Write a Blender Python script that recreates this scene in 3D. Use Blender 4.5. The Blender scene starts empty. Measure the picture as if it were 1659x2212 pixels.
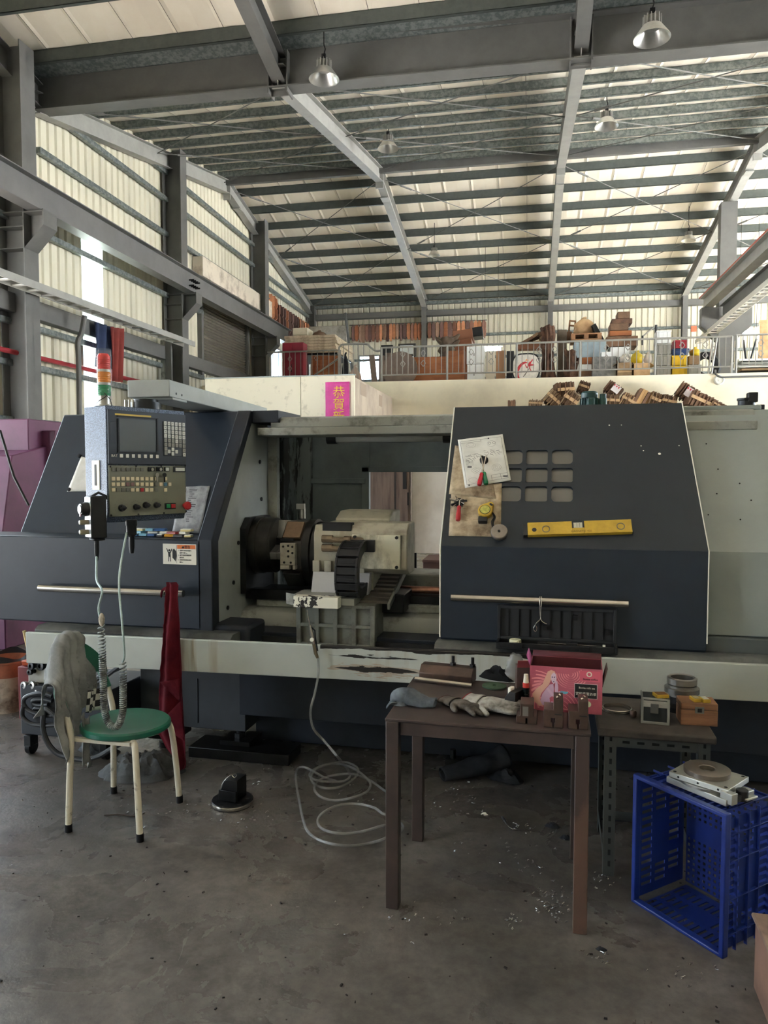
import bpy, math, random
from mathutils import Vector, Matrix, noise

# ------------------------------------------------------------------ camera, sky, exposure
SC = bpy.context.scene
COL = SC.collection
W_PX, H_PX, F_PX = 1659.0, 2212.0, 1600.0
YAW, PITCH, EYE = math.radians(13.0), math.radians(3.0), Vector((0, 0, 1.6))
cam_data = bpy.data.cameras.new('camera')
cam_data.sensor_fit = 'VERTICAL'
cam_data.sensor_height = 24.0
cam_data.lens = 24.0 * F_PX / H_PX
cam_data.clip_start = 0.05
cam_data.clip_end = 300
cam = bpy.data.objects.new('camera', cam_data)
COL.objects.link(cam)
cam.location = EYE
cam.rotation_euler = (math.radians(90) - PITCH, 0, YAW)
SC.camera = cam

world = bpy.data.worlds.new('overcast_sky')
SC.world = world
world.use_nodes = True
bg = world.node_tree.nodes['Background']
bg.inputs[0].default_value = (0.78, 0.90, 1.0, 1)
bg.inputs[1].default_value = 3.0

SC.view_settings.view_transform = 'Standard'
SC.view_settings.look = 'None'
SC.view_settings.gamma = 1.0
SC.view_settings.use_curve_mapping = False
SC.view_settings.exposure = 1.85
SC.cycles.max_bounces = 8
SC.cycles.diffuse_bounces = 5
SC.cycles.glossy_bounces = 4
SC.cycles.transparent_max_bounces = 12
SC.cycles.caustics_reflective = False
SC.cycles.caustics_refractive = False

BROT = math.radians(2.0)                 # the building stands 2 degrees off the machine's axes
FB = Matrix.Rotation(BROT, 4, 'Z')
FI = Matrix.Identity(4)

def portal(name, loc, rot, sx, sy):
    """daylight opening: a light portal in a real opening, gives no light of its own"""
    l = bpy.data.lights.new(name, 'AREA')
    l.shape = 'RECTANGLE'; l.size = sx; l.size_y = sy
    l.cycles.is_portal = True
    o = bpy.data.objects.new(name, l)
    COL.objects.link(o)
    o.matrix_world = FB @ Matrix.Translation(loc) @ Matrix.Rotation(rot[2], 4, 'Z') @ Matrix.Rotation(rot[0], 4, 'X')
    return o
R90 = math.pi / 2
portal('daylight_left_a', (-8.3, 6.35, 2.6), (R90, 0, -R90), 5.9, 5.2)
portal('daylight_left_b', (-8.3, -1.0, 2.1), (R90, 0, -R90), 3.0, 4.2)
portal('daylight_strip', (-8.3, 12.95, 4.2), (R90, 0, -R90), 0.8, 4.6)
portal('daylight_right', (14.1, 17.0, 3.4), (R90, 0, R90), 18.0, 6.6)  # opening added in the unseen right wall to light the far bays
sun_data = bpy.data.lights.new('sun', 'SUN')
sun_data.energy = 70.0
sun_data.angle = math.radians(4)
sun_data.color = (1.0, 0.98, 0.95)
sun = bpy.data.objects.new('sun', sun_data)
COL.objects.link(sun)
sun.rotation_euler = (math.radians(32), 0, 0)      # high, from behind the viewer: added to light the yard, which bounces up to the roof

# ------------------------------------------------------------------ helpers
_f = Vector((-math.sin(YAW) * math.cos(PITCH), math.cos(YAW) * math.cos(PITCH), -math.sin(PITCH)))
_r = Vector((math.cos(YAW), math.sin(YAW), 0))
_u = _r.cross(_f)

def at(px, py, X=None, Y=None, Z=None, b=False):
    """the point of a real plane that a photograph pixel looks at (b: in the building's axes)"""
    d = _f + _r * ((px - W_PX / 2) / F_PX) - _u * ((py - H_PX / 2) / F_PX)
    if b:
        d = Matrix.Rotation(-BROT, 3, 'Z') @ d
    t = X / d.x if X is not None else (Y / d.y if Y is not None else (Z - EYE.z) / d.z)
    return EYE + d * t

ROOT = {}                                # origin of every built object, in world space
FR = FI

def T(*a):
    return Matrix.Translation(Vector(a if len(a) > 1 else a[0]))
def RZ(d): return Matrix.Rotation(math.radians(d), 4, 'Z')
def RX(d): return Matrix.Rotation(math.radians(d), 4, 'X')
def RY(d): return Matrix.Rotation(math.radians(d), 4, 'Y')

def unique_key(o): return o.name

class MB:
    def __init__(s, M=None):
        s.v = []; s.f = []; s.mi = []; s.m = 0
        s.M = M or FI
    def add(s, vs, fs):
        n = len(s.v)
        M = s.M
        s.v += [M @ Vector(p) for p in vs]
        s.f += [tuple(i + n for i in q) for q in fs]
        s.mi += [s.m] * len(fs)
        return s
    def box(s, x0, x1, y0, y1, z0, z1):
        return s.hexa([(x0, y0, z0), (x1, y0, z0), (x1, y1, z0), (x0, y1, z0), (x0, y0, z1), (x1, y0, z1), (x1, y1, z1), (x0, y1, z1)])
    def boxc(s, c, d, M=None):
        x, y, z = c; a, b, h = d[0] / 2, d[1] / 2, d[2] / 2
        if M is None:
            return s.box(x - a, x + a, y - b, y + b, z - h, z + h)
        K = s.M; s.M = K @ T(x, y, z) @ M
        s.box(-a, a, -b, b, -h, h); s.M = K
        return s
    def hexa(s, p):
        return s.add(p, [(3, 2, 1, 0), (4, 5, 6, 7), (0, 1, 5, 4), (1, 2, 6, 5), (2, 3, 7, 6), (3, 0, 4, 7)])
    def prism(s, poly, ax, c0, c1):
        """a polygon extruded along an axis; poly holds the other two coordinates in order (yz, xz or xy)"""
        n = len(poly)
        def P(a, b, c):
            return (c, a, b) if ax == 'x' else ((a, c, b) if ax == 'y' else (a, b, c))
        vs = [P(a, b, c0) for a, b in poly] + [P(a, b, c1) for a, b in poly]
        fs = [tuple(range(n - 1, -1, -1)), tuple(range(n, 2 * n))]
        fs += [(i, (i + 1) % n, n + (i + 1) % n, n + i) for i in range(n)]
        return s.add(vs, fs)
    def cyl(s, p0, p1, r0, r1=None, n=14, caps=True):
        p0, p1 = Vector(p0), Vector(p1)
        r1 = r0 if r1 is None else r1
        d = (p1 - p0).normalized()
        a = d.orthogonal().normalized(); b = d.cross(a)
        vs = []
        for p, r in ((p0, r0), (p1, r1)):
            for i in range(n):
                t = 2 * math.pi * i / n
                vs.append(p + a * (r * math.cos(t)) + b * (r * math.sin(t)))
        fs = [(i, (i + 1) % n, n + (i + 1) % n, n + i) for i in range(n)]
        if caps:
            fs += [tuple(range(n - 1, -1, -1)), tuple(range(n, 2 * n))]
        return s.add(vs, fs)
    def tube(s, pts, r, n=8, caps=True):
        pts = [Vector(p) for p in pts]
        rs = r if isinstance(r, (list, tuple)) else [r] * len(pts)
        t0 = (pts[1] - pts[0]).normalized()
        a = t0.orthogonal().normalized()
        vs = []
        for k, p in enumerate(pts):
            if k == 0: t = pts[1] - pts[0]
            elif k == len(pts) - 1: t = pts[-1] - pts[-2]
            else: t = pts[k + 1] - pts[k - 1]
            t = t.normalized()
            a = (a - t * a.dot(t))
            a = a.normalized() if a.length > 1e-6 else t.orthogonal().normalized()
            b = t.cross(a)
            for i in range(n):
                w = 2 * math.pi * i / n
                vs.append(p + (a * math.cos(w) + b * math.sin(w)) * rs[k])
        m = len(pts)
        fs = [(k * n + i, k * n + (i + 1) % n, (k + 1) * n + (i + 1) % n, (k + 1) * n + i) for k in range(m - 1) for i in range(n)]
        if caps:
            fs += [tuple(range(n - 1, -1, -1)), tuple(range((m - 1) * n, m * n))]
        return s.add(vs, fs)
    def lathe(s, prof, o, ax=(0, 0, 1), n=28, closed=False):
        """(radius, height) profile turned about an axis"""
        d = Vector(ax).normalized(); o = Vector(o)
        a = d.orthogonal().normalized(); b = d.cross(a)
        vs = []
        for r, h in prof:
            for i in range(n):
                w = 2 * math.pi * i / n
                vs.append(o + d * h + (a * math.cos(w) + b * math.sin(w)) * max(r, 1e-5))
        m = len(prof)
        fs = [(k * n + i, k * n + (i + 1) % n, ((k + 1) % m) * n + (i + 1) % n, ((k + 1) % m) * n + i) for k in range(m if closed else m - 1) for i in range(n)]
        return s.add(vs, fs)
    def sph(s, c, r, nu=14, nv=9):
        r = r if isinstance(r, (list, tuple)) else (r, r, r)
        vs, fs = [], []
        for j in range(nv + 1):
            p = math.pi * j / nv
            for i in range(nu):
                t = 2 * math.pi * i / nu
                vs.append((c[0] + r[0] * math.sin(p) * math.cos(t), c[1] + r[1] * math.sin(p) * math.sin(t), c[2] - r[2] * math.cos(p)))
        for j in range(nv):
            for i in range(nu):
                fs.append((j * nu + i, j * nu + (i + 1) % nu, (j + 1) * nu + (i + 1) % nu, (j + 1) * nu + i))
        return s.add(vs, fs)
    def grid(s, fn, nu, nv):
        vs = [fn(i / nu, j / nv) for j in range(nv + 1) for i in range(nu + 1)]
        w = nu + 1
        return s.add(vs, [(j * w + i, j * w + i + 1, (j + 1) * w + i + 1, (j + 1) * w + i) for j in range(nv) for i in range(nu)])
    def build(s, name, mat, parent=None, bev=0, smooth=35, solid=0, sub=0, seg=2, fr=None, origin=None):
        F = FR if fr is None else fr
        vs = [F @ p for p in s.v]
        if parent is not None:
            o0 = ROOT[parent.name]
        elif origin is not None:
            o0 = F @ Vector(origin)
        else:
            xs = [p.x for p in vs]; ys = [p.y for p in vs]
            o0 = Vector(((min(xs) + max(xs)) / 2, (min(ys) + max(ys)) / 2, min(p.z for p in vs)))
        me = bpy.data.meshes.new(name)
        me.from_pydata([p - o0 for p in vs], [], s.f)
        for m in (mat if isinstance(mat, (list, tuple)) else [mat]):
            me.materials.append(m)
        if any(s.mi):
            me.polygons.foreach_set('material_index', s.mi)
        if smooth:
            me.polygons.foreach_set('use_smooth', [True] * len(me.polygons))
            me.set_sharp_from_angle(angle=math.radians(smooth))
        me.update()
        ob = bpy.data.objects.new(name, me)
        COL.objects.link(ob)
        if parent is not None:
            ob.parent = parent
        else:
            ob.location = o0
        ROOT[ob.name] = o0
        if solid:
            md = ob.modifiers.new('thick', 'SOLIDIFY'); md.thickness = solid; md.offset = 0
        if sub:
            md = ob.modifiers.new('round', 'SUBSURF'); md.levels = sub; md.render_levels = sub
        if bev:
            md = ob.modifiers.new('bevel', 'BEVEL'); md.width = bev; md.segments = seg; md.limit_method = 'ANGLE'
            md.angle_limit = math.radians(40); md.harden_normals = False
        return ob

def tag(o, label=None, cat=None, group=None, kind=None):
    if label: o['label'] = label
    if cat: o['category'] = cat
    if group: o['group'] = group
    if kind: o['kind'] = kind
    return o

def thing(name, label, cat, loc, group=None, kind=None):
    o = bpy.data.objects.new(name, None)
    o.empty_display_size = 0.1
    COL.objects.link(o)
    p = FR @ Vector(loc)
    o.location = p
    ROOT[o.name] = p
    return tag(o, label, cat, group, kind)

def copy_tree(o, parent=None):
    c = o.copy()
    COL.objects.link(c)
    if parent is not None:
        c.parent = parent
    for ch in list(o.children):
        copy_tree(ch, c)
    return c

# ------------------------------------------------------------------ materials
def srgb(r, g, b):
    return tuple(((c / 255) / 12.92 if c / 255 <= 0.04045 else ((c / 255 + 0.055) / 1.055) ** 2.4) for c in (r, g, b)) + (1,)

def nodes_of(name):
    m = bpy.data.materials.new(name)
    m.use_nodes = True
    nt = m.node_tree
    return m, nt, nt.nodes['Principled BSDF']

MATS = {}
def mat(name, rgb, rough=0.6, metal=0.0, var=0.0, rgb2=None, vscale=6.0, bump=0.0, bscale=60.0, detail=6.0, lo=0.4, hi=0.65, spec=0.5, stretch=None, rvar=0.0):
    """plain paint, metal, cloth ...: a colour, a second colour worked in by noise, fine relief"""
    if name in MATS: return MATS[name]
    m, nt, b = nodes_of(name)
    N, L = nt.nodes, nt.links
    b.inputs['Roughness'].default_value = rough
    b.inputs['Metallic'].default_value = metal
    b.inputs['Specular IOR Level'].default_value = spec
    col = srgb(*rgb)
    b.inputs['Base Color'].default_value = col
    tc = N.new('ShaderNodeTexCoord')
    src = tc.outputs['Object']
    if stretch:
        mp = N.new('ShaderNodeMapping'); mp.inputs['Scale'].default_value = stretch
        L.new(src, mp.inputs[0]); src = mp.outputs[0]
    if var or rgb2:
        n = N.new('ShaderNodeTexNoise'); n.inputs['Scale'].default_value = vscale; n.inputs['Detail'].default_value = detail
        n.inputs['Roughness'].default_value = 0.65
        L.new(src, n.inputs['Vector'])
        r = N.new('ShaderNodeMapRange'); r.inputs[1].default_value = lo; r.inputs[2].default_value = hi
        L.new(n.outputs['Fac'], r.inputs[0])
        mx = N.new('ShaderNodeMix'); mx.data_type = 'RGBA'
        mx.inputs['A'].default_value = col
        mx.inputs['B'].default_value = srgb(*rgb2) if rgb2 else tuple(c * (1 - var) for c in col[:3]) + (1,)
        L.new(r.outputs[0], mx.inputs['Factor'])
        L.new(mx.outputs['Result'], b.inputs['Base Color'])
        if rvar:
            rr = N.new('ShaderNodeMapRange'); rr.inputs[3].default_value = rough; rr.inputs[4].default_value = rough + rvar
            L.new(r.outputs[0], rr.inputs[0]); L.new(rr.outputs[0], b.inputs['Roughness'])
    if bump:
        n2 = N.new('ShaderNodeTexNoise'); n2.inputs['Scale'].default_value = bscale; n2.inputs['Detail'].default_value = 4
        L.new(src, n2.inputs['Vector'])
        bp = N.new('ShaderNodeBump'); bp.inputs['Strength'].default_value = bump; bp.inputs['Distance'].default_value = 0.004
        L.new(n2.outputs['Fac'], bp.inputs['Height']); L.new(bp.outputs[0], b.inputs['Normal'])
    MATS[name] = m
    return m

def emit(name, rgb, strength):
    if name in MATS: return MATS[name]
    m, nt, b = nodes_of(name)
    b.inputs['Base Color'].default_value = srgb(*rgb)
    b.inputs['Emission Color'].default_value = srgb(*rgb)
    b.inputs['Emission Strength'].default_value = strength
    MATS[name] = m
    return m

def glassy(name, rgb, alpha=0.35, rough=0.1, transl=False):
    if name in MATS: return MATS[name]
    m, nt, b = nodes_of(name)
    N, L = nt.nodes, nt.links
    tr = N.new('ShaderNodeBsdfTransparent'); tr.inputs[0].default_value = srgb(*rgb)
    mx = N.new('ShaderNodeMixShader'); mx.inputs[0].default_value = alpha
    b.inputs['Base Color'].default_value = srgb(*rgb); b.inputs['Roughness'].default_value = rough
    L.new(tr.outputs[0], mx.inputs[1]); L.new(b.outputs[0], mx.inputs[2])
    L.new(mx.outputs[0], N['Material Output'].inputs[0])
    MATS[name] = m
    return m

def floor_material():
    m, nt, b = nodes_of('oily_concrete')
    N, L = nt.nodes, nt.links
    tc = N.new('ShaderNodeTexCoord')
    def noi(s, d, dist=0.0):
        n = N.new('ShaderNodeTexNoise'); n.inputs['Scale'].default_value = s; n.inputs['Detail'].default_value = d
        n.inputs['Roughness'].default_value = 0.62; n.inputs['Distortion'].default_value = dist
        L.new(tc.outputs['Object'], n.inputs['Vector']); return n.outputs['Fac']
    def ramp(src, pts):
        r = N.new('ShaderNodeValToRGB')
        el = r.color_ramp.elements
        el[0].position, el[0].color = pts[0]; el[1].position, el[1].color = pts[-1]
        for p, c in pts[1:-1]:
            e = el.new(p); e.color = c
        L.new(src, r.inputs[0]); return r.outputs[0]
    def mix(f, a, bb, mode='MIX'):
        x = N.new('ShaderNodeMix'); x.data_type = 'RGBA'; x.blend_type = mode
        for k, v in (('Factor', f), ('A', a), ('B', bb)):
            if isinstance(v, (float, int)): x.inputs[k].default_value = v
            elif isinstance(v, tuple): x.inputs[k].default_value = v
            else: L.new(v, x.inputs[k])
        return x.outputs['Result']
    base = ramp(noi(0.9, 8, 0.4), [(0.3, srgb(82, 80, 78)), (0.48, srgb(104, 101, 98)), (0.62, srgb(120, 116, 112)), (0.75, srgb(134, 125, 115))])
    fine = ramp(noi(22, 8), [(0.35, (0.68, 0.68, 0.68, 1)), (0.65, (1.12, 1.1, 1.08, 1))])
    c1 = mix(1.0, base, fine, 'MULTIPLY')
    oil = ramp(noi(1.7, 6, 0.8), [(0.40, (0, 0, 0, 1)), (0.74, (1, 1, 1, 1))])
    c2 = mix(oil, c1, mix(1.0, c1, (0.66, 0.63, 0.61, 1), 'MULTIPLY'))
    v = N.new('ShaderNodeTexVoronoi'); v.inputs['Scale'].default_value = 34
    L.new(tc.outputs['Object'], v.inputs['Vector'])
    speck = ramp(v.outputs['Distance'], [(0.03, (1, 1, 1, 1)), (0.07, (0, 0, 0, 1))])
    gate = ramp(noi(3.1, 3), [(0.58, (0, 0, 0, 1)), (0.66, (1, 1, 1, 1))])
    c3 = mix(mix(1.0, speck, gate, 'MULTIPLY'), c2, (0.012, 0.011, 0.01, 1))
    L.new(c3, b.inputs['Base Color'])
    rg = ramp(noi(2.3, 7, 0.5), [(0.35, (0.2, 0.2, 0.2, 1)), (0.7, (0.46, 0.46, 0.46, 1))])
    L.new(rg, b.inputs['Roughness'])
    b.inputs['Specular IOR Level'].default_value = 0.35
    bp = N.new('ShaderNodeBump'); bp.inputs['Strength'].default_value = 0.25; bp.inputs['Distance'].default_value = 0.004
    L.new(noi(48, 8), bp.inputs['Height']); L.new(bp.outputs[0], b.inputs['Normal'])
    return m

STEEL_G = mat('grey_painted_steel', (100, 100, 98), 0.55, var=0.18, vscale=2.5, bump=0.05)
STEEL_L = mat('pale_grey_painted_steel', (150, 150, 146), 0.5, var=0.15, vscale=3)
GALV = mat('galvanised_steel', (128, 134, 132), 0.45, 0.35, rgb2=(96, 104, 104), vscale=14, detail=3, lo=0.42, hi=0.58)
PURLIN = mat('dark_purlin_steel', (84, 90, 88), 0.5, 0.2, var=0.2, vscale=9)
CREAM = mat('cream_sheet_metal', (212, 207, 188), 0.55, var=0.12, vscale=1.3, stretch=(1, 1, 0.15))
ROOFP = mat('cream_roof_panel', (242, 236, 222), 0.6, rgb2=(230, 218, 200), vscale=0.7, lo=0.35, hi=0.75)
PLASTER = mat('cream_plaster', (236, 226, 200), 0.8, rgb2=(214, 204, 180), vscale=1.1, lo=0.45, hi=0.75)
OFFWHITE = mat('stained_white_panel', (222, 214, 194), 0.7, rgb2=(176, 168, 150), vscale=5, lo=0.56, hi=0.74)

# ------------------------------------------------------------------ floor and building shell
FR = FB
fl = MB().box(-16, 16, -12, 30, -0.2, 0).build('floor', floor_material(), smooth=0)
tag(fl, kind='structure')

XL, XR, YF, YR, YG = -8.15, 14.0, 27.0, 19.1, 11.25
ZE, ZR = 7.8, 9.42
ZDECK = 3.8                               # mezzanine floor

def corrugated(mb, axis, fixed, a0, a1, zlo, zhi, pitch=0.22, depth=0.035, sgn=1):
    """trapezoid ribbed cladding; zhi may be a function of the running coordinate"""
    n = max(1, int(round((a1 - a0) / pitch)))
    p = (a1 - a0) / n
    pts = []
    for i in range(n):
        s0 = a0 + i * p
        pts += [(s0, 0), (s0 + p * 0.62, 0), (s0 + p * 0.72, depth), (s0 + p * 0.9, depth)]
    pts.append((a1, 0))
    zf = zhi if callable(zhi) else (lambda a: zhi)
    vs, fs = [], []
    for a, d in pts:
        c = fixed + sgn * d
        for z in (zlo, zf(a)):
            vs.append((c, a, z) if axis == 'y' else (a, c, z))
    for i in range(len(pts) - 1):
        fs.append((2 * i, 2 * i + 2, 2 * i + 3, 2 * i + 1))
    mb.add(vs, fs)
    return mb

def roof_z(y):
    """underside of the roof: a valley over the girder, a ridge beyond it"""
    k = (ZR - ZE) / (YF - YR)
    if y >= YG:
        return ZR - k * abs(y - YR)
    yv = YG
    zv = ZR - k * (YR - YG) + 0.17
    d = yv - y
    if d <= 7.85: return zv + k * d
    return zv + k * 7.85 - k * (d - 7.85)

# left wall: bays with a translucent strip, a roller shutter, open doorways further front
wl = thing('wall_left', None, None, (XL, 18, 0), kind='structure')
# cladding (ribs are part of each sheet)
for k, (a0, a1, zl, zh) in enumerate([
        (9.3, 12.6, 0, None), (13.3, 16.3, 0, None), (16.3, 17.6, 0, None), (17.6, 20.6, 6.15, None), (17.6, 20.6, 0, 4.3),
        (20.6, 22.8, 0, None), (22.8, 23.9, 0, 4.2), (22.8, 23.9, 5.7, None), (23.9, 24.6, 0, None), (24.6, YF, 0, None), (12.6, 13.3, 6.5, None), (12.6, 13.3, 0, 1.9),
        (-8, 3.4, 4.2, None), (3.4, 9.3, 5.2, None), (-8, -2.5, 0, 4.2), (0.5, 3.4, 0, 4.2)]):
    mb = MB()
    corrugated(mb, 'y', XL, a0, a1, zl, (lambda a: roof_z(a) + 0.3) if zh is None else zh, sgn=-1)
    mb.build('cladding_sheet', CREAM, wl, smooth=0, solid=0.004)
TRANSL = glassy('translucent_sheet', (236, 250, 246), 0.25, 0.4)
mb = MB(); corrugated(mb, 'y', XL, 12.6, 13.3, 1.9, 6.5, sgn=-1); mb.build('translucent_strip', TRANSL, wl, smooth=0)
mb = MB(); corrugated(mb, 'y', XL - 0.02, 12.1, 12.6, 5.0, 6.5, sgn=-1)
# girts on the wall
GX = XL + 0.03
for z, a0, a1 in ((8.35, 12.2, 27), (7.75, 11.3, 27), (6.98, 11.3, 27), (6.2, 11.3, 27), (5.62, 9.4, 17.6), (4.0, 9.4, 17.6),
                  (3.35, 9.4, 27), (2.45, 9.4, 27), (1.4, 9.4, 27), (7.4, 21.6, 27)):
    a1 = min(a1, 27)
    hi = a1
    if z > 7.9:
        a0 = YR - (ZR - z) / ((ZR - ZE) / (YF - YR)) + 0.3; hi = 2 * YR - a0
    MB().box(GX, GX + 0.1, a0, hi, z - 0.05, z + 0.05).build('girt', GALV, wl, bev=0.01)
for z, h in ((4.28, 0.30),):
    MB().box(XL + 0.02, XL + 0.2, 9.4, 27, z - h / 2, z + h / 2).build('wall_beam', STEEL_G, wl, bev=0.01)
MB().cyl((XL + 0.2, 9.4, 3.5), (XL + 0.2, 22, 3.5), 0.04).build('red_pipe', mat('red_pipe_paint', (150, 40, 48), 0.45), wl)
# roller shutter
mb = MB()
zz = 4.3
while zz < 6.15:
    mb.prism([(XL - 0.02, zz), (XL + 0.012, zz + 0.012), (XL + 0.012, zz + 0.055), (XL - 0.02, zz + 0.068)], 'y', 17.6, 20.6) if False else None
    mb.add([(XL, 17.6, zz), (XL + 0.05, 17.6, zz + 0.03), (XL, 17.6, zz + 0.075), (XL, 20.6, zz), (XL + 0.05, 20.6, zz + 0.03), (XL, 20.6, zz + 0.075)],
           [(0, 3, 4, 1), (1, 4, 5, 2)])
    zz += 0.075
SHUT = mb.build('roller_shutter', mat('shutter_steel', (140, 134, 126), 0.45, 0.3, var=0.2), wl, smooth=0)
MB().box(XL, XL + 0.12, 17.48, 17.6, 4.0, 6.3).build('shutter_rail', STEEL_G, wl)
MB().box(XL, XL + 0.12, 20.6, 20.72, 4.0, 6.3).build('shutter_rail', STEEL_G, wl)
MB().box(XL + 0.02, XL + 0.3, 17.2, 22.2, 6.42, 6.9).build('lintel_board', mat('stained_lintel', (206, 196, 180), 0.7, rgb2=(120, 104, 92), vscale=2.2, lo=0.5, hi=0.8), wl, bev=0.01)
# columns along the wall, H section, with a corbel for the crane rail
def h_column(parent, x0, x1, yc, w, z1, matl, name='column', corbel=None, axis='x'):
    mb = MB()
    mb.box(x0, x0 + 0.02, yc - w / 2, yc + w / 2, 0, z1)
    mb.box(x1 - 0.02, x1, yc - w / 2, yc + w / 2, 0, z1)
    mb.box(x0, x1, yc - 0.008, yc + 0.008, 0, z1)
    if corbel:
        zc, reach = corbel
        xa = x1
        mb.prism([(xa, zc - 0.55), (xa, zc), (xa + reach, zc), (xa + reach, zc - 0.22)], 'y', yc - 0.01, yc + 0.01)
        mb.box(xa, xa + reach, yc - w / 2, yc + w / 2, zc - 0.02, zc)
        mb.add([(xa, yc - w / 2, zc - 0.55), (xa + reach, yc - w / 2, zc - 0.22), (xa + reach, yc + w / 2, zc - 0.22), (xa, yc + w / 2, zc - 0.55)], [(0, 1, 2, 3)])
        mb.box(xa + reach - 0.02, xa + reach, yc - w / 2, yc + w / 2, zc - 0.22, zc + 0.02)
        for zz in (zc - 0.55, zc - 0.22, zc, zc + 0.35):
            mb.box(x0, x1, yc - w / 2, yc + w / 2, zz - 0.008, zz + 0.008)
    return mb.build(name, matl, parent, smooth=0)
for yc, w in ((10.5, 0.34), (15.8, 0.3), (21.2, 0.3)):
    h_column(wl, XL + 0.05, XL + 0.5, yc, w, roof_z(yc) + 0.05, STEEL_G, corbel=(5.62, 0.34))
h_column(wl, XL + 0.05, XL + 0.35, 26.8, 0.25, ZE, STEEL_G)
for yc in (5.8, 0.5, -5.0):
    h_column(wl, XL + 0.05, XL + 0.5, yc, 0.34, roof_z(yc), STEEL_G)

# unseen right wall, its opening added to light roof and mezzanine
wr = thing('wall_right', None, None, (XR, 0, 0), kind='structure')
for a0, a1, zl in ((-8, 8, 0), (8, YF, 6.7)):
    mb = MB(); corrugated(mb, 'y', XR, a0, a1, zl, lambda a: roof_z(a) + 0.3, pitch=0.4, sgn=1)
    mb.build('cladding_sheet', CREAM, wr, smooth=0, solid=0.004)
wn = thing('wall_front', None, None, (0, -8, 0), kind='structure')  # unseen front wall, closed to keep light off the foreground
for a0, a1, zl in ((XL, -7.0, 0), (-7.0, XR, 0)):
    mb = MB(); corrugated(mb, 'x', -8.0, a0, a1, zl, 9.3, pitch=0.4, sgn=-1)
    mb.build('cladding_sheet', CREAM, wn, smooth=0, solid=0.004)
yd = MB().add([(-90, -90, -0.21), (90, -90, -0.21), (90, 110, -0.21), (-90, 110, -0.21)], [(0, 1, 2, 3)]).build('ground', mat('pale_yard_concrete', (190, 191, 190), 0.8, var=0.15, vscale=0.6), smooth=0)  # unseen pale yard, added to bounce sunlight up under the roof
tag(yd, kind='structure')

# far wall
wf = thing('wall_back', None, None, (3, YF, 0), kind='structure')
for a0, a1, zl, zh in ((XL, -6.2, 0, ZE + 0.35), (-6.2, -5.15, 0, 4.0), (-6.2, -5.15, 5.95, ZE + 0.35), (-5.15, -4.6, 0, ZE + 0.35), (-4.6, -4.05, 0, 5.75), (-4.6, -4.05, 6.2, ZE + 0.35),
                       (-4.05, 2.0, 0, ZE + 0.35), (2.0, 8.0, 0, ZE + 0.35), (8.0, XR, 0, ZE + 0.35)):
    mb = MB(); corrugated(mb, 'x', YF, a0, a1, zl, zh, pitch=0.2, sgn=1)
    mb.build('cladding_sheet', CREAM, wf, smooth=0, solid=0.004)
PANE = glassy('window_pane', (240, 248, 255), 0.08, 0.05)
for k, (a0, a1, z0, z1) in enumerate(((-6.2, -5.15, 4.0, 5.95), (-4.6, -4.05, 5.75, 6.2))):
    w = thing('window_%d' % (k + 1), None, None, ((a0 + a1) / 2, YF, z0), kind='structure')
    mb = MB()
    for q in ((a0, a0 + 0.05, z0, z1), (a1 - 0.05, a1, z0, z1), (a0 + 0.05, a1 - 0.05, z1 - 0.05, z1), (a0 + 0.05, a1 - 0.05, z0, z0 + 0.05)):
        mb.box(q[0], q[1], YF - 0.03, YF + 0.05, q[2], q[3])
    mb.build('window_frame', mat('window_aluminium', (150, 152, 150), 0.4, 0.6), w)
    MB().box(a0 + 0.05, a1 - 0.05, YF + 0.008, YF + 0.014, z0 + 0.05, z1 - 0.05).build('pane', PANE, w, smooth=0)
for z in (6.55, 5.75, 5.0, 4.2):
    MB().box(XL, XR, YF - 0.11, YF - 0.01, z - 0.045, z + 0.045).build('girt', GALV, wf, bev=0.01)
MB().box(XL, XR, YF - 0.25, YF - 0.02, 7.25, 7.45).build('wall_beam', STEEL_G, wf, bev=0.01)
MB().box(XL, XR, YF - 0.2, YF - 0.02, ZE - 0.12, ZE - 0.02).build('eave_beam', GALV, wf, bev=0.01)
for x in (-3.72, 0.70, 5.12, 9.55):
    w = 0.17
    mb = MB()
    mb.box(x - w / 2, x + w / 2, YF - 0.4, YF - 0.385, 0, ZE); mb.box(x - w / 2, x + w / 2, YF - 0.14, YF - 0.125, 0, ZE); mb.box(x - 0.006, x + 0.006, YF - 0.4, YF - 0.13, 0, ZE)
    mb.build('column', STEEL_G, wf, smooth=0)

w = thing('window_3', None, None, (XL, 23.35, 4.2), kind='structure')
mb = MB()
for q in ((22.8, 22.85, 4.2, 5.7), (23.85, 23.9, 4.2, 5.7), (22.85, 23.85, 5.65, 5.7), (22.85, 23.85, 4.2, 4.25)):
    mb.box(XL - 0.05, XL + 0.03, q[0], q[1], q[2], q[3])
mb.build('window_frame', mat('window_aluminium', (150, 152, 150)), w)
MB().box(XL - 0.014, XL - 0.008, 22.85, 23.85, 4.25, 5.65).build('pane', PANE, w, smooth=0)

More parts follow.
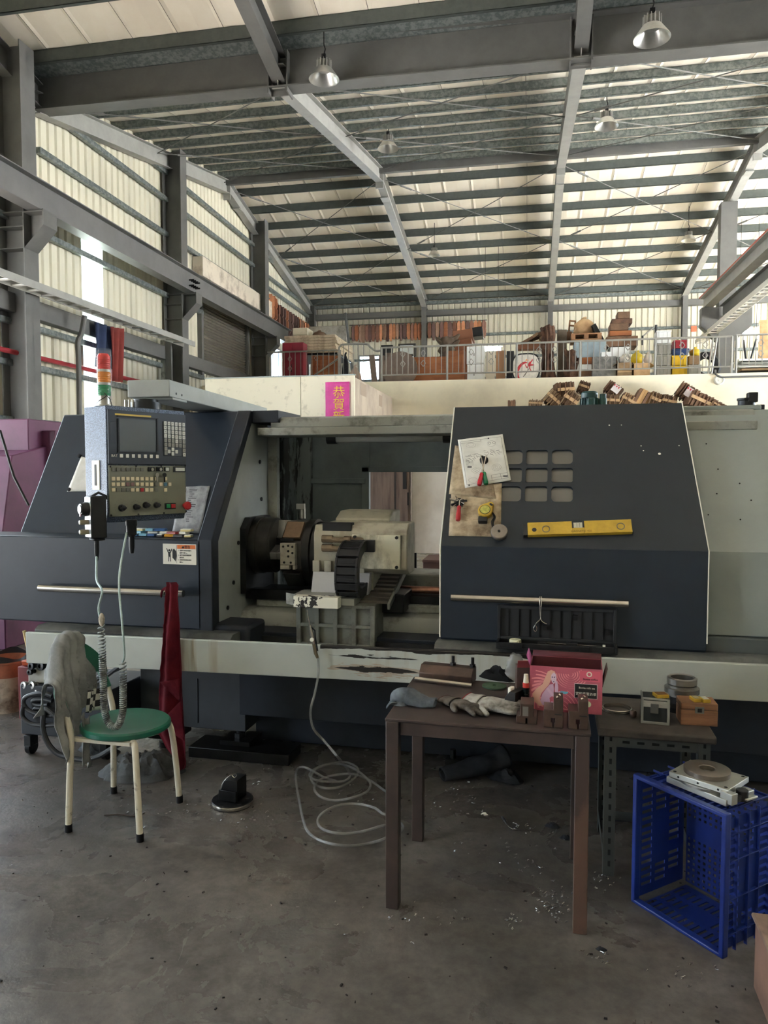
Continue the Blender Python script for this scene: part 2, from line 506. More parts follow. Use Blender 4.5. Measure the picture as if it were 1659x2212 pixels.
# roof: panels, purlins, rafters, tie rods, valley girder
ce = thing('ceiling', None, None, (3, YR, ZE), kind='structure')
PW = 0.74
YV = YG - 0.001                            # near side of the valley, where the next roof starts higher
slopes = ((YR, YF + 0.3), (YR, YG), (YG - 7.85, YV), (YG - 7.85, -8.0))
for (ya, yb) in slopes:
    x = XL - 0.1
    lead = None
    nseg = 9
    while x < XR:
        mb = MB()
        # a roof panel: slightly bowed between the joints, with a lip each side
        for j in range(nseg):
            y0 = ya + (yb - ya) * j / nseg; y1 = ya + (yb - ya) * (j + 1) / nseg
            z0, z1 = roof_z(min(y0, YF)) + 0.2, roof_z(min(y1, YF)) + 0.2
            for s0, s1, h0, h1 in ((0.004, 0.06, 0.0, 0.016), (0.06, 0.37, 0.016, 0.0), (0.37, 0.68, 0.0, 0.016), (0.68, PW - 0.004, 0.016, 0.0)):
                mb.add([(x + s0, y0, z0 + h0), (x + s1, y0, z0 + h1), (x + s1, y1, z1 + h1), (x + s0, y1, z1 + h0)], [(0, 3, 2, 1)])
        p = mb.build('roof_panel', ROOFP, ce, smooth=0)
        x += PW
# a dark backing over the panel joints so the joints read as seams
JOINT = mat('joint_shadow_foil', (96, 88, 78), 0.9)
for (ya, yb) in slopes:
    za, zb = roof_z(min(ya, YF)), roof_z(min(yb, YF))
    MB().add([(XL - 0.3, ya, za + 0.235), (XR + 0.3, ya, za + 0.235), (XR + 0.3, yb, zb + 0.235), (XL - 0.3, yb, zb + 0.235),
              (XL - 0.3, ya, za + 0.27), (XR + 0.3, ya, za + 0.27), (XR + 0.3, yb, zb + 0.27), (XL - 0.3, yb, zb + 0.27)],
             [(0, 1, 2, 3), (4, 5, 6, 7)]).build('roof_deck', JOINT, ce, smooth=0)
def purlin(y, m, h=0.2):
    z = roof_z(y) + 0.2 - h
    mb = MB()
    mb.box(XL, XR, y - 0.005, y + 0.005, z + 0.0, z + h)
    mb.box(XL, XR, y - 0.005, y + 0.06, z + 0.0, z + 0.008)
    mb.box(XL, XR, y - 0.005, y + 0.06, z + h - 0.008, z + h)
    mb.box(XL, XR, y + 0.052, y + 0.06, z + 0.0, z + 0.02)
    mb.build('purlin', m, ce, smooth=0)
k = (YF - YR) / 9.0
for i in range(1, 10): purlin(YR + k * i - 0.15, PURLIN)
for i in range(0, 9): purlin(YR - 0.25 - 0.86 * i, GALV, 0.14)
for i in range(1, 9): purlin(YG + 0.5 - 0.95 * i, PURLIN)
MB().box(XL, XR, YR - 0.1, YR + 0.02, ZR - 0.14, ZR + 0.2).build('ridge_beam', STEEL_G, ce, bev=0.01)

def i_beam(mb, p, q, w, h, t=0.014):
    """an I section from p to q, both on the centre of the lower flange; stands upright"""
    p, q = Vector(p), Vector(q)
    d = (q - p).normalized()
    s = d.cross(Vector((0, 0, 1))).normalized(); u = s.cross(d).normalized()
    def bar(a0, a1, b0, b1):
        vs = []
        for o in (p, q):
            for a, b in ((a0, b0), (a1, b0), (a1, b1), (a0, b1)):
                vs.append(o + s * a + u * b)
        mb.add(vs, [(0, 1, 2, 3), (7, 6, 5, 4), (0, 4, 5, 1), (1, 5, 6, 2), (2, 6, 7, 3), (3, 7, 4, 0)])
    bar(-w / 2, w / 2, 0, t); bar(-w / 2, w / 2, h - t, h); bar(-t / 2, t / 2, t, h - t)
RAFT = [(-8.0, -8.0, -8.0), (-3.82, -3.83, -3.71), (0.68, 0.72, 0.72), (5.2, 5.2, 5.1), (9.65, 9.65, 9.55)]
for (xg, xr, xf) in RAFT:
    mb = MB()
    i_beam(mb, (xg, YG - 0.1, roof_z(YG) - 0.32), (xr, YR, ZR - 0.34), 0.2, 0.34)
    i_beam(mb, (xr, YR, ZR - 0.34), (xf, YF - 0.12, ZE - 0.32), 0.2, 0.34)
    mb.box(xr - 0.1, xr + 0.1, YR - 0.02, YR + 0.02, ZR - 0.5, ZR)
    mb.box(xr - 0.1, xr + 0.1, YR + 0.6, YR + 0.95, roof_z(YR + 0.75) - 0.37, roof_z(YR + 0.75) - 0.345)
    mb.build('rafter', STEEL_L, ce, smooth=0)
    mb = MB()
    i_beam(mb, (xg, YG - 7.85, roof_z(YG - 7.85) - 0.4), (xg, YV, roof_z(YV) - 0.4), 0.2, 0.4)
    mb.build('rafter', STEEL_G, ce, smooth=0)
rng = random.Random(4)
for i in range(len(RAFT) - 1):
    xa, xb = RAFT[i][1], RAFT[i + 1][1]
    for y0, y1 in ((YR - 0.4, YR - 4.0), (YR - 4.0, YG + 0.4), (YR + 0.3, YR + 3.9), (YR + 3.9, YF - 0.3)):
        for (ua, ub) in (((xa, y0), (xb, y1)), ((xa, y1), (xb, y0))):
            pa = Vector((ua[0] + 0.1, ua[1], roof_z(ua[1]) - 0.12)); pb = Vector((ub[0] - 0.1, ub[1], roof_z(ub[1]) - 0.12))
            mb = MB(); mb.cyl(pa, pb, 0.011, n=6)
            d = (pb - pa)
            mb.cyl(pa + d * 0.08, pa + d * 0.14, 0.025, n=6)
            mb.build('tie_rod', STEEL_G, ce)
# girder in the valley: deep I beam, stiffeners, gutter behind it
gz = 7.42
mb = MB()
i_beam(mb, (XL + 0.02, YG, gz + 0.12), (XR, YG, gz - 0.1), 0.28, 0.64, 0.02)
for (xg, a, b) in RAFT[1:]:
    mb.box(xg - 0.16, xg - 0.14, YG - 0.14, YG + 0.14, gz - 0.0, gz + 0.62); mb.box(xg + 0.14, xg + 0.16, YG - 0.14, YG + 0.14, gz - 0.0, gz + 0.62)
    mb.box(xg - 0.15, xg + 0.15, YG - 0.012, YG + 0.012, gz - 0.0, gz + 0.85)
mb.build('valley_girder', STEEL_G, ce, smooth=0)
MB().prism([(YG - 0.32, gz + 0.72), (YG - 0.05, gz + 0.66), (YG + 0.28, gz + 0.72), (YG + 0.32, gz + 0.84), (YG + 0.30, gz + 0.84), (YG + 0.26, gz + 0.74), (YG - 0.05, gz + 0.68), (YG - 0.30, gz + 0.74), (YG - 0.34, gz + 0.87), (YG - 0.36, gz + 0.87)], 'x', XL, XR).build('gutter', GALV, ce, smooth=0)

# mezzanine
MY = 17.6
mz = thing('wall_mezzanine', None, None, (3, MY, 0), kind='structure')
MB().box(-4.0, XR, MY, MY + 0.2, 0, ZDECK).build('deck_front', PLASTER, mz, smooth=0)
MB().box(XL + 0.05, XR, MY + 0.2, YF - 0.02, ZDECK - 0.2, ZDECK).build('deck_slab', PLASTER, mz, smooth=0)
MB().box(XL + 0.05, -4.0, MY, MY + 0.2, 0, ZDECK).build('deck_front', PLASTER, mz, smooth=0)
FR = FI
# ------------------------------------------------------------------ the lathe
DARK = mat('dark_blue_grey_paint', (38, 47, 59), 0.42, rgb2=(34, 42, 53), vscale=3, bump=0.06, bscale=220, spec=0.4)
DARK2 = mat('black_blue_paint', (38, 44, 54), 0.5, rgb2=(30, 34, 42), vscale=4, bump=0.05, bscale=160, spec=0.35)
PALE = mat('pale_grey_paint', (156, 162, 160), 0.45, rgb2=(140, 146, 142), vscale=2.2, bump=0.03)
PALE2 = mat('pale_grey_dirty_paint', (148, 150, 144), 0.5, rgb2=(78, 76, 70), vscale=7, lo=0.52, hi=0.72, bump=0.05)
CAST = mat('grey_green_casting', (112, 114, 106), 0.55, rgb2=(70, 68, 62), vscale=9, lo=0.5, hi=0.72, bump=0.15, bscale=90)
BLACKM = mat('black_rubber', (24, 24, 26), 0.55, spec=0.3)
BLACKP = mat('black_plastic', (30, 31, 34), 0.4, spec=0.4)
OILB = mat('oily_black_steel', (36, 36, 38), 0.35, 0.5, rgb2=(20, 20, 20), vscale=8, bump=0.1)
CHROME = mat('brushed_steel', (186, 180, 172), 0.25, 0.95, var=0.12, vscale=30, stretch=(0.2, 8, 8))
STEELP = mat('machined_steel', (160, 158, 154), 0.32, 0.9, var=0.15, vscale=12)
BROWNST = mat('brown_oiled_steel', (92, 74, 66), 0.4, 0.45, rgb2=(60, 50, 46), vscale=6)
WHITEP = mat('white_plastic', (226, 224, 214), 0.45)

def apron_material():
    m, nt, b = nodes_of('rust_streaked_white_paint')
    N, L = nt.nodes, nt.links
    tc = N.new('ShaderNodeTexCoord')
    def noi(s, st, d=6):
        mp = N.new('ShaderNodeMapping'); mp.inputs['Scale'].default_value = st
        L.new(tc.outputs['Object'], mp.inputs[0])
        n = N.new('ShaderNodeTexNoise'); n.inputs['Scale'].default_value = s; n.inputs['Detail'].default_value = d
        L.new(mp.outputs[0], n.inputs['Vector']); return n.outputs['Fac']
    def rng_(src, a, bb, c=0, d=1):
        r = N.new('ShaderNodeMapRange'); r.inputs[1].default_value = a; r.inputs[2].default_value = bb
        r.inputs[3].default_value = c; r.inputs[4].default_value = d
        L.new(src, r.inputs[0]); return r.outputs[0]
    def mth(op, a, bb):
        x = N.new('ShaderNodeMath'); x.operation = op
        for i, v in enumerate((a, bb)):
            if isinstance(v, (int, float)): x.inputs[i].default_value = v
            else: L.new(v, x.inputs[i])
        return x.outputs[0]
    def mix(f, a, bb):
        x = N.new('ShaderNodeMix'); x.data_type = 'RGBA'
        L.new(f, x.inputs['Factor'])
        for k, v in (('A', a), ('B', bb)):
            if isinstance(v, tuple): x.inputs[k].default_value = v
            else: L.new(v, x.inputs[k])
        return x.outputs['Result']
    sx = N.new('ShaderNodeSeparateXYZ'); L.new(tc.outputs['Object'], sx.inputs[0])
    X, Z = sx.outputs['X'], sx.outputs['Z']
    # rust runs down from the rim, strongest near two spots
    streak = rng_(noi(1.0, (22, 1, 1.2)), 0.52, 0.72)
    where = mth('MAXIMUM', rng_(mth('ABSOLUTE', mth('SUBTRACT', X, -1.78), 0), 0.22, 0.0), mth('MULTIPLY', rng_(mth('ABSOLUTE', mth('SUBTRACT', X, -0.55), 0), 0.6, 0.1), 0.6))
    base = mix(rng_(noi(2.0, (1, 1, 1)), 0.4, 0.7), srgb(184, 190, 186), srgb(164, 170, 164))
    c1 = mix(mth('MULTIPLY', streak, where), base, srgb(140, 108, 64))
    # chipped paint, bare black steel: a band under the rim and two long scars
    n1 = noi(1.0, (5, 1, 30), 8)
    rim = mth('GREATER_THAN', mth('ADD', rng_(Z, 0.700, 0.756), mth('MULTIPLY', n1, 0.9)), 1.16)
    inx = mth('MULTIPLY', mth('GREATER_THAN', X, -1.12), mth('LESS_THAN', X, 0.1))
    n2 = noi(1.0, (7, 1, 60), 7)
    def scar(z0, x0, x1, th):
        d = mth('ABSOLUTE', mth('SUBTRACT', Z, z0), 0)
        xc, hw = (x0 + x1) / 2, (x1 - x0) / 2
        q = mth('DIVIDE', mth('SUBTRACT', X, xc), hw)
        tap = mth('MAXIMUM', mth('SUBTRACT', 1.0, mth('MULTIPLY', q, q)), 0)
        w = mth('LESS_THAN', d, mth('MULTIPLY', mth('MULTIPLY', mth('MAXIMUM', mth('SUBTRACT', n2, 0.36), 0), th), tap))
        return mth('MULTIPLY', w, mth('MULTIPLY', mth('GREATER_THAN', X, x0), mth('LESS_THAN', X, x1)))
    chip = mth('MAXIMUM', mth('MULTIPLY', rim, inx), mth('MAXIMUM', scar(0.707, -1.08, -0.55, 0.06), scar(0.645, -1.05, -0.62, 0.085)))
    rust_halo = mth('MAXIMUM', scar(0.645, -1.12, -0.5, 0.16), 0)
    c2 = mix(mth('MULTIPLY', rust_halo, 0.45), c1, srgb(150, 110, 70))
    c3 = mix(chip, c2, srgb(32, 28, 26))
    L.new(c3, b.inputs['Base Color']); b.inputs['Roughness'].default_value = 0.4
    return m

lathe = thing('lathe', 'large dark blue-grey turning machine with sliding door and pale splash apron', 'lathe', (0, 4.0, 0))
# base and tank
MB().prism([(3.82, 0.24), (3.82, 0.72), (5.2, 0.72), (5.2, 0.02), (4.05, 0.02), (4.05, 0.24)], 'x', -1.72, 2.35).build('base', DARK2, lathe, bev=0.006)
mb = MB(); mb.box(-2.36, -1.70, 3.86, 4.7, 0.13, 0.56); mb.box(-2.0, -1.99, 3.855, 3.862, 0.16, 0.42)
tank = mb.build('coolant_tank', mat('tank_grey_paint', (62, 66, 72), 0.5, var=0.2), lathe, bev=0.006)
mb = MB(); mb.cyl((-2.16, 3.855, 0.50), (-2.16, 3.83, 0.50), 0.035); mb.cyl((-2.16, 3.83, 0.50), (-2.16, 3.82, 0.50), 0.018)
mb.build('drain_plug', STEELP, tank)
for x in (-2.2, -1.75):
    mb = MB(); mb.box(x - 0.09, x + 0.09, 3.82, 4.0, 0.06, 0.085); mb.cyl((x, 3.9, 0.0), (x, 3.9, 0.13), 0.022); mb.cyl((x, 3.9, 0), (x, 3.9, 0.03), 0.06); mb.cyl((x, 3.9, 0.085), (x, 3.9, 0.11), 0.034, n=6)
    mb.build('levelling_foot', OILB, lathe)
MB().box(-2.0, -1.4, 3.75, 3.95, 0.0, 0.06).build('foot_rail', OILB, lathe, bev=0.004)
# splash apron with a step for the door track
AP = apron_material()
def apr(x): return 0.566 + (x + 2.8) * 0.0118, 0.736 + (x + 2.8) * 0.0098
mb = MB()
for x0, x1 in ((-2.80, -2.455), (-2.452, 2.35)):
    b0, t0 = apr(x0); b1, t1 = apr(x1)
    mb.hexa([(x0, 3.45, b0), (x1, 3.45, b1), (x1, 3.475, b1), (x0, 3.475, b0), (x0, 3.45, t0), (x1, 3.45, t1), (x1, 3.475, t1), (x0, 3.475, t0)])
    mb.hexa([(x0, 3.475, b0), (x1, 3.475, b1), (x1, 3.83, b1), (x0, 3.83, b0), (x0, 3.475, b0 + 0.02), (x1, 3.475, b1 + 0.02), (x1, 3.83, b1 + 0.02), (x0, 3.83, b0 + 0.02)])
mb.build('splash_apron', AP, lathe, bev=0.004)
mb = MB()
for x, z in ((-2.49, 0.69),):
    mb.cyl((x, 3.452, z), (x, 3.444, z), 0.012, n=10)
mb.build('apron_bolt', BLACKM, lathe)
mb = MB()
mb.prism([(3.5, 0.70), (3.5, 0.742), (3.53, 0.762), (3.63, 0.762), (3.63, 0.70)], 'x', -2.78, -1.62)
mb.prism([(3.5, 0.715), (3.5, 0.757), (3.53, 0.777), (3.63, 0.777), (3.63, 0.715)], 'x', -0.56, 2.35)
mb.build('door_track', mat('grey_door_track', (110, 112, 110), 0.4, 0.3, rgb2=(70, 72, 72), vscale=5), lathe)

# left cover (headstock guard)
mb = MB()
mb.prism([(3.6, 0.762), (3.6, 1.247), (3.8, 1.252), (3.8, 0.762)], 'x', -3.45, -1.83)
lc = mb.build('headstock_cover', DARK, lathe, bev=0.008)
mb = MB()
mb.add([(-3.125, 3.8, 1.2), (-1.93, 3.8, 1.2), (-1.80, 4.17, 1.972), (-3.06, 4.17, 1.972), (-3.125, 5.0, 1.2), (-1.80, 5.0, 1.2), (-1.80, 5.0, 1.972), (-3.06, 5.0, 1.972)],
       [(0, 1, 2, 3), (4, 7, 6, 5), (3, 2, 6, 7), (0, 3, 7, 4), (1, 5, 6, 2)])
mb.build('cover_hood', DARK, lc, bev=0.008)
# dark frame along the door edge of that cover
mb = MB()
fr = [(3.6, 0.70), (3.6, 1.247), (4.13, 1.972), (4.5, 1.972), (4.5, 1.93), (4.17, 1.93), (3.68, 1.232), (3.68, 0.70)]
mb.prism(fr, 'x', -1.85, -1.765)
mb.build('cover_edge_frame', DARK2, lc, bev=0.006)
MB().prism([(4.15, 1.972), (4.15, 1.9), (4.55, 1.9), (4.55, 1.972)], 'x', -1.765, -1.60).build('corner_gusset', DARK2, lc, bev=0.004)
MB().box(-1.85, -1.57, 3.62, 3.86, 0.66, 0.79).build('track_end', DARK2, lc, bev=0.02)
def bar_handle(x0, x1, z, parent, y=3.545, r=0.019):
    h = MB().cyl((x0, y, z), (x1, y, z), r, n=18).build('handle', CHROME, parent)
    for x in (x0 + 0.06, x1 - 0.06):
        MB().cyl((x, y, z), (x, 3.6, z), 0.012).build('handle_post', CHROME, h)
    return h
bar_handle(-2.78, -1.905, 0.965, lc)

# pale inner end wall, post, header, rear panel with its opening
mb = MB()
mb.prism([(3.68, 0.72), (3.68, 1.23), (4.16, 1.9), (4.42, 1.9), (4.42, 0.72)], 'x', -1.80, -1.775)
wallp = mb.build('end_wall', PALE, lathe, bev=0.003)
mb = MB()
for y, z in ((4.28, 1.67), (4.3, 1.44), (3.95, 1.2), (3.88, 0.98), (3.8, 0.85)):
    MB().cyl((-1.776, y, z), (-1.768, y, z), 0.012, n=10).build('wall_bolt', BLACKM, wallp)
MB().box(-1.80, -1.715, 4.42, 4.47, 0.72, 1.86).build('corner_post', PALE2, lathe, bev=0.003)
mb = MB()
mb.prism([(4.18, 1.872), (4.18, 1.925), (4.21, 1.935), (4.6, 1.935), (4.6, 1.872)], 'x', -1.66, 1.0)
mb.prism([(4.12, 1.822), (4.12, 1.868), (4.4, 1.868), (4.4, 1.822)], 'x', -1.72, 1.0)
mb.build('header_beam', PALE2, lathe, bev=0.004)
PANELD = mat('dark_inner_panel', (104, 114, 116), 0.5, rgb2=(84, 93, 95), vscale=3)
PEEL = mat('peeling_inner_paint', (106, 114, 114), 0.5, rgb2=(30, 31, 32), vscale=5, lo=0.46, hi=0.5, stretch=(3, 1, 0.6))
mb = MB()
for x0, x1, z0, z1 in ((-1.78, -1.2, 0.8, 1.95), (-1.2, 0.6, 1.607, 1.95), (-1.2, 0.6, 0.70, 0.86), (-0.25, 0.6, 0.86, 1.607)):
    mb.box(x0, x1, 4.78, 4.80, z0, z1)
rp = mb.build('rear_panel', PANELD, lathe, bev=0.002)
mb = MB(); mb.box(-1.76, -1.225, 4.75, 4.78, 1.53, 1.565); mb.box(-1.25, -1.2, 4.755, 4.78, 0.86, 1.64); mb.box(-1.25, -0.25, 4.755, 4.78, 1.607, 1.645)
mb.build('panel_rib', PANELD, rp, bev=0.003)
MB().box(-1.79, -1.70, 4.5, 4.76, 0.8, 1.88).build('corner_panel', PEEL, lathe)
MB().box(-1.72, -1.60, 4.74, 4.778, 0.8, 1.9).build('peeling_strip', PEEL, rp)
# tube lamp
lampz = 1.815
lp = MB().cyl((-1.33, 4.45, lampz), (-0.66, 4.45, lampz), 0.026, n=16).build('work_lamp', glassy('clear_tube', (225, 228, 226), 0.45, 0.15), lathe)
MB().cyl((-1.39, 4.45, lampz), (-1.33, 4.45, lampz), 0.034, n=16).build('lamp_cap', BLACKP, lp)
MB().cyl((-0.66, 4.45, lampz), (-0.58, 4.45, lampz), 0.034, n=16).build('lamp_cap', BLACKP, lp)
MB().box(-1.28, -0.70, 4.47, 4.475, lampz - 0.012, lampz + 0.012).build('lamp_reflector', WHITEP, lp)

# sliding door on the right
DW = Vector((0, 0.5, 0.718)).normalized()
DN = Vector((0, -DW.z, DW.y))
MD = Matrix(((1, 0, 0, 0), (0, DW.y, DN.y, 3.6), (0, DW.z, DN.z, 1.245), (0, 0, 0, 1)))      # u along the machine, w up the slope, n outwards
DL = 0.875
mb = MB(MD)
xl0, xr0, xr1 = -0.545, 0.684, 0.632
def door_x(w): return xr0 + (xr1 - xr0) * w / DL
cu = [(-0.275, -0.165), (-0.148, -0.037), (-0.019, 0.087)]
cw = [(0.26, 0.353), (0.376, 0.465), (0.488, 0.580)]
def slab(u0, u1, w0, w1, uw0=None, uw1=None):
    a0 = u1 if uw0 is None else uw0; a1 = u1 if uw1 is None else uw1
    mb.hexa([(u0, w0, -0.03), (a0, w0, -0.03), (a1, w1, -0.03), (u0, w1, -0.03), (u0, w0, 0), (a0, w0, 0), (a1, w1, 0), (u0, w1, 0)])
slab(xl0, xr0, 0, 0.26, xr0, door_x(0.26))
slab(xl0, xr0, 0.58, DL, door_x(0.58), xr1)
slab(xl0, cu[0][0], 0.26, 0.58)
slab(cu[2][1], xr0, 0.26, 0.58, door_x(0.26), door_x(0.58))
for k in (0, 1):
    slab(cu[k][1], cu[k + 1][0], 0.26, 0.58)
    for c in cu: slab(c[0], c[1], cw[k][1], cw[k + 1][0])
door = mb.build('sliding_door', mat('dark_door_paint', (32, 40, 48), 0.45, rgb2=(29, 37, 45), vscale=3, bump=0.05, bscale=200, spec=0.4), lathe, smooth=0)
mb = MB()
mb.box(xl0, xr0, 3.6, 3.63, 0.785, 1.246)
mb.box(xl0, xl0 + 0.025, 3.63, 3.75, 0.785, 1.24)
mb.hexa([(xr0 - 0.02, 3.63, 0.785), (xr0, 3.63, 0.785), (xr0, 3.9, 0.785), (xr0 - 0.02, 3.9, 0.785), (xr0 - 0.02, 3.63, 1.246), (xr0, 3.63, 1.246), (xr0, 3.9, 1.246), (xr0 - 0.02, 3.9, 1.246)])
mb.add([(xr0, 3.62, 1.246), (xr0, 3.95, 1.246), (xr1, 4.4, 1.963), (xr1, 4.1, 1.963)], [(0, 1, 2, 3)])
mb.box(xl0, xr1, 4.1, 4.4, 1.945, 1.963)
mb.prism([(3.63, 0.76), (3.6, 0.788), (3.66, 0.788), (3.66, 0.76)], 'x', xl0, xr0)
mb.build('door_skirt', DARK, door, bev=0.004)
MB().tube([(xl0 - 0.002, 3.6, 0.79), (xl0 - 0.002, 3.6, 1.245), (xl0 - 0.002, 4.1, 1.963)], 0.004, n=6).build('door_edge_trim', WHITEP, door)
MB().tube([(xr0 + 0.002, 3.6, 0.82), (xr0 + 0.002, 3.6, 1.245), (xr1 + 0.002, 4.1, 1.963)], 0.003, n=6).build('door_edge_trim', WHITEP, door)
FROST = mat('frosted_pane', (96, 94, 88), 0.35, spec=0.6)
def rrect(u0, u1, w0, w1, r, corners):
    pts = []
    for (cx, cy, a0, on) in ((u1 - r, w1 - r, 0, corners[0]), (u0 + r, w1 - r, 90, corners[1]), (u0 + r, w0 + r, 180, corners[2]), (u1 - r, w0 + r, 270, corners[3])):
        for k in range(6):
            t = math.radians(a0 + 18 * k)
            pts.append((cx + r * math.cos(t), cy + r * math.sin(t)))
    return pts
def ring_prism(mb, outer, inner, n0, n1):
    k = len(outer)
    vs = [(a, b, n1) for a, b in outer] + [(a, b, n1) for a, b in inner] + [(a, b, n0) for a, b in inner]
    mb.add(vs, [(i, (i + 1) % k, k + (i + 1) % k, k + i) for i in range(k)] + [(k + i, k + (i + 1) % k, 2 * k + (i + 1) % k, 2 * k + i) for i in range(k)])
for i, c in enumerate(cu):
    for j, w in enumerate(cw):
        MB(MD).box(c[0], c[1], w[0], w[1], -0.016, -0.012).build('window_pane', FROST, door, smooth=0)
        big = 0.022 if (i, j) in ((0, 0), (2, 0), (2, 2), (0, 2)) else 0.012
        m2 = MB(MD)
        inner = rrect(c[0] + 0.001, c[1] - 0.001, w[0] + 0.001, w[1] - 0.001, big, (1, 1, 1, 1))
        outer = []
        u0, u1, w0, w1 = c[0], c[1], w[0], w[1]
        for q, (cx, cy) in enumerate(((u1, w1), (u0, w1), (u0, w0), (u1, w0))):
            outer += [(cx, cy)] * 6
        ring_prism(m2, outer, inner, -0.012, 0.0005)
        m2.build('pane_surround', DARK, door, smooth=0)
bar_handle(-0.485, 0.335, 0.998, door, y=3.55, r=0.0175)
mb = MB(MD)
rg = random.Random(2)
for u, w, s in ((0.27, 0.735, 0.004), (0.33, 0.735, 0.003), (0.43, 0.57, 0.0035), (0.505, 0.55, 0.007), (0.42, 0.6, 0.003), (0.60, 0.6, 0.003)):
    mb.cyl((u, w, 0), (u, w, 0.0006), s, n=6)
tag(mb.build('paint_chip', WHITEP, door), kind='stuff')

# right fixed cover
GREYC = mat('grey_cover_paint', (146, 154, 152), 0.5, rgb2=(138, 146, 144), vscale=2, bump=0.02)
mb = MB()
mb.prism([(3.70, 0.84), (3.70, 1.235), (4.2, 1.93), (5.0, 1.93), (5.0, 0.84)], 'x', 0.3, 2.35)
mb.box(0.3, 1.04, 4.21, 4.9, 1.93, 1.955)
fc = mb.build('tailstock_cover', GREYC, lathe, bev=0.006)
MB().box(0.3, 2.35, 3.66, 3.9, 0.755, 0.838).build('cover_skirt', mat('grey_skirt_paint', (84, 90, 92), 0.5), fc, bev=0.004)  # shade of the gap under the cover, put into a darker grey
mb = MB()
for x, z in ((0.75, 1.75), (0.79, 1.62), (0.77, 1.5), (0.88, 1.55), (0.72, 1.4), (0.86, 1.38), (0.92, 1.47)):
    y = 3.70 + (z - 1.235) * (0.5 / 0.695)
    mb.sph((x, y - 0.001, z), 0.004, 6, 4)
tag(mb.build('paint_chip', BLACKM, fc), kind='stuff')

# bed, ways
mb = MB()
mb.prism([(3.98, 0.70), (3.98, 0.765), (4.0, 0.80), (4.06, 0.812), (4.5, 0.812), (4.5, 0.70)], 'x', -1.78, 1.0)
mb.prism([(4.08, 0.812), (4.08, 0.855), (4.4, 0.855), (4.4, 0.812)], 'x', -1.72, 1.0)
mb.build('bed_rail', PALE2, lathe, bev=0.006)
mb = MB(); mb.box(-1.78, 1.0, 4.12, 4.38, 0.855, 0.90); mb.box(-1.78, -1.0, 4.05, 4.12, 0.86, 0.92)
mb.build('guide_way', OILB, lathe, bev=0.003)
MB().cyl((-0.98, 4.2, 0.925), (1.0, 4.2, 0.925), 0.022).build('ball_screw', mat('copper_toned_screw', (150, 110, 92), 0.3, 0.9, var=0.3, vscale=30), lathe)
MB().box(-0.95, 1.0, 4.45, 4.75, 0.80, 0.98).build('rear_way', PALE2, lathe, bev=0.01)
MB().box(-1.78, 1.0, 3.8, 4.7, 0.60, 0.70).build('chip_bed', mat('oily_chip_bed', (20, 20, 22), 0.6, bump=0.5, bscale=120), lathe)
MB().box(-0.98, -0.80, 3.95, 4.2, 0.83, 0.935).build('way_stop', OILB, lathe, bev=0.006)
# headstock and chuck
MB().prism([(3.98, 0.9), (3.98, 1.28), (4.05, 1.34), (4.36, 1.34), (4.42, 1.28), (4.42, 0.9)], 'x', -1.78, -1.74).build('headstock_face', OILB, lathe)
cz, cy = 1.17, 4.17
mb = MB()
mb.lathe([(0.0, -1.78), (0.165, -1.78), (0.172, -1.77), (0.172, -1.70), (0.165, -1.695), (0.165, -1.62), (0.155, -1.61), (0.06, -1.61), (0.05, -1.64), (0.0, -1.64)], (0, cy, cz), (1, 0, 0), 40)
chuck = mb.build('chuck', mat('worn_chuck_steel', (58, 56, 54), 0.38, 0.6, rgb2=(40, 39, 38), vscale=7), lathe)
for k in range(3):
    M = T(-1.6, cy, cz) @ RX(90 + 120 * k + 20)
    mb = MB(M); mb.box(-0.02, 0.03, -0.022, 0.022, 0.04, 0.15); mb.box(0.03, 0.07, -0.022, 0.022, 0.07, 0.15); mb.box(0.07, 0.1, -0.02, 0.02, 0.1, 0.15)
    mb.build('chuck_jaw', STEELP, chuck, bev=0.003)
# turret: octagonal drum with a tool block on its front facet
ty, tz = 4.17, 1.13
def octa(r, off=22.5): return [(ty + r * math.cos(math.radians(off + 45 * i)), tz + r * math.sin(math.radians(off + 45 * i))) for i in range(8)]
mb = MB(); mb.prism(octa(0.205), 'x', -1.53, -1.40)
tur = mb.build('turret', mat('dark_turret_steel', (60, 56, 52), 0.4, 0.5, rgb2=(36, 34, 33), vscale=9), lathe, bev=0.008)
MB().lathe([(0.0, -1.40), (0.2, -1.40), (0.2, -1.36), (0.185, -1.355), (0.185, -1.32), (0.0, -1.32)], (0, ty, tz), (1, 0, 0), 40).build('turret_disc', OILB, tur)
fy = ty - 0.205 * math.cos(math.radians(22.5))
mb = MB()
mb.box(-1.515, -1.425, fy - 0.04, fy, tz - 0.05, tz + 0.075)
mb.box(-1.515, -1.46, fy - 0.04, fy - 0.001, tz - 0.075, tz - 0.05); mb.box(-1.44, -1.425, fy - 0.04, fy, tz - 0.075, tz - 0.05)
tb = mb.build('tool_block', mat('bright_tool_block', (170, 164, 152), 0.4, 0.6, var=0.25, vscale=18), tur, bev=0.003)
for u, v in ((0.02, 0.055), (0.05, 0.06), (0.075, 0.055), (0.05, 0.0), (0.025, -0.035), (0.065, -0.035), (0.05, 0.03), (0.075, 0.02)):
    MB().cyl((-1.515 + u, fy - 0.0405, tz + v), (-1.515 + u, fy - 0.043, tz + v), 0.0065, n=10).build('block_screw', BLACKM, tb)
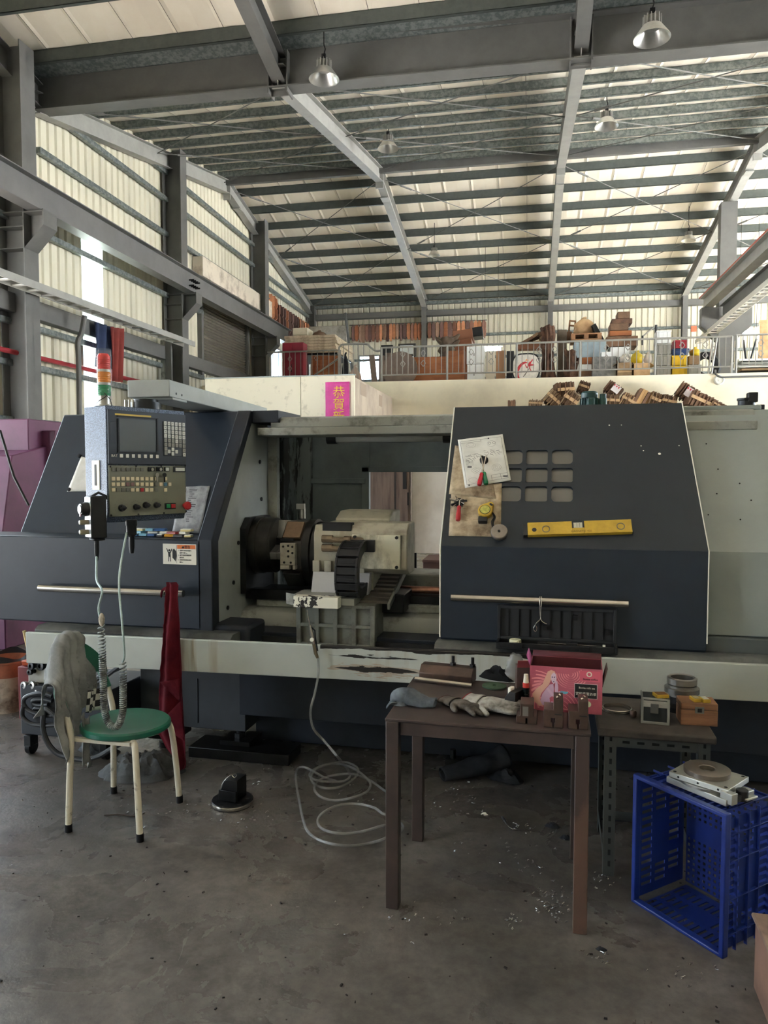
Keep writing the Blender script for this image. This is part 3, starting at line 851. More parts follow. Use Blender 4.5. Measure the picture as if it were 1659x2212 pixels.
for sgn, m_ in ((1, mat('bronze_plate', (128, 106, 86), 0.5, 0.4, var=0.3, vscale=10)), (-1, OILB)):
    a = math.radians(180 - 45 * sgn)
    M = T(-1.465, ty, tz) @ RX(math.degrees(-0)) @ Matrix.Rotation(-math.radians(45 * sgn), 4, 'X')
    mm = MB(M)
    r = 0.205 * math.cos(math.radians(22.5))
    mm.box(-0.05, 0.055, -r - 0.02, -r, -0.06, 0.06)
    mm.build('tool_plate', m_, tur, bev=0.003)
MB().box(-1.52, -1.44, fy - 0.02, fy, tz + 0.085, tz + 0.1).build('tool_clamp', OILB, tur, bev=0.002)
nz_ = MB().cyl((-1.47, 4.2, 1.33), (-1.47, 4.2, 1.40), 0.018, n=10).build('coolant_nozzle', STEELP, lathe)
MB().box(-1.50, -1.45, 4.17, 4.2, 1.385, 1.42).build('nozzle_head', STEELP, nz_, bev=0.003)
# turret head housing with its castle-slotted foot, conduits
mb = MB()
mb.prism([(3.95, 1.10), (3.95, 1.26), (3.98, 1.31), (4.4, 1.31), (4.4, 0.9), (3.98, 0.9), (3.98, 1.04)], 'x', -1.318, -0.98)
hs = mb.build('turret_housing', mat('cream_machine_paint', (168, 164, 148), 0.45, rgb2=(112, 106, 92), vscale=6, lo=0.5, hi=0.75), lathe, bev=0.006)
mb = MB()
for x in (-1.318, -1.25, -1.185, -1.115, -1.06):
    mb.box(x, x + 0.04, 3.93, 3.96, 1.05, 1.112)
mb.build('slotted_rim', hs.data.materials[0], hs, bev=0.002)
MB().prism([(3.90, 0.935), (3.94, 1.05), (4.1, 1.05), (4.1, 0.935)], 'x', -1.318, -0.99).build('machined_slide', mat('ground_slide_steel', (176, 178, 182), 0.35, 0.35), lathe, bev=0.002)
mb = MB(); mb.box(-1.30, -1.0, 3.90, 4.1, 0.86, 0.93); mb.box(-1.318, -0.99, 3.87, 4.1, 0.90, 0.915)
gs = mb.build('gib_strip', STEELP, lathe, bev=0.002)
for x in (-1.27, -1.2, -1.1, -1.05):
    MB().cyl((x, 3.9, 0.89), (x, 3.894, 0.89), 0.009, n=8).build('gib_bolt', BLACKM, gs)
BRASSH = mat('dirty_brass_hose', (128, 112, 92), 0.45, 0.4, var=0.3, vscale=14)
for z, x1 in ((1.235, -0.96), (1.185, -0.98)):
    mb = MB(); mb.tube([(-1.25, 3.93, z), (-1.15, 3.92, z - 0.004), (x1, 3.95, z + 0.008)], 0.016, n=10); mb.cyl((-1.26, 3.93, z), (-1.2, 3.93, z), 0.022, n=8); mb.cyl((-1.13, 3.92, z - 0.002), (-1.09, 3.92, z - 0.002), 0.021, n=8)
    mb.build('conduit', BRASSH, hs)
mb = MB()
mb.tube([(-1.13, 3.94, 1.16), (-1.15, 3.92, 1.14), (-1.155, 3.915, 1.10), (-1.155, 3.91, 1.02), (-1.14, 3.90, 0.975), (-1.1, 3.89, 0.955), (-1.03, 3.9, 0.96)], 0.019, n=10)
mb.cyl((-1.155, 3.915, 1.07), (-1.155, 3.915, 1.105), 0.026, n=8)
mb.build('conduit', BRASSH, hs)
MB().box(-1.27, -1.1, 3.96, 4.02, 1.275, 1.325).build('junction_cap', BLACKP, hs, bev=0.004)
SHF = T(-0.115, 0, 0)
# drive box with bolted cover plate on the right of the turret
mb = MB(SHF)
mb.prism([(4.1, 1.12), (4.1, 1.34), (4.2, 1.38), (4.4, 1.38), (4.4, 1.12)], 'x', -1.12, -0.80)
mb.prism([(3.94, 1.075), (3.94, 1.27), (4.0, 1.325), (4.16, 1.325), (4.16, 1.04), (4.0, 1.04)], 'x', -0.98, -0.665)
db = mb.build('drive_box', hs.data.materials[0], lathe, bev=0.008)
cp = MB(SHF).box(-0.975, -0.70, 3.925, 3.94, 1.075, 1.262).build('cover_plate', mat('smudged_white_plate', (214, 212, 192), 0.35, rgb2=(120, 116, 100), vscale=5, lo=0.5, hi=0.7, stretch=(1.5, 1, 0.7)), db, bev=0.004)
for x, z in ((-0.955, 1.25), (-0.72, 1.25), (-0.72, 1.088)):
    MB(SHF).cyl((x, 3.926, z), (x, 3.915, z), 0.009, n=8).build('plate_bolt', BLACKM, cp)
# drag chain looping down in front, link by link
path = [(4.03, 1.20), (3.95, 1.21), (3.86, 1.20), (3.79, 1.165), (3.745, 1.115), (3.73, 1.055), (3.725, 0.995), (3.725, 0.94), (3.735, 0.885), (3.765, 0.845), (3.82, 0.83), (3.89, 0.84), (3.96, 0.87)]
dc = MB(SHF).box(-1.0, -0.84, 3.90, 3.93, 1.17, 1.235).build('drag_chain', BLACKP, lathe, bev=0.004)
path = [(y, 1.21 + (z - 1.21) * 0.67) for y, z in path]
for i in range(len(path) - 1):
    (y0, z0), (y1, z1) = path[i], path[i + 1]
    d = math.hypot(y1 - y0, z1 - z0); a = math.atan2(z1 - z0, y1 - y0)
    M = SHF @ T(-0.945, (y0 + y1) / 2, (z0 + z1) / 2) @ Matrix.Rotation(a, 4, 'X')
    mb = MB(M)
    mb.box(-0.056, 0.056, -d * 0.47, d * 0.47, -0.024, -0.019); mb.box(-0.056, 0.056, -d * 0.47, d * 0.47, 0.019, 0.024)
    mb.box(-0.062, -0.050, -d * 0.56, d * 0.56, -0.027, 0.027); mb.box(0.050, 0.062, -d * 0.56, d * 0.56, -0.027, 0.027)
    mb.box(-0.045, 0.045, -d * 0.2, d * 0.2, 0.024, 0.027) if i % 2 else mb.box(-0.045, 0.045, -d * 0.2, d * 0.2, -0.027, -0.024)
    mb.build('chain_link', BLACKP, dc, bev=0.003)
# telescopic way cover rising to the back
for k in range(11):
    t = k / 11
    y = 3.84 + 0.55 * t; z = 0.90 + 0.17 * t
    MB(SHF).prism([(y, z), (y, z + 0.014), (y + 0.05, z + 0.02), (y + 0.05, z + 0.006)], 'x', -0.95, -0.75).build('way_cover_slat', mat('brown_black_slat', (92, 86, 80), 0.4, 0.4), lathe)
MB(SHF).prism([(3.82, 0.872), (3.82, 0.905), (4.4, 1.085), (4.4, 1.04)], 'x', -0.75, -0.735).build('way_cover_edge', CAST, lathe, bev=0.003)
# saddle casting with recessed pockets, chipped tray above
sx0, sx1, sz0, sz1, sy = -1.352, -0.922, 0.672, 0.90, 3.75
mb = MB()
mb.box(sx0, sx1, sy + 0.02, 3.98, sz0, sz1)
cols = [sx0 + 0.018 + (sx1 - sx0 - 0.02) / 4 * i for i in range(5)]
rows = [sz0 + 0.016, (sz0 + sz1) / 2 - 0.005, sz1 - 0.005]
for i in range(5):
    w = 0.018
    mb.box(cols[i] - w / 2 - 0.009, cols[i] + w / 2, sy, sy + 0.02, sz0, sz1)
for z in (sz0 + 0.008, (sz0 + sz1) / 2, sz1 - 0.008):
    mb.box(sx0, sx1, sy + 0.0005, sy + 0.02, z - 0.01, z + 0.01)
sad = mb.build('saddle', CAST, lathe, bev=0.004)
CHIPW = mat('chipped_white_paint', (228, 226, 212), 0.45, rgb2=(40, 36, 34), vscale=13, lo=0.575, hi=0.585, detail=5)
mb = MB(); mb.box(-1.335, -1.09, 3.66, 3.72, 0.895, 0.955); 
tr = mb.build('saddle_tray', CHIPW, lathe, bev=0.003)
mb = MB(); mb.box(-1.385, -1.02, 3.72, 3.98, 0.905, 0.94); mb.add([(-1.39, 3.70, 0.905), (-1.335, 3.69, 0.90), (-1.335, 3.69, 0.96), (-1.39, 3.70, 0.965)], [(0, 1, 2, 3)])
mb.add([(-1.335, 3.66, 0.955), (-1.09, 3.66, 0.955), (-1.05, 3.85, 0.94), (-1.38, 3.85, 0.94)], [(0, 1, 2, 3)])
mb.build('tray_wing', CHIPW if False else PALE2, tr)
# warning plate
wp = thing('x', None, None, (0, 0, 0)) if False else None
wx0, wx1, wz0, wz1 = -2.05, -1.855, 1.112, 1.222
sg = MB().box(wx0, wx1, 3.5965, 3.6, wz0, wz1).build('warning_plate', mat('warning_white', (232, 228, 216), 0.4), lathe)
MB().box(wx0 + 0.084, wx1 - 0.004, 3.5955, 3.5967, wz1 - 0.026, wz1 - 0.005).build('orange_heading', mat('warning_orange', (216, 110, 40), 0.4), sg)

def text(body, size, M, m, parent, name='lettering', depth=0.0004, align='LEFT', sx=1.0):
    """lettering laid in the local xy plane of M"""
    c = bpy.data.curves.new(name, 'FONT')
    c.body = body; c.size = size; c.extrude = depth; c.align_x = align
    c.materials.append(m); c.resolution_u = 3
    tmp = bpy.data.objects.new(name, c)
    me = bpy.data.meshes.new_from_object(tmp)
    bpy.data.objects.remove(tmp); bpy.data.curves.remove(c)
    o = bpy.data.objects.new(name, me)
    COL.objects.link(o)
    o['kind'] = 'stuff'
    o.parent = parent
    K = FR @ M
    o.matrix_basis = T(-ROOT[parent.name]) @ K @ Matrix.Diagonal((sx, 1, 1, 1))
    ROOT[o.name] = ROOT[parent.name]
    return o
UP = RX(90)                                # lettering stood upright, facing the viewer
INK = mat('black_ink', (26, 25, 24), 0.6)
text('▲警告', 0.017, T(wx0 + 0.11, 3.595, wz1 - 0.022) @ UP, INK, sg)
for i, s in enumerate(('1. 運轉中請勿打開門', '   或伸手進入。', '2. 操作前請詳閱說明', '   書內容。', '3. 請關閉電源後維修', '   機台。')):
    text(s, 0.0085, T(wx0 + 0.09, 3.596, wz1 - 0.038 - i * 0.0125) @ UP, INK, sg)
mb = MB(T(wx0 + 0.02, 3.596, wz0 + 0.015))
mb.cyl((0.018, 0, 0.06), (0.018, -0.0006, 0.06), 0.006, n=12)
mb.add([(0.01, 0, 0.052), (0.024, 0, 0.052), (0.026, 0, 0.025), (0.012, 0, 0.025)], [(0, 1, 2, 3)])
mb.add([(0.0, 0, 0.07), (0.004, 0, 0.072), (0.014, 0, 0.05), (0.01, 0, 0.046)], [(0, 1, 2, 3)])
mb.add([(0.032, 0, 0.07), (0.036, 0, 0.066), (0.025, 0, 0.044), (0.021, 0, 0.05)], [(0, 1, 2, 3)])
mb.add([(0.012, 0, 0.026), (0.017, 0, 0.026), (0.015, 0, 0.0), (0.011, 0, 0.0)], [(0, 1, 2, 3)])
mb.add([(0.02, 0, 0.026), (0.025, 0, 0.026), (0.027, 0, 0.0), (0.023, 0, 0.0)], [(0, 1, 2, 3)])
mb.add([(0.036, 0, 0.06), (0.045, 0, 0.07), (0.058, 0, 0.056), (0.06, 0, 0.03), (0.054, 0, 0.0), (0.045, 0, 0.012), (0.036, 0, 0.02)], [(0, 1, 2, 3, 4, 5, 6)])
mb.build('pictogram', INK, sg, smooth=0)
MB().add([(wx0 + 0.08, 3.5962, wz0 + 0.006), (wx0 + 0.0815, 3.5962, wz0 + 0.006), (wx0 + 0.0815, 3.5962, wz1 - 0.006), (wx0 + 0.08, 3.5962, wz1 - 0.006)], [(0, 1, 2, 3)]).build('divider_line', INK, sg)
# ------------------------------------------------------------------ helpers for small things
def on(M, px, py, ax=1):
    """local coordinates where a photograph pixel meets the local plane (coordinate ax = 0) of frame M"""
    d = _f + _r * ((px - W_PX / 2) / F_PX) - _u * ((py - H_PX / 2) / F_PX)
    Mi = M.inverted()
    o = Mi @ EYE; e = Mi.to_3x3() @ d
    t = -o[ax] / e[ax]
    return o + e * t
def spline(pts, n=6, closed=False):
    P = [Vector(p) for p in pts]; out = []
    m = len(P)
    for i in range(m if closed else m - 1):
        a = P[(i - 1) % m] if (closed or i > 0) else P[0]
        b, c = P[i], P[(i + 1) % m]
        d = P[(i + 2) % m] if (closed or i + 2 < m) else P[-1]
        for k in range(n):
            t = k / n
            out.append(0.5 * ((2 * b) + (c - a) * t + (2 * a - 5 * b + 4 * c - d) * t * t + (3 * b - a - 3 * c + d) * t ** 3))
    if not closed: out.append(P[-1])
    return out
def nz(x, y, z=0.0, s=1.0):
    return noise.noise(Vector((x * s, y * s, z * s)))
def remesh(o, vox, smooth=2):
    md = o.modifiers.new('fuse', 'REMESH'); md.mode = 'VOXEL'; md.voxel_size = vox; md.use_smooth_shade = True
    if smooth:
        ms = o.modifiers.new('soften', 'SMOOTH'); ms.iterations = smooth; ms.factor = 0.5
    return o
def cloth_heap(M, sx, sy, h, seed, nu=30, nv=26):
    """a crumpled cloth lying on its support: outline, ridges and hollows from noise"""
    mb = MB(M)
    vs, fs = [], []
    for j in range(nv + 1):
        r = j / nv
        for i in range(nu):
            t = 2 * math.pi * i / nu
            R = 1 + 0.28 * nz(math.cos(t) * 1.3, math.sin(t) * 1.3, seed) + 0.1 * nz(math.cos(t) * 4, math.sin(t) * 4, seed + 5)
            x, y = R * r * math.cos(t), R * r * math.sin(t)
            rid = 1 - abs(nz(x * 1.5 + seed, y * 1.5, seed, 1.4)) * 2.2
            rid2 = 1 - abs(nz(x * 3.2, y * 3.2 + seed, seed + 9, 1.5)) * 2
            hh = h * (1 - r ** 2.4) * (0.42 + 0.38 * rid + 0.22 * rid2)
            vs.append((x * sx, y * sy, max(0.003, hh) if r < 0.995 else 0.002))
    for j in range(nv):
        for i in range(nu):
            fs.append((j * nu + i, j * nu + (i + 1) % nu, (j + 1) * nu + (i + 1) % nu, (j + 1) * nu + i))
    return mb.add(vs, fs)
CLOTHG = mat('grey_cloth', (146, 148, 148), 0.95, rgb2=(108, 110, 112), vscale=7, bump=0.35, bscale=420, spec=0.1)
CLOTHD = mat('dark_grey_cloth', (52, 54, 58), 0.95, rgb2=(36, 38, 42), vscale=6, bump=0.35, bscale=420, spec=0.1)
PAPER = mat('white_paper', (226, 226, 222), 0.8, rgb2=(206, 206, 200), vscale=9)
PAPERB = mat('oil_stained_paper', (192, 176, 150), 0.85, rgb2=(104, 86, 66), vscale=8, lo=0.40, hi=0.66)
PRINT = mat('pale_print', (112, 112, 114), 0.8)
PRINTD = mat('dark_print', (70, 70, 72), 0.8)
REDP = mat('red_plastic', (176, 36, 46), 0.3)
YELP = mat('yellow_plastic', (200, 164, 52), 0.45, var=0.2, vscale=20)
GREENP = mat('green_plastic', (30, 108, 82), 0.35)

# ------------------------------------------------------------------ control pendant
MP = T(-2.05, 3.1, 1.366) @ RZ(64.7)
PWD, PHT, PDP = 0.442, 0.552, 0.19
SPECK = mat('hammertone_paint', (58, 68, 84), 0.36, 0.2, rgb2=(112, 126, 150), vscale=240, lo=0.46, hi=0.6, detail=2)
pen = thing('control_panel', 'dark speckled control panel with screen, keypad and knobs on a swing arm', 'control panel', MP @ Vector((0.2, 0.1, 0)))
mb = MB(MP)
mb.prism([(0.0, 0.05), (0.0, PHT), (PDP, PHT), (PDP, 0.12), (0.08, 0.0), (0.012, 0.0)], 'x', 0.0, PWD)
mb.build('housing', SPECK, pen, bev=0.004)
def P(px, py): return on(MP, px, py)
def pbox(name, px0, py0, px1, py1, y0, y1, m, parent, bev=0.001):
    a, b = P(px0, py0), P(px1, py1)
    return MB(MP).box(min(a.x, b.x), max(a.x, b.x), y0, y1, min(a.z, b.z), max(a.z, b.z)).build(name, m, parent, bev=bev)
bez = MB(MP).box(0.004, PWD - 0.002, -0.012, 0.0, 0.276, 0.532).build('display_unit', mat('charcoal_bezel', (58, 64, 74), 0.42, spec=0.4), pen, bev=0.002)
sc_a = pbox('screen', 254, 904, 334, 976, -0.013, -0.011, mat('unlit_screen', (92, 100, 106), 0.22, spec=0.6), bez, 0)
for q in ((250, 900, 338, 904), (250, 976, 338, 980)):
    pbox('screen_border', *q, -0.016, -0.012, BLACKP, bez, 0)
pbox('screen_border', 250, 904, 254, 976, -0.016, -0.012, BLACKP, bez, 0); pbox('screen_border', 334, 904, 338, 976, -0.016, -0.012, BLACKP, bez, 0)
np_ = pbox('name_strip', 245, 893, 323, 902, -0.0135, -0.012, mat('yellow_strip', (204, 176, 78), 0.5), bez, 0)
a = P(247, 899.5)
text('FANUC   Series 0i Mate-TC', 0.0085, MP @ T(a.x, -0.0138, a.z) @ UP, INK, np_)
pbox('slot_cover', 234, 912, 246, 958, -0.0135, -0.012, mat('charcoal_bezel', (58, 64, 74)), bez)
a = P(237, 987)
text('BAT', 0.018, MP @ T(a.x, -0.0135, a.z) @ UP, WHITEP, bez)
KEYW = mat('pale_key', (206, 208, 204), 0.5); KEYG = mat('grey_key', (150, 150, 144), 0.5); KEYC = mat('cream_key', (220, 208, 178), 0.5)
KEYM = mat('drab_key', (112, 112, 104), 0.5); KEYR = mat('red_key', (186, 44, 54), 0.5); KEYB = mat('blue_key', (78, 122, 150), 0.5); KEYP = mat('mauve_key', (130, 98, 98), 0.5)
pad = pbox('keypad', 349, 910, 396, 986, -0.0145, -0.012, mat('keypad_plate', (70, 76, 84), 0.5), bez, 0.001)
def key(cx, cy, w, h, m, parent, y0, glyph=True):
    c = P(cx, cy)
    k = MB(MP).box(c.x - w / 2, c.x + w / 2, y0 - 0.004, y0, c.z - h / 2, c.z + h / 2).build('key', m, parent, bev=0.0008, seg=1)
    return k
rg = random.Random(5)
marks = MB(MP)
for r in range(8):
    for c in range(6):
        if r >= 6 and c in (1, 2, 3, 4):
            continue
        x = 352.5 + c * 7.9 + r * 0.25; y = 914.5 + r * 9.2 + c * 0.7
        key(x, y, 0.0165, 0.0185, KEYW if (r < 4 or (r, c) in ((4, 3), (7, 5))) else KEYG, pad, -0.0145)
        p = P(x, y)
        marks.box(p.x - 0.003, p.x + 0.002, -0.0188, -0.0184, p.z - 0.001, p.z + 0.002)
for x, y in ((361, 975.5), (369, 971), (369, 980.5), (377, 976)):
    key(x, y, 0.0165, 0.0185, KEYW, pad, -0.0145)
tag(marks.build('key_legend', KEYM, pad), kind='stuff')
for i in range(7):
    key(258.5 + i * 12.9, 984.5 + i * 0.3, 0.017, 0.017, KEYW, bez, -0.012)
OLIVE = mat('olive_grey_plate', (122, 124, 110), 0.5)
op = MB(MP).box(0.006, PWD - 0.004, -0.008, 0.0, 0.028, 0.271).build('operator_plate', OLIVE, pen, bev=0.001)
def row(y, xs, ms, dy=0.0):
    for i, (x, m) in enumerate(zip(xs, ms)):
        key(x, y + dy * (x - 240), 0.0185, 0.018, m, op, -0.008)
X10 = [242.5 + 10.3 * i for i in range(10)]
row(1014, X10[:7], [KEYM] * 7)
row(1034, X10 + [355], [KEYC] * 11)
row(1046, X10 + [345, 355, 364], [KEYC, KEYC, KEYC, KEYP, KEYP, KEYC, KEYC, KEYC, KEYC, KEYM, KEYC, KEYB, KEYC])
row(1058, X10 + [355], [KEYC, KEYM, KEYM, KEYM, KEYC, KEYC, KEYR, KEYC, KEYC, KEYM, KEYC])
for x in (323, 341):
    k = pbox('key_switch', x - 6, 1009, x + 7, 1018, -0.016, -0.008, BLACKP, op)
    c = P(x + 1, 1014); MB(MP).cyl((c.x, -0.016, c.z), (c.x, -0.022, c.z), 0.008).build('key_barrel', CHROME, k)
k = pbox('push_button', 352, 1009, 363, 1018, -0.014, -0.008, BLACKP, op); pbox('button_cap', 354, 1010, 361, 1017, -0.018, -0.014, KEYW, k)
k = pbox('load_meter', 372, 1008, 398, 1020, -0.012, -0.008, BLACKP, op); pbox('meter_window', 376, 1010.5, 396, 1017.5, -0.0125, -0.012, KEYW, k)
for x in (334, 350):                       # keys left in their locks
    c = P(x, 1026)
    mb = MB(MP); mb.cyl((c.x, -0.02, c.z), (c.x, -0.023, c.z), 0.011, n=12); mb.box(c.x - 0.004, c.x + 0.004, -0.022, -0.019, c.z - 0.035, c.z)
    mb.build('lock_key', OILB if x > 340 else CHROME, op)
c = P(385, 1057)
MB(MP).lathe([(0.044, -0.0002), (0.044, -0.0012), (0.0425, -0.0012), (0.0425, -0.0002)], MP.inverted() @ (MP @ Vector((c.x, -0.008, c.z))), (0, -1, 0), 32).build('blanking_ring', INK, op)
for x, y, r in ((260, 1097, 0.017), (291, 1095, 0.015), (312, 1091, 0.016), (335, 1091, 0.015)):
    c = P(x, y)
    mb = MB(MP); mb.lathe([(r, 0), (r, 0.006), (r * 0.8, 0.01), (r * 0.75, 0.022), (0, 0.024)], (c.x, -0.008, c.z), (0, -1, 0), 18)
    mb.box(c.x - r * 1.1, c.x + r * 0.9, -0.03, -0.015, c.z - 0.005, c.z + 0.005)
    mb.build('rotary_knob', BLACKP, op)
gl = MB(MP)
for x, y, R in ((260, 1094, 0.034), (291, 1093, 0.026), (312, 1089, 0.026), (335, 1089, 0.026)):
    c = P(x, y)
    for k in range(11):
        t = math.radians(-30 + 24 * k)
        gl.boxc((c.x + R * math.cos(t), -0.0083, c.z + R * math.sin(t)), (0.003, 0.0006, 0.003))
tag(gl.build('dial_marks', KEYM, op), kind='stuff')
k = pbox('start_stop_block', 353, 1087, 377, 1099, -0.012, -0.008, BLACKP, op)
pbox('green_button', 356, 1089, 364, 1097, -0.018, -0.012, mat('green_button_plastic', (46, 150, 100), 0.4), k); pbox('red_button', 366, 1089, 375, 1097, -0.018, -0.012, REDP, k)
c = P(396, 1092)
k = MB(MP).lathe([(0.012, 0), (0.012, 0.016), (0.021, 0.018), (0.022, 0.03), (0.016, 0.036), (0, 0.037)], (c.x, -0.008, c.z), (0, -1, 0), 22).build('emergency_stop', REDP, op)
for x, y in ((236, 1008), (292, 1007), (346, 1007), (398, 1006), (238, 1113), (297, 1111), (352, 1108), (400, 1104)):
    c = P(x, y); MB(MP).cyl((c.x, -0.008, c.z), (c.x, -0.0105, c.z), 0.0045, n=8).build('plate_screw', INK, op)
# left side: meter slot, arm swivel above
MS = MP @ RZ(-90)                          # local x runs back to front on the left side face
sp = MB(MP).box(-0.004, 0.0, 0.06, 0.125, 0.155, 0.295).build('side_plate', WHITEP, pen, bev=0.001)
MB(MP).box(-0.0055, -0.0035, 0.085, 0.10, 0.175, 0.275).build('card_slot', INK, sp)
mb = MB(); mb.cyl((-2.02, 3.40, 1.915), (-2.02, 3.40, 1.955), 0.075, n=24); mb.cyl((-2.02, 3.40, 1.955), (-2.02, 3.40, 1.97), 0.06, n=24)
sw = mb.build('swivel', BLACKP, pen)
for k in range(3):
    MB().cyl((-2.09 + 0.02 * k, 3.33, 1.918), (-2.09 + 0.02 * k, 3.33, 1.965), 0.007).build('swivel_bolt', CHROME, pen)
MA = T(-2.01, 3.46, 1.972) @ RZ(5.0)
mb = MB(MA); mb.box(-0.112, 0.112, -0.06, 1.6, 0.012, 0.098)
arm = mb.build('swing_arm', PALE, pen, bev=0.004)
MB(MA).box(-0.10, 0.115, -0.03, 0.15, 0.0, 0.012).build('arm_plate', PALE, arm, bev=0.002)
for y in (0.02, 0.09):
    MB(MA).cyl((0.112, y, 0.035), (0.1135, y, 0.035), 0.006, n=8).build('arm_screw', INK, arm)

# signal tower on the pendant
tx, tyy, tz0 = -2.10, 3.165, 1.918
tow = thing('signal_tower', 'red, amber and green signal tower standing on the control panel', 'signal light', (tx, tyy, tz0))
mb = MB(); mb.lathe([(0.04, 0), (0.04, 0.008), (0.027, 0.01), (0.027, 0.05), (0.0, 0.05)], (tx, tyy, tz0), n=20)
mb.build('tower_base', mat('aluminium_tube', (178, 176, 168), 0.35, 0.7), tow)
z = tz0 + 0.05
for nm, rgb in (('green_lens', (24, 150, 96)), ('amber_lens', (236, 140, 24)), ('red_lens', (214, 40, 36))):
    g = MB().lathe([(0.029, 0), (0.03, 0.004), (0.03, 0.046), (0.029, 0.05), (0.0, 0.05)], (tx, tyy, z), n=20).build(nm, glassy(nm + '_plastic', rgb, 0.97, 0.25), tow)
    mb = MB()
    for k in range(5): mb.lathe([(0.0302, 0.006 + k * 0.009), (0.0312, 0.009 + k * 0.009), (0.0302, 0.012 + k * 0.009)], (tx, tyy, z), n=20)
    mb.lathe([(0.013, 0.008), (0.016, 0.025), (0.013, 0.042)], (tx, tyy, z), n=12)
    mb.build('lens_ribs', glassy(nm + '_plastic', rgb), g)
    z += 0.05
    if nm != 'red_lens':
        MB().lathe([(0.031, 0), (0.031, 0.012), (0, 0.012)], (tx, tyy, z), n=20).build('spacer_ring', mat('clear_grey_plastic', (196, 192, 184), 0.3), tow)
        z += 0.012
MB().lathe([(0.03, 0), (0.03, 0.012), (0.022, 0.024), (0, 0.028)], (tx, tyy, z), n=20).build('tower_cap', glassy('red_lens_plastic', (214, 40, 36)), tow)
CLR = glassy('clear_wrap', (246, 246, 246), 0.07, 0.2)
mb = MB()
mb.grid(lambda u, v: (tx + 0.035 * math.cos(u * 6.2832) * (1 + 0.06 * nz(u * 9, v * 9)), tyy + 0.035 * math.sin(u * 6.2832) * (1 + 0.06 * nz(u * 9, v * 9, 3)), tz0 + 0.03 + 0.24 * v), 28, 12)
mb.add([(tx + 0.036, tyy, z - 0.13), (tx + 0.045, tyy, z - 0.11), (tx + 0.056, tyy, z - 0.15), (tx + 0.04, tyy, z - 0.155)], [(0, 1, 2, 3)])
mb.build('plastic_wrap', CLR, tow)
mb = MB(); mb.tube(spline([(tx - 0.05, tyy, tz0 + 0.0), (tx - 0.01, tyy - 0.035, tz0 + 0.02), (tx + 0.03, tyy - 0.03, tz0 + 0.045), (tx + 0.02, tyy - 0.03, tz0 + 0.06)]), 0.0018, 5); mb.tube(spline([(tx + 0.03, tyy - 0.03, tz0 + 0.05), (tx + 0.045, tyy - 0.02, tz0 + 0.03), (tx + 0.04, tyy, tz0)]), 0.0018, 5)
mb.build('loose_wire', BLACKM, tow)

# hand wheel unit hung on the left side of the panel, with its coiled cable
MH = T(-2.085, 3.02, 1.30) @ RZ(-34)
hw = thing('handwheel_pendant', 'small black hand unit with dial and two buttons hung beside the control panel', 'remote control', MH @ Vector((0, 0, 0)))
mb = MB(MH); mb.box(-0.038, 0.038, -0.012, 0.06, 0.0, 0.195); mb.box(-0.03, 0.03, 0.0, 0.055, -0.012, 0.0)
mb.build('unit_body', BLACKP, hw, bev=0.006)
fp = MB(MH).box(-0.034, 0.034, -0.015, -0.012, 0.006, 0.19).build('face_plate', mat('silver_face', (176, 180, 182), 0.4, 0.4), hw, bev=0.001)
kd = MB(MH).lathe([(0.032, 0), (0.033, 0.012), (0.028, 0.02), (0.026, 0.034), (0, 0.036)], (0, -0.015, 0.135), (0, -1, 0), 24).build('dial', BLACKP, hw)
MB(MH).lathe([(0.02, 0), (0.02, 0.002), (0, 0.002)], (0, -0.051, 0.135), (0, -1, 0), 20).build('dial_cap', mat('silver_face', (176, 180, 182)), kd)
MB(MH).cyl((0.01, -0.05, 0.108), (0.01, -0.054, 0.108), 0.006).build('red_dot', REDP, kd)
for z in (0.075, 0.03):
    MB(MH).lathe([(0.012, 0), (0.012, 0.03), (0.01, 0.038), (0, 0.04)], (0, -0.015, z), (0, -1, 0), 14).build('push_button', mat('tan_button', (150, 142, 122), 0.4), hw)
mb = MB(); mb.tube([(-2.09, 3.03, 1.49), (-2.07, 3.06, 1.51), (-2.06, 3.11, 1.49)], 0.006, 6); mb.box(-2.11, -2.055, 3.05, 3.13, 1.478, 1.49)
mb.build('hanger', BLACKP, hw)
MB().box(-2.10, -2.07, 3.044, 3.05, 1.478, 1.492).build('hanger_tag', WHITEP, hw)

CABW = mat('pale_teal_cable', (164, 186, 186), 0.4, rgb2=(140, 158, 158), vscale=30)
CABD = mat('grimy_cable', (146, 152, 150), 0.45, rgb2=(70, 70, 70), vscale=22, lo=0.45, hi=0.6)
cc = thing('coiled_cable', 'pale coiled cable looping from hand unit down over the green seat and back up', 'cable', (-1.87, 2.85, 0.45))
mb = MB(); mb.tube(spline([(-2.065, 3.03, 1.29), (-2.06, 3.02, 1.20), (-2.0, 2.93, 1.12), (-1.920, 2.85, 1.086), (-1.939, 2.85, 1.011), (-1.927, 2.85, 0.946)]), 0.005, 8)
mb.build('straight_lead', CABW, cc)
mb = MB(); mb.tube(spline([(-1.96, 3.11, 1.32), (-1.90, 2.95, 1.13), (-1.825, 2.85, 0.946), (-1.817, 2.85, 0.815), (-1.827, 2.85, 0.778)]), 0.005, 8)
mb.build('straight_lead', CABW, cc)
axis_pts = spline([(-1.927, 2.85, 0.937), (-1.925, 2.85, 0.806), (-1.923, 2.85, 0.666), (-1.921, 2.85, 0.572), (-1.906, 2.85, 0.511), (-1.878, 2.85, 0.488), (-1.850, 2.85, 0.502), (-1.830, 2.85, 0.563), (-1.827, 2.85, 0.647), (-1.825, 2.85, 0.722), (-1.826, 2.85, 0.778)], 30)
lens = [0.0]
for i in range(1, len(axis_pts)): lens.append(lens[-1] + (axis_pts[i] - axis_pts[i - 1]).length)
tot = lens[-1]
pts = []; ph = 0.0; s = 0.0; k = 0; a_ref = Vector((0, 1, 0))
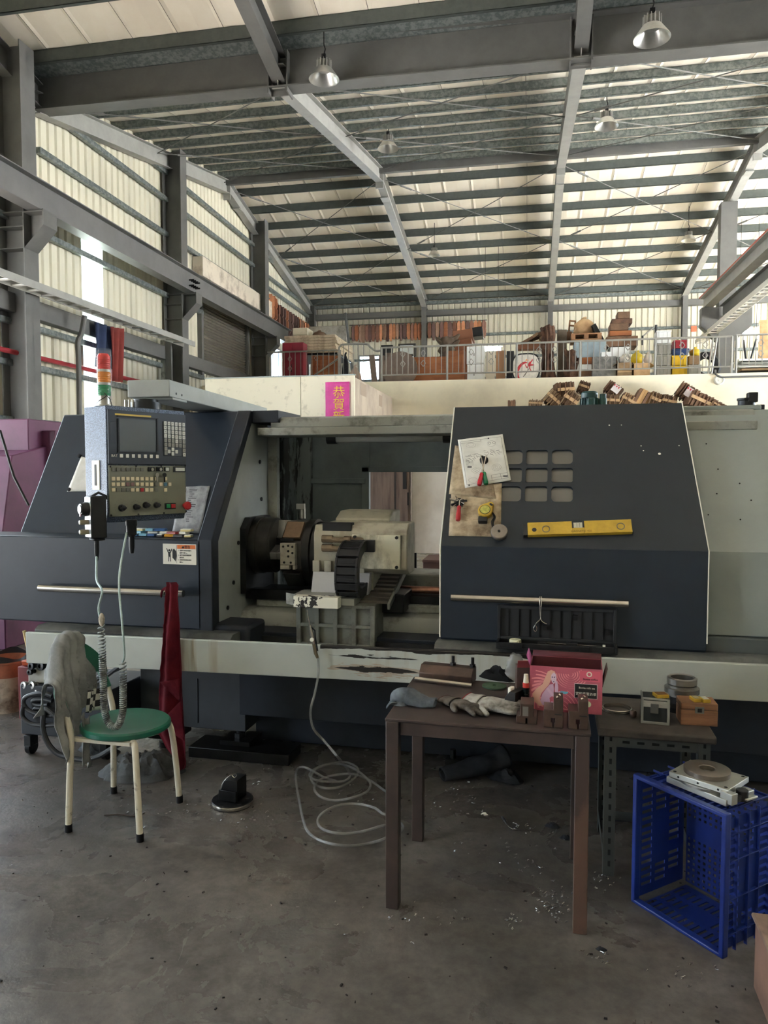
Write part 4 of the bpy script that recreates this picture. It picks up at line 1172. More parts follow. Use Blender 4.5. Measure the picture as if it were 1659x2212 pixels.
while s < tot - 1e-4:
    while k < len(lens) - 2 and lens[k + 1] < s: k += 1
    t = (s - lens[k]) / max(1e-6, lens[k + 1] - lens[k])
    p = axis_pts[k].lerp(axis_pts[k + 1], t); d = (axis_pts[k + 1] - axis_pts[k]).normalized()
    b_ = d.cross(a_ref).normalized()
    e = 0.0135
    pts.append(p + a_ref * (e * math.cos(ph)) + b_ * (e * math.sin(ph)))
    u = s / tot
    pitch = 0.0085 + 0.013 * max(0, 1 - u / 0.22) + 0.008 * max(0, (u - 0.86) / 0.14)
    ph += 2 * math.pi / 9; s += pitch / 9
mb = MB(); mb.tube(pts, 0.0034, 5); mb.build('coil', CABD, cc)
mb = MB(); mb.sph((-1.925, 2.85, 0.960), (0.014, 0.012, 0.03), 10, 7); mb.build('tape_wrap', mat('dirty_tape', (190, 180, 164), 0.8, var=0.4, vscale=60, bump=0.5, bscale=200), cc)
mb = MB(); mb.lathe([(0.006, -0.10), (0.011, -0.06), (0.011, 0.0)], (-2.065, 3.03, 1.295), n=10); mb.build('strain_relief', BLACKM, cc)
mb = MB(); mb.lathe([(0.009, 0.0), (0.013, 0.03), (0.013, 0.08), (0.024, 0.09), (0.024, 0.13), (0.027, 0.135), (0.027, 0.16), (0, 0.16)], (-1.965, 3.16, 1.218), n=16); mb.build('connector', BLACKP, cc)

# ------------------------------------------------------------------ small boxes and papers on the cover ledge
cols_ = {'blue': (96, 150, 196), 'cream': (222, 206, 150), 'yellow': (214, 156, 40), 'red': (150, 44, 46), 'white': (214, 214, 204), 'black': (40, 40, 42), 'teal': (120, 176, 200), 'deep blue': (56, 96, 150)}
ins = [(292, 1158, 'blue', 24), (312, 1158, 'teal', 20), (332, 1159, 'deep blue', 18), (352, 1159, 'black', 14), (370, 1160, 'yellow', 24), (392, 1161, 'black', 24), (412, 1161, 'cream', 16),
       (300, 1152, 'teal', 24), (330, 1153, 'white', 24), (356, 1153, 'white', 20), (376, 1152, 'red', 26), (398, 1154, 'white', 18),
       (302, 1146, 'cream', 26), (326, 1147, 'teal', 20), (344, 1146, 'deep blue', 30), (402, 1147, 'cream', 26)]
rg = random.Random(11)
for i, (px, py, cn, w) in enumerate(ins):
    lvl = 0 if py > 1156 else (1 if py > 1150 else 2)
    c = at(px, 1158, Y=3.70)
    wd = w * 3.7 / 1600 * 1.02
    zb = 1.2525 + lvl * 0.0142
    M = T(c.x, 3.69 + rg.uniform(-0.015, 0.01) + 0.012 * lvl, zb) @ RZ(rg.uniform(-10, 10))
    place = ('on the ledge' if lvl == 0 else ('in the second layer' if lvl == 1 else 'topmost'))
    where = ('left end' if px < 308 else 'left half' if px < 322 else 'near the middle' if px < 340 else 'middle' if px < 362 else 'right half' if px < 395 else 'right end')
    it = thing('insert_box', 'small %s insert box %s, %s of the pile' % (cn, place, where), 'box', M @ Vector((0, 0, 0)), 'small insert boxes on the cover ledge')
    MB(M).box(-wd / 2, wd / 2, -0.02, 0.02, 0.0, 0.0095).build('box_base', mat('plastic_' + cn.replace(' ', '_'), cols_[cn], 0.4), it, bev=0.0015)
    MB(M).box(-wd / 2 + 0.001, wd / 2 - 0.001, -0.019, 0.019, 0.0095, 0.0135).build('box_lid', mat('plastic_' + cn.replace(' ', '_'), cols_[cn]) if i % 3 else WHITEP, it, bev=0.001)
# sloped face of the left hood: its own frame, for the sheets taped there
HW = Vector((0, 0.37, 0.772)).normalized(); HN = Vector((0, -HW.z, HW.y))
MHD = Matrix(((1, 0, 0, 0), (0, HW.y, HN.y, 3.8), (0, HW.z, HN.z, 1.2), (0, 0, 0, 1)))
def sheet(name, label, corners, M, m, n0=0.0015, curl=0.004, group=None, seed=0):
    """a sheet of paper lying on the plane of M, edges slightly lifted"""
    a, b, c, d = [Vector((p[0], p[1], 0)) for p in corners]
    def fn(u, v):
        p = (a * (1 - u) + b * u) * (1 - v) + (d * (1 - u) + c * u) * v
        return (p.x, p.y, n0 + curl * abs(nz(u * 2.2, v * 2.2, seed)) * (0.3 + 1.4 * max(abs(u - 0.5), abs(v - 0.5))))
    o = MB(M).grid(fn, 10, 12).build(name, m, solid=0.0004)
    return tag(o, label, 'paper', group)
h = lambda px, py: tuple(on(MHD, px, py, 2)[:2])
pw = sheet('paper_sheet', 'tilted white sheet pinned on the dark hood left of the control panel', [h(176, 986), h(215, 1000), h(215, 1062), h(145, 1062)], MHD, PAPER, seed=3)
pb_ = sheet('paper_sheet', 'crumpled grey printed sheet propped on the ledge right of the control panel', [h(392, 1052), h(455, 1050), h(432, 1152), h(372, 1150)], MHD, mat('crumpled_grey_paper', (176, 178, 180), 0.7, rgb2=(130, 132, 136), vscale=14, bump=0.6, bscale=40), curl=0.012, seed=6)
mb = MB(MHD); rg = random.Random(3)
for i in range(16):
    a = on(MHD, 412 - i * 0.6 + rg.uniform(-2, 2), 1060 + i * 4.5, 2); L_ = rg.choice((0.03, 0.05, 0.04, 0.02))
    mb.box(a.x, a.x + L_, a.y - 0.002, a.y + 0.002, 0.012, 0.0125)
tag(mb.build('print_lines', PRINTD, pb_), kind='stuff')
for p in ((172, 985), (150, 1058)):
    a = on(MHD, p[0], p[1], 2)
    o = MB(MHD).lathe([(0.012, 0), (0.012, 0.008), (0, 0.01)], (a.x, a.y, 0), (0, 0, 1), 14).build('magnet', BLACKM)
    tag(o, 'round black magnet at the %s corner of the white sheet on the hood' % ('upper' if p[1] < 1000 else 'lower'), 'magnet', 'black magnets on the hood')

# ------------------------------------------------------------------ things stuck on the sliding door
d2 = lambda px, py: tuple(on(MD, px, py, 2)[:2])
s1 = sheet('drawing_sheet', 'brown oil-stained drawing at the door edge, upper of the two stained sheets', [d2(983, 963), d2(1050, 975), d2(1072, 1078), d2(970, 1068)], MD, PAPERB, 0.003, seed=1)
s2 = sheet('drawing_sheet', 'long oil-stained drawing hanging low on the door under the tape measure', [d2(976, 1050), d2(1084, 1044), d2(1082, 1160), d2(969, 1158)], MD, PAPERB, 0.001, seed=2)
s3 = sheet('drawing_sheet', 'clean white technical drawing tilted on the dark sliding door', [d2(989, 952), d2(1086, 940), d2(1104, 1039), d2(1005, 1056)], MD, PAPER, 0.0075, 0.003, seed=4)
def oval(mb, M, cx, cy, rx, ry, n, w, k=26):
    vs = []
    for i in range(k):
        t = 2 * math.pi * i / k
        for q in (0, w): vs.append((cx + (rx - q) * math.cos(t), cy + (ry - q) * math.sin(t), n))
    mb.add(vs, [(2 * i, 2 * ((i + 1) % k), 2 * ((i + 1) % k) + 1, 2 * i + 1) for i in range(k)])
def S3(u, v):                              # fractions across and down the white drawing
    a, b, c, d = [Vector(p) for p in (d2(989, 952), d2(1086, 940), d2(1104, 1039), d2(1005, 1056))]
    return (a * (1 - u) + b * u) * (1 - v) + (d * (1 - u) + c * u) * v
mb = MB(MD)
for u, v, rx, ry in ((0.27, 0.16, 0.026, 0.016), (0.27, 0.15, 0.017, 0.01), (0.72, 0.18, 0.022, 0.020), (0.31, 0.7, 0.026, 0.018), (0.31, 0.7, 0.016, 0.011), (0.31, 0.72, 0.008, 0.006), (0.74, 0.7, 0.024, 0.022), (0.74, 0.7, 0.016, 0.015), (0.2, 0.88, 0.024, 0.015), (0.74, 0.7, 0.008, 0.008)):
    p = S3(u, v); oval(mb, MD, p.x, p.y, rx, ry, 0.0115, 0.0009)
def line3(u0, v0, u1, v1, w=0.0008):
    a, b = S3(u0, v0), S3(u1, v1); d = (b - a).normalized(); n = Vector((-d.y, d.x)) * w
    mb.add([(a - n).to_3d() + Vector((0, 0, 0.0115)), (b - n).to_3d() + Vector((0, 0, 0.0115)), (b + n).to_3d() + Vector((0, 0, 0.0115)), (a + n).to_3d() + Vector((0, 0, 0.0115))], [(0, 1, 2, 3)])
for q in ((0.05, 0.06, 0.95, 0.06), (0.05, 0.06, 0.05, 0.95), (0.95, 0.06, 0.95, 0.95), (0.05, 0.95, 0.95, 0.95), (0.06, 0.1, 0.5, 0.1), (0.5, 0.06, 0.5, 0.1), (0.6, 0.84, 0.95, 0.84), (0.6, 0.84, 0.6, 0.95), (0.6, 0.9, 0.95, 0.9), (0.8, 0.84, 0.8, 0.95)): line3(*q)
rg = random.Random(8)
for k in range(26):
    u = rg.uniform(0.08, 0.42); v = rg.uniform(0.34, 0.48); line3(u, v, u + rg.uniform(0.02, 0.1), v + rg.choice((0, 0, 0.05)))
    u = rg.uniform(0.5, 0.88); v = rg.uniform(0.30, 0.44); line3(u, v, u + rg.uniform(0.01, 0.08), v + rg.choice((0, 0.06, 0)))
for k in range(4): line3(0.1, 0.5 + k * 0.025, 0.26, 0.5 + k * 0.025)
tag(mb.build('drawing_print', PRINT, s3), kind='stuff')
mb = MB(MD)
for u in (0.68, 0.78):
    p = S3(u, 0.17); oval(mb, MD, p.x, p.y, 0.008, 0.008, 0.0117, 0.0015)
for u, v, w in ((0.12, 0.60, 0.09), (0.08, 0.965, 0.03), (0.85, 0.90, 0.09), (0.66, 0.06, 0.03)):
    a = S3(u, v); mb.box(a.x, a.x + w * 0.25, a.y - 0.004, a.y + 0.004, 0.0115, 0.0118)
tag(mb.build('print_stamp', PRINTD, s3), kind='stuff')
mb = MB(MD); rg = random.Random(9)
for k in range(60):
    a = d2(rg.uniform(982, 1070), rg.uniform(1060, 1150)); mb.box(a[0], a[0] + rg.uniform(0.005, 0.03), a[1], a[1] + 0.0012, 0.0052, 0.0055)
tag(mb.build('faded_print', mat('faded_print_ink', (132, 112, 88), 0.9), s2), kind='stuff')

def screwdriver(label, hx, hw, tx_, tw, colr, hl=0.075, n=0.02):
    """handle end and blade tip given in the door's plane"""
    a = Vector((hx, hw, n)); b = Vector((tx_, tw, n)); d = (b - a).normalized()
    o = thing('screwdriver', label, 'screwdriver', MD @ a)
    p1 = a + d * hl
    mb = MB(MD); mb.lathe([(0.0, 0), (0.0105, 0.002), (0.0125, 0.01), (0.0118, 0.04), (0.0095, hl - 0.016), (0.011, hl - 0.010), (0.009, hl), (0, hl)], a, d, 12)
    mb.build('handle', colr, o)
    mb = MB(MD); mb.cyl(p1, b, 0.0032, n=8)
    mb.build('blade', CHROME, o)
    return o
GRH = glassy('green_handle', (24, 120, 76), 0.85, 0.15); RDH = glassy('red_handle', (190, 30, 50), 0.85, 0.15)
a, b = d2(1036, 1056), d2(1051, 992); screwdriver('screwdriver with clear red handle hanging on the white drawing', a[0], a[1], b[0], b[1], RDH, n=0.032)
a, b = d2(1051, 1053), d2(1040, 990); screwdriver('screwdriver with green handle hanging on the white drawing', a[0], a[1], b[0], b[1], GRH, n=0.026)
a, b = d2(990, 1130), d2(994, 1086); screwdriver('screwdriver with stubby bright red handle, low on the door edge', a[0], a[1], b[0], b[1], REDP, hl=0.085, n=0.022)
a = d2(1046, 998)
o = thing('magnet_holder', 'round black magnet holding two screwdrivers on the white drawing', 'magnet', MD @ Vector((a[0], a[1], 0.01)))
MB(MD).lathe([(0.022, 0.0), (0.022, 0.012), (0.018, 0.016), (0, 0.016)], (a[0], a[1], 0.010), (0, 0, 1), 20).build('magnet_body', BLACKM, o)
MB(MD).box(a[0] - 0.012, a[0] - 0.004, a[1] + 0.012, a[1] + 0.02, 0.018, 0.03).build('magnet_lug', BLACKM, o)
a = d2(992, 1088)
o = thing('magnet_holder', 'black magnet bristling with pins above the red stubby screwdriver', 'magnet', MD @ Vector((a[0], a[1], 0.004)))
MB(MD).lathe([(0.024, 0.0), (0.024, 0.01), (0, 0.012)], (a[0], a[1], 0.005), (0, 0, 1), 18).build('magnet_body', BLACKM, o)
rg = random.Random(7)
for k in range(14):
    t = rg.uniform(0, 6.28); L_ = rg.uniform(0.02, 0.05); p = Vector((a[0] + 0.008 * math.cos(t), a[1] + 0.008 * math.sin(t), 0.018))
    MB(MD).cyl(p, p + Vector((math.cos(t) * L_, math.sin(t) * L_ * 0.8 - 0.01, 0.006)), 0.0018 if k % 3 else 0.006, n=6).build('pin', BLACKM if k % 2 else CHROME, o)
# tape measure
a = d2(1049, 1110)
o = thing('tape_measure', 'yellow tape measure hanging on the door beside the stained drawing', 'tape measure', MD @ Vector((a[0], a[1] - 0.03, 0.004)))
MT = MD @ T(a[0], a[1], 0.006) @ RZ(-38)
out = [(0.036 * math.cos(math.radians(t)), 0.036 * math.sin(math.radians(t))) for t in range(150, 391, 15)] + [(0.022, 0.032), (0.008, 0.056), (-0.004, 0.058), (-0.014, 0.05)]
MB(MT).prism(out, 'z', 0.0, 0.034).build('case', YELP, o, bev=0.005)
MB(MT).lathe([(0.024, 0), (0.024, 0.002), (0, 0.002)], (0, 0, 0.034), (0, 0, 1), 24).build('label_disc', mat('green_gold_label', (150, 156, 70), 0.4, rgb2=(206, 196, 96), vscale=60), o)
MB(MT).box(-0.006, 0.012, 0.036, 0.047, 0.03, 0.0355).build('lock_button', BLACKP, o, bev=0.002)
MB(MT).lathe([(0.0265, 0), (0.0265, 0.0012), (0.024, 0.0012)], (0, 0, 0.034), (0, 0, 1), 24).build('label_rim', INK, o)
MB(MD).box(a[0] - 0.032, a[0] + 0.012, a[1] - 0.062, a[1] - 0.03, 0.004, 0.03).build('belt_clip', BLACKP, o, bev=0.003)
b = d2(1079, 1152)
MB(MD).tube(spline([(a[0] + 0.035, a[1] - 0.005, 0.02), (a[0] + 0.05, a[1] - 0.03, 0.02), (a[0] + 0.042, a[1] - 0.06, 0.018), (b[0] - 0.025, b[1] + 0.01, 0.02)]), 0.004, 6).build('strap', BLACKM, o)
MB(MD).tube(spline([(a[0] + 0.035, a[1] - 0.008, 0.024), (a[0] + 0.044, a[1] - 0.035, 0.024), (a[0] + 0.034, a[1] - 0.06, 0.022), (b[0] - 0.03, b[1] + 0.004, 0.022)]), 0.003, 6).build('strap', BLACKM, o)
o = thing('round_magnet', 'round grey disc magnet at the bottom edge of the stained drawing', 'magnet', MD @ Vector((b[0], b[1] - 0.03, 0.004)))
MB(MD).lathe([(0.039, 0.0), (0.041, 0.004), (0.041, 0.022), (0.038, 0.026), (0.008, 0.026), (0.006, 0.02), (0, 0.02)], (b[0], b[1] - 0.004, 0.004), (0, 0, 1), 30).build('magnet_disc', mat('dull_magnet_grey', (142, 134, 126), 0.45, 0.5, var=0.2, vscale=20), o)
MB(MD).cyl((b[0], b[1] - 0.004, 0.024), (b[0], b[1] - 0.004, 0.031), 0.006, n=8).build('centre_screw', OILB, o)
# spirit level, held by its magnets
a, b = on(MD, 1140, 1148, 2), on(MD, 1364, 1141, 2)
lv = thing('spirit_level', 'yellow spirit level stuck across the dark sliding door', 'spirit level', MD @ Vector(((a.x + b.x) / 2, a.y - 0.03, 0)))
Lh = (b - a).length
ML = MD @ T(a.x, a.y, 0) @ Matrix.Rotation(math.atan2(b.y - a.y, b.x - a.x), 4, 'Z')
mb = MB(ML)
mb.box(0, Lh * 0.435, -0.034, 0.036, 0.0, 0.024); mb.box(Lh * 0.55, Lh, -0.034, 0.036, 0.0, 0.024); mb.box(Lh * 0.435, Lh * 0.55, -0.034, -0.001, 0.0, 0.024)
mb.build('body', YELP, lv, bev=0.002)
ring = lambda u, v, r, nm: MB(ML).lathe([(r, 0.02), (r, 0.0262), (r * 0.8, 0.0262), (r * 0.8, 0.0215), (0, 0.0215)], (u, v, 0), (0, 0, 1), 20).build(nm, mat('level_ring_grey', (120, 112, 96), 0.4, 0.4), lv)
ring(Lh * 0.18, -0.004, 0.019, 'vial_ring'); ring(Lh * 0.895, -0.002, 0.019, 'vial_ring')
MB(ML).lathe([(0.011, 0.024), (0.011, 0.0245), (0, 0.0245)], (Lh * 0.065, -0.006, 0), (0, 0, 1), 18).build('hang_hole', INK, lv)
MB(ML).box(-0.022, 0.0, -0.034, 0.03, 0.0, 0.024).build('end_cap', BLACKP, lv, bev=0.003); MB(ML).box(Lh, Lh + 0.004, -0.034, 0.036, 0.0, 0.024).build('end_cap', BLACKP, lv, bev=0.001)
vl = MB(ML).box(Lh * 0.44, Lh * 0.545, 0.0, 0.03, 0.004, 0.02).build('centre_vial', mat('pale_vial', (208, 206, 190), 0.2), lv, bev=0.002)
for k in (0.44, 0.542): MB(ML).box(Lh * k - 0.004, Lh * k + 0.004, -0.001, 0.036, 0.0, 0.024).build('vial_post', BLACKP, vl)
for k in (0.48, 0.505): MB(ML).box(Lh * k, Lh * k + 0.0015, 0.004, 0.026, 0.02, 0.0205).build('vial_line', INK, vl)
text('MAGNETIC 400', 0.014, ML @ T(Lh * 0.42, -0.026, 0.0245), mat('level_print', (120, 96, 30), 0.6), lv)
# wire hook on the right handle
mb = MB()
hx = at(1166, 1290, Y=3.53).x
mb.tube(spline([(hx, 3.572, 1.0), (hx, 3.55, 1.022), (hx, 3.527, 1.0), (hx + 0.002, 3.526, 0.94), (hx + 0.004, 3.527, 0.915), (hx - 0.014, 3.525, 0.895), (hx - 0.026, 3.525, 0.87), (hx - 0.018, 3.525, 0.855), (hx - 0.012, 3.525, 0.872), (hx - 0.02, 3.525, 0.888)]), 0.0022, 6)
mb.tube(spline([(hx + 0.008, 3.572, 1.0), (hx + 0.008, 3.55, 1.022), (hx + 0.008, 3.527, 1.0), (hx + 0.006, 3.526, 0.92), (hx + 0.02, 3.524, 0.90), (hx + 0.034, 3.522, 0.895)]), 0.0022, 6)
tag(mb.build('wire_hook', CHROME), 'twisted bare wire hook hanging from the right door handle', 'hook')
# caliper case: tray on the door track, lid leaning on the door
LIDP = mat('black_case_plastic', (44, 46, 50), 0.5, spec=0.4)
cs = thing('caliper_case', 'open black caliper case leaning against the foot of the sliding door', 'case', (0.01, 3.53, 0.777))
CX0, CX1 = -0.262, 0.286
mb = MB()
mb.box(CX0, CX1, 3.47, 3.575, 0.778, 0.784)
for q in ((CX0, CX0 + 0.012, 3.47, 3.575), (CX1 - 0.012, CX1, 3.47, 3.575), (CX0 + 0.012, CX1 - 0.012, 3.47, 3.482), (CX0 + 0.012, CX1 - 0.012, 3.563, 3.575)):
    mb.box(q[0], q[1], q[2], q[3], 0.784, 0.808)
mb.build('case_tray', BLACKP, cs, bev=0.002)
ML2 = T(0, 3.574, 0.806) @ RX(5)
mb = MB(ML2)
mb.box(CX0, CX1, 0.004, 0.010, 0.0, 0.165)
for q in ((CX0, CX0 + 0.014, 0, 0.165), (CX1 - 0.014, CX1, 0, 0.165), (CX0 + 0.014, CX1 - 0.014, 0, 0.012), (CX0 + 0.014, CX1 - 0.014, 0.15, 0.165)):
    mb.box(q[0], q[1], -0.012, 0.004, q[2], q[3])
lid = mb.build('case_lid', LIDP, cs, bev=0.002)
for k in range(10):
    x = CX0 + 0.05 + k * 0.0485
    MB(ML2).box(x, x + 0.004, -0.002, 0.004, 0.014, 0.148).build('lid_rib', BLACKP, lid)
for x, z in ((-0.05, 0.05), (0.09, 0.105), (0.235, 0.04)):
    MB(ML2).box(x, x + 0.02, -0.008, 0.004, z, z + 0.025).build('lid_lug', BLACKM, lid)
for x in (-0.16, 0.14):
    MB().box(x - 0.02, x + 0.02, 3.463, 3.472, 0.785, 0.806).build('case_latch', BLACKM, cs, bev=0.001)
ca = thing('caliper', 'slim steel caliper lying in the open black case', 'caliper', (0.08, 3.52, 0.786))
MB(T(0.12, 3.525, 0.800) @ RZ(-4)).box(-0.16, 0.115, -0.007, 0.007, 0, 0.004).build('beam', CHROME, ca, bev=0.0005)
MB(T(0.09, 3.53, 0.803) @ RZ(-4)).box(-0.03, 0.02, -0.016, 0.012, 0, 0.006).build('slider', OILB, ca, bev=0.001)
MB(T(-0.07, 3.53, 0.801) @ RZ(-4)).prism([(0, -0.02), (0.035, -0.02), (0.05, 0.02), (0.03, 0.025), (0.0, 0.01)], 'z', 0, 0.004).build('jaw', CHROME, ca)
MB().box(0.222, 0.234, 3.51, 3.518, 0.8, 0.81).build('depth_tip', WHITEP, ca)
o = thing('tape_roll', 'small cream disc lying in the left end of the black case', 'tape', (-0.175, 3.53, 0.785))
MB().lathe([(0.006, 0.0), (0.027, 0.0), (0.028, 0.004), (0.028, 0.02), (0.026, 0.024), (0.006, 0.024)], (-0.175, 3.525, 0.79), n=28, closed=True).build('roll', mat('cream_roll', (224, 220, 188), 0.5), o)

# ------------------------------------------------------------------ red cloth on the left handle
def red_cloth():
    L_, R_ = [], []
    prof = [(1250, 357, 372), (1262, 360, 384), (1290, 358, 382), (1350, 353, 387), (1400, 349, 390), (1470, 344, 393), (1500, 342, 395), (1560, 340, 398), (1580, 336, 401), (1620, 357, 404), (1650, 380, 403), (1662, 391, 398)]
    def edge(y):
        for (a, b) in zip(prof, prof[1:]):
            if a[0] <= y <= b[0]:
                t = (y - a[0]) / (b[0] - a[0]); return a[1] + (b[1] - a[1]) * t, a[2] + (b[2] - a[2]) * t
        return prof[-1][1:]
    def fn(u, v):
        y = 1258 + (1661 - 1258) * v
        l, r = edge(y)
        l += 1.5 * nz(y * 0.13, 0.3) + 1.2 * nz(y * 0.5, 7)
        px = l + (r - l) * u
        fold = 0.024 * math.sin(u * 8.5 + 1.4 * v) * (0.35 + 0.65 * min(1, v * 3)) + 0.012 * nz(u * 3, v * 5, 2)
        yy = 3.5 - 0.085 * min(1, max(0, v / 0.22)) ** 0.7
        p = at(px, y, Y=yy)
        return (p.x, yy + fold - 0.01 * math.sin(v * 3), p.z)
    return MB().grid(fn, 28, 64)
rc = thing('red_cloth', 'dark red rag knotted over the left handle, hanging to the floor', 'cloth', (-1.93, 3.5, 0.05))
REDC = mat('dark_red_cloth', (98, 30, 40), 0.9, rgb2=(76, 22, 32), vscale=8, bump=0.4, bscale=380, spec=0.1)
red_cloth().build('hanging_cloth', REDC, rc, solid=0.003)
mb = MB()
def flap(pxs, y0, off):
    def fn(u, v):
        (ax_, ay_), (bx, by), (cx, cy_) = pxs
        px = ax_ + (bx - ax_) * u + (cx - ax_) * v * (1 - 0.0); py = ay_ + (by - ay_) * u + (cy_ - ay_) * v
        p = at(px, py, Y=off); return (p.x, off + 0.01 * nz(u * 3, v * 3, y0), p.z)
    mb.grid(fn, 8, 8)
def tri(pts, off):
    P3 = [at(px, py, Y=off) for px, py in pts]
    def fn(u, v):
        a = P3[0].lerp(P3[1], u); q = a.lerp(P3[2], v); return (q.x, off - 0.008 * math.sin(u * 3.1) * (1 - v) + 0.004 * nz(u * 8, v * 8), q.z)
    mb.grid(fn, 10, 10)
tri([(345, 1473), (388, 1466), (389, 1516)], 3.385); tri([(341, 1565), (392, 1512), (398, 1600)], 3.380)
mb.build('folded_flap', REDC, rc, solid=0.003)
hxk = at(371, 1266, Y=3.53).x
mb = MB()
mb.lathe([(0.022, -0.03), (0.031, -0.012), (0.032, 0.012), (0.022, 0.032)], (hxk, 3.545, 0.965), (1, 0, 0), 16)
mb.sph((hxk - 0.005, 3.512, 0.985), (0.025, 0.018, 0.02), 12, 8); mb.tube(spline([(hxk - 0.02, 3.52, 1.0), (hxk - 0.045, 3.515, 0.985), (hxk - 0.055, 3.515, 0.945)]), [0.008] * 13, 6)
kn = mb.build('knot', REDC, rc)
remesh(kn, 0.006)

# ------------------------------------------------------------------ green chair
CHW = mat('worn_white_tube', (206, 200, 184), 0.4, rgb2=(120, 110, 96), vscale=18, lo=0.6, hi=0.72)
ch = thing('chair', 'green plastic chair with worn white tube legs, seat facing right', 'chair', (-1.93, 3.02, 0))
SZ = 0.452
mb = MB()
n = 40
def seat_pt(t, k):
    return (-1.925 + 0.205 * k * math.cos(t), 3.02 + 0.19 * k * math.sin(t))
rings = [(0.0, 0.0), (0.55, 0.0), (0.88, 0.002), (0.96, 0.004), (1.0, -0.004), (1.0, -0.022), (0.95, -0.03), (0.0, -0.03)]
vs, fs = [], []
for k, dz in rings:
    for i in range(n):
        x, y = seat_pt(2 * math.pi * i / n, max(k, 1e-4)); vs.append((x, y, SZ + dz))
for j in range(len(rings) - 1):
    for i in range(n): fs.append((j * n + i, (j + 1) * n + i, (j + 1) * n + (i + 1) % n, j * n + (i + 1) % n))
mb.add(vs, fs)
GRC = mat('green_chair_plastic', (30, 100, 82), 0.3, var=0.12, vscale=8)
mb.build('seat', GRC, ch)
legs = {'FL': [(-2.102, 2.833, 0.0), (-2.092, 2.835, 0.22), (-2.085, 2.84, 0.43), (-2.115, 2.845, 0.53), (-2.145, 2.85, 0.60)],
        'BL': [(-2.136, 3.234, 0.0), (-2.13, 3.23, 0.22), (-2.125, 3.225, 0.42), (-2.15, 3.225, 0.53), (-2.175, 3.222, 0.60)],
        'FR': [(-1.742, 2.826, 0.0), (-1.755, 2.835, 0.2), (-1.772, 2.85, 0.37), (-1.79, 2.87, 0.408), (-1.83, 2.90, 0.42)],
        'BR': [(-1.763, 3.213, 0.0), (-1.775, 3.205, 0.2), (-1.79, 3.19, 0.37), (-1.81, 3.17, 0.408), (-1.85, 3.14, 0.42)]}
for k, p in legs.items():
    lg = MB().tube(spline(p, 5), 0.0145, 12).build('leg', CHW, ch)
    MB().tube([p[0], (p[0][0], p[0][1], 0.035)], 0.0165, 12).build('rubber_foot', BLACKM, lg)
MB().box(-2.10, -1.80, 2.85, 2.875, 0.405, 0.42).build('seat_rail', CHW, ch); MB().box(-2.11, -1.82, 3.175, 3.20, 0.405, 0.42).build('seat_rail', CHW, ch)
def back_fn(u, v):
    y = 2.845 + 0.385 * u
    b = math.sin(math.pi * u)
    x = -2.155 - 0.075 * b - 0.012 * v
    z = 0.615 + 0.03 * b + v * (0.045 + 0.125 * b ** 0.7)
    return (x, y, z)
MB().grid(back_fn, 24, 8).build('backrest', GRC, ch, solid=0.012, bev=0.003)
for y, x in ((2.85, -2.147), (3.222, -2.177)):
    mb = MB(); mb.tube(spline([(x + 0.022, y, 0.545), (x, y, 0.60), (x - 0.012, y, 0.63), (x - 0.022, y + (0.01 if y < 3 else -0.01), 0.665)]), [0.0205] * 7 + [0.02, 0.019, 0.019, 0.018, 0.017, 0.016, 0.015, 0.013, 0.012, 0.011, 0.008], 12) if False else mb.tube([(x + 0.026, y, 0.54), (x + 0.008, y, 0.58), (x - 0.008, y, 0.62), (x - 0.018, y, 0.66)], [0.0195, 0.0205, 0.018, 0.010], 12)
    mb.build('back_socket', GRC, ch)
# grey shirt thrown over the chair back
def shirt_fn(u, v):
    y = 2.80 + 0.31 * u + 0.012 * math.sin(v * 9)
    b = math.sin(math.pi * min(1, max(0, (y - 2.845) / 0.385)))
    xt = -2.165 - 0.075 * b; zt_ = 0.672 + 0.165 * b ** 0.7 - 0.05 * max(0, 0.25 - u)
    t = (v - 0.30)
    k = min(1, abs(t) * 4)
    q = u * 5.2 + 1.6 * v + 1.1 * nz(u * 2, v * 2, 4)
    ridge = 1 - abs(2 * (q - math.floor(q)) - 1)
    w = (0.030 * (ridge ** 1.5 - 0.45) + 0.022 * nz(u * 4, v * 5, 1) + 0.010 * abs(nz(u * 9, v * 9, 2))) * k
    if abs(t) < 0.05:
        a = t / 0.05 * math.pi / 2
        return (xt + 0.035 * math.sin(a), y, zt_ + 0.014 + 0.026 * math.cos(a) - 0.026 + 0.012 * (ridge - 0.5))
    fall = 0.30 + 0.06 * math.sin(u * 3.3 + 0.4) + 0.03 * nz(u * 6, 0.2, 8)
    d = (t - 0.05) / 0.65 * fall if t > 0 else (-t - 0.05) / 0.25 * 0.13
    sd = 1 if t > 0 else -1
    return (xt + sd * (0.037 + 0.15 * d) + w, y - 0.08 * d + 0.16 * d * u, zt_ - 0.012 - d + 0.01 * w)
sh = thing('shirt', 'grey work shirt thrown over the back of the green chair', 'shirt', (-2.2, 2.95, 0.5))
MB().grid(shirt_fn, 60, 64).build('shirt_body', CLOTHG, sh, solid=0.004, smooth=60)
CHK = mat('black_white_check', (196, 196, 192), 0.95)
nt = CHK.node_tree; ck = nt.nodes.new('ShaderNodeTexChecker'); ck.inputs['Scale'].default_value = 32; ck.inputs[1].default_value = srgb(190, 190, 186); ck.inputs[2].default_value = srgb(40, 40, 44)
tcn = nt.nodes.new('ShaderNodeTexCoord'); nt.links.new(tcn.outputs['Object'], ck.inputs[0]); nt.links.new(ck.outputs[0], nt.nodes['Principled BSDF'].inputs['Base Color'])
MB().grid(lambda u, v: (-2.085 - 0.015 * v + 0.012 * math.sin(u * 9), 2.97 + 0.12 * u, 0.60 - 0.105 * v - 0.02 * u), 14, 8).build('check_lining', CHK, sh, solid=0.003)
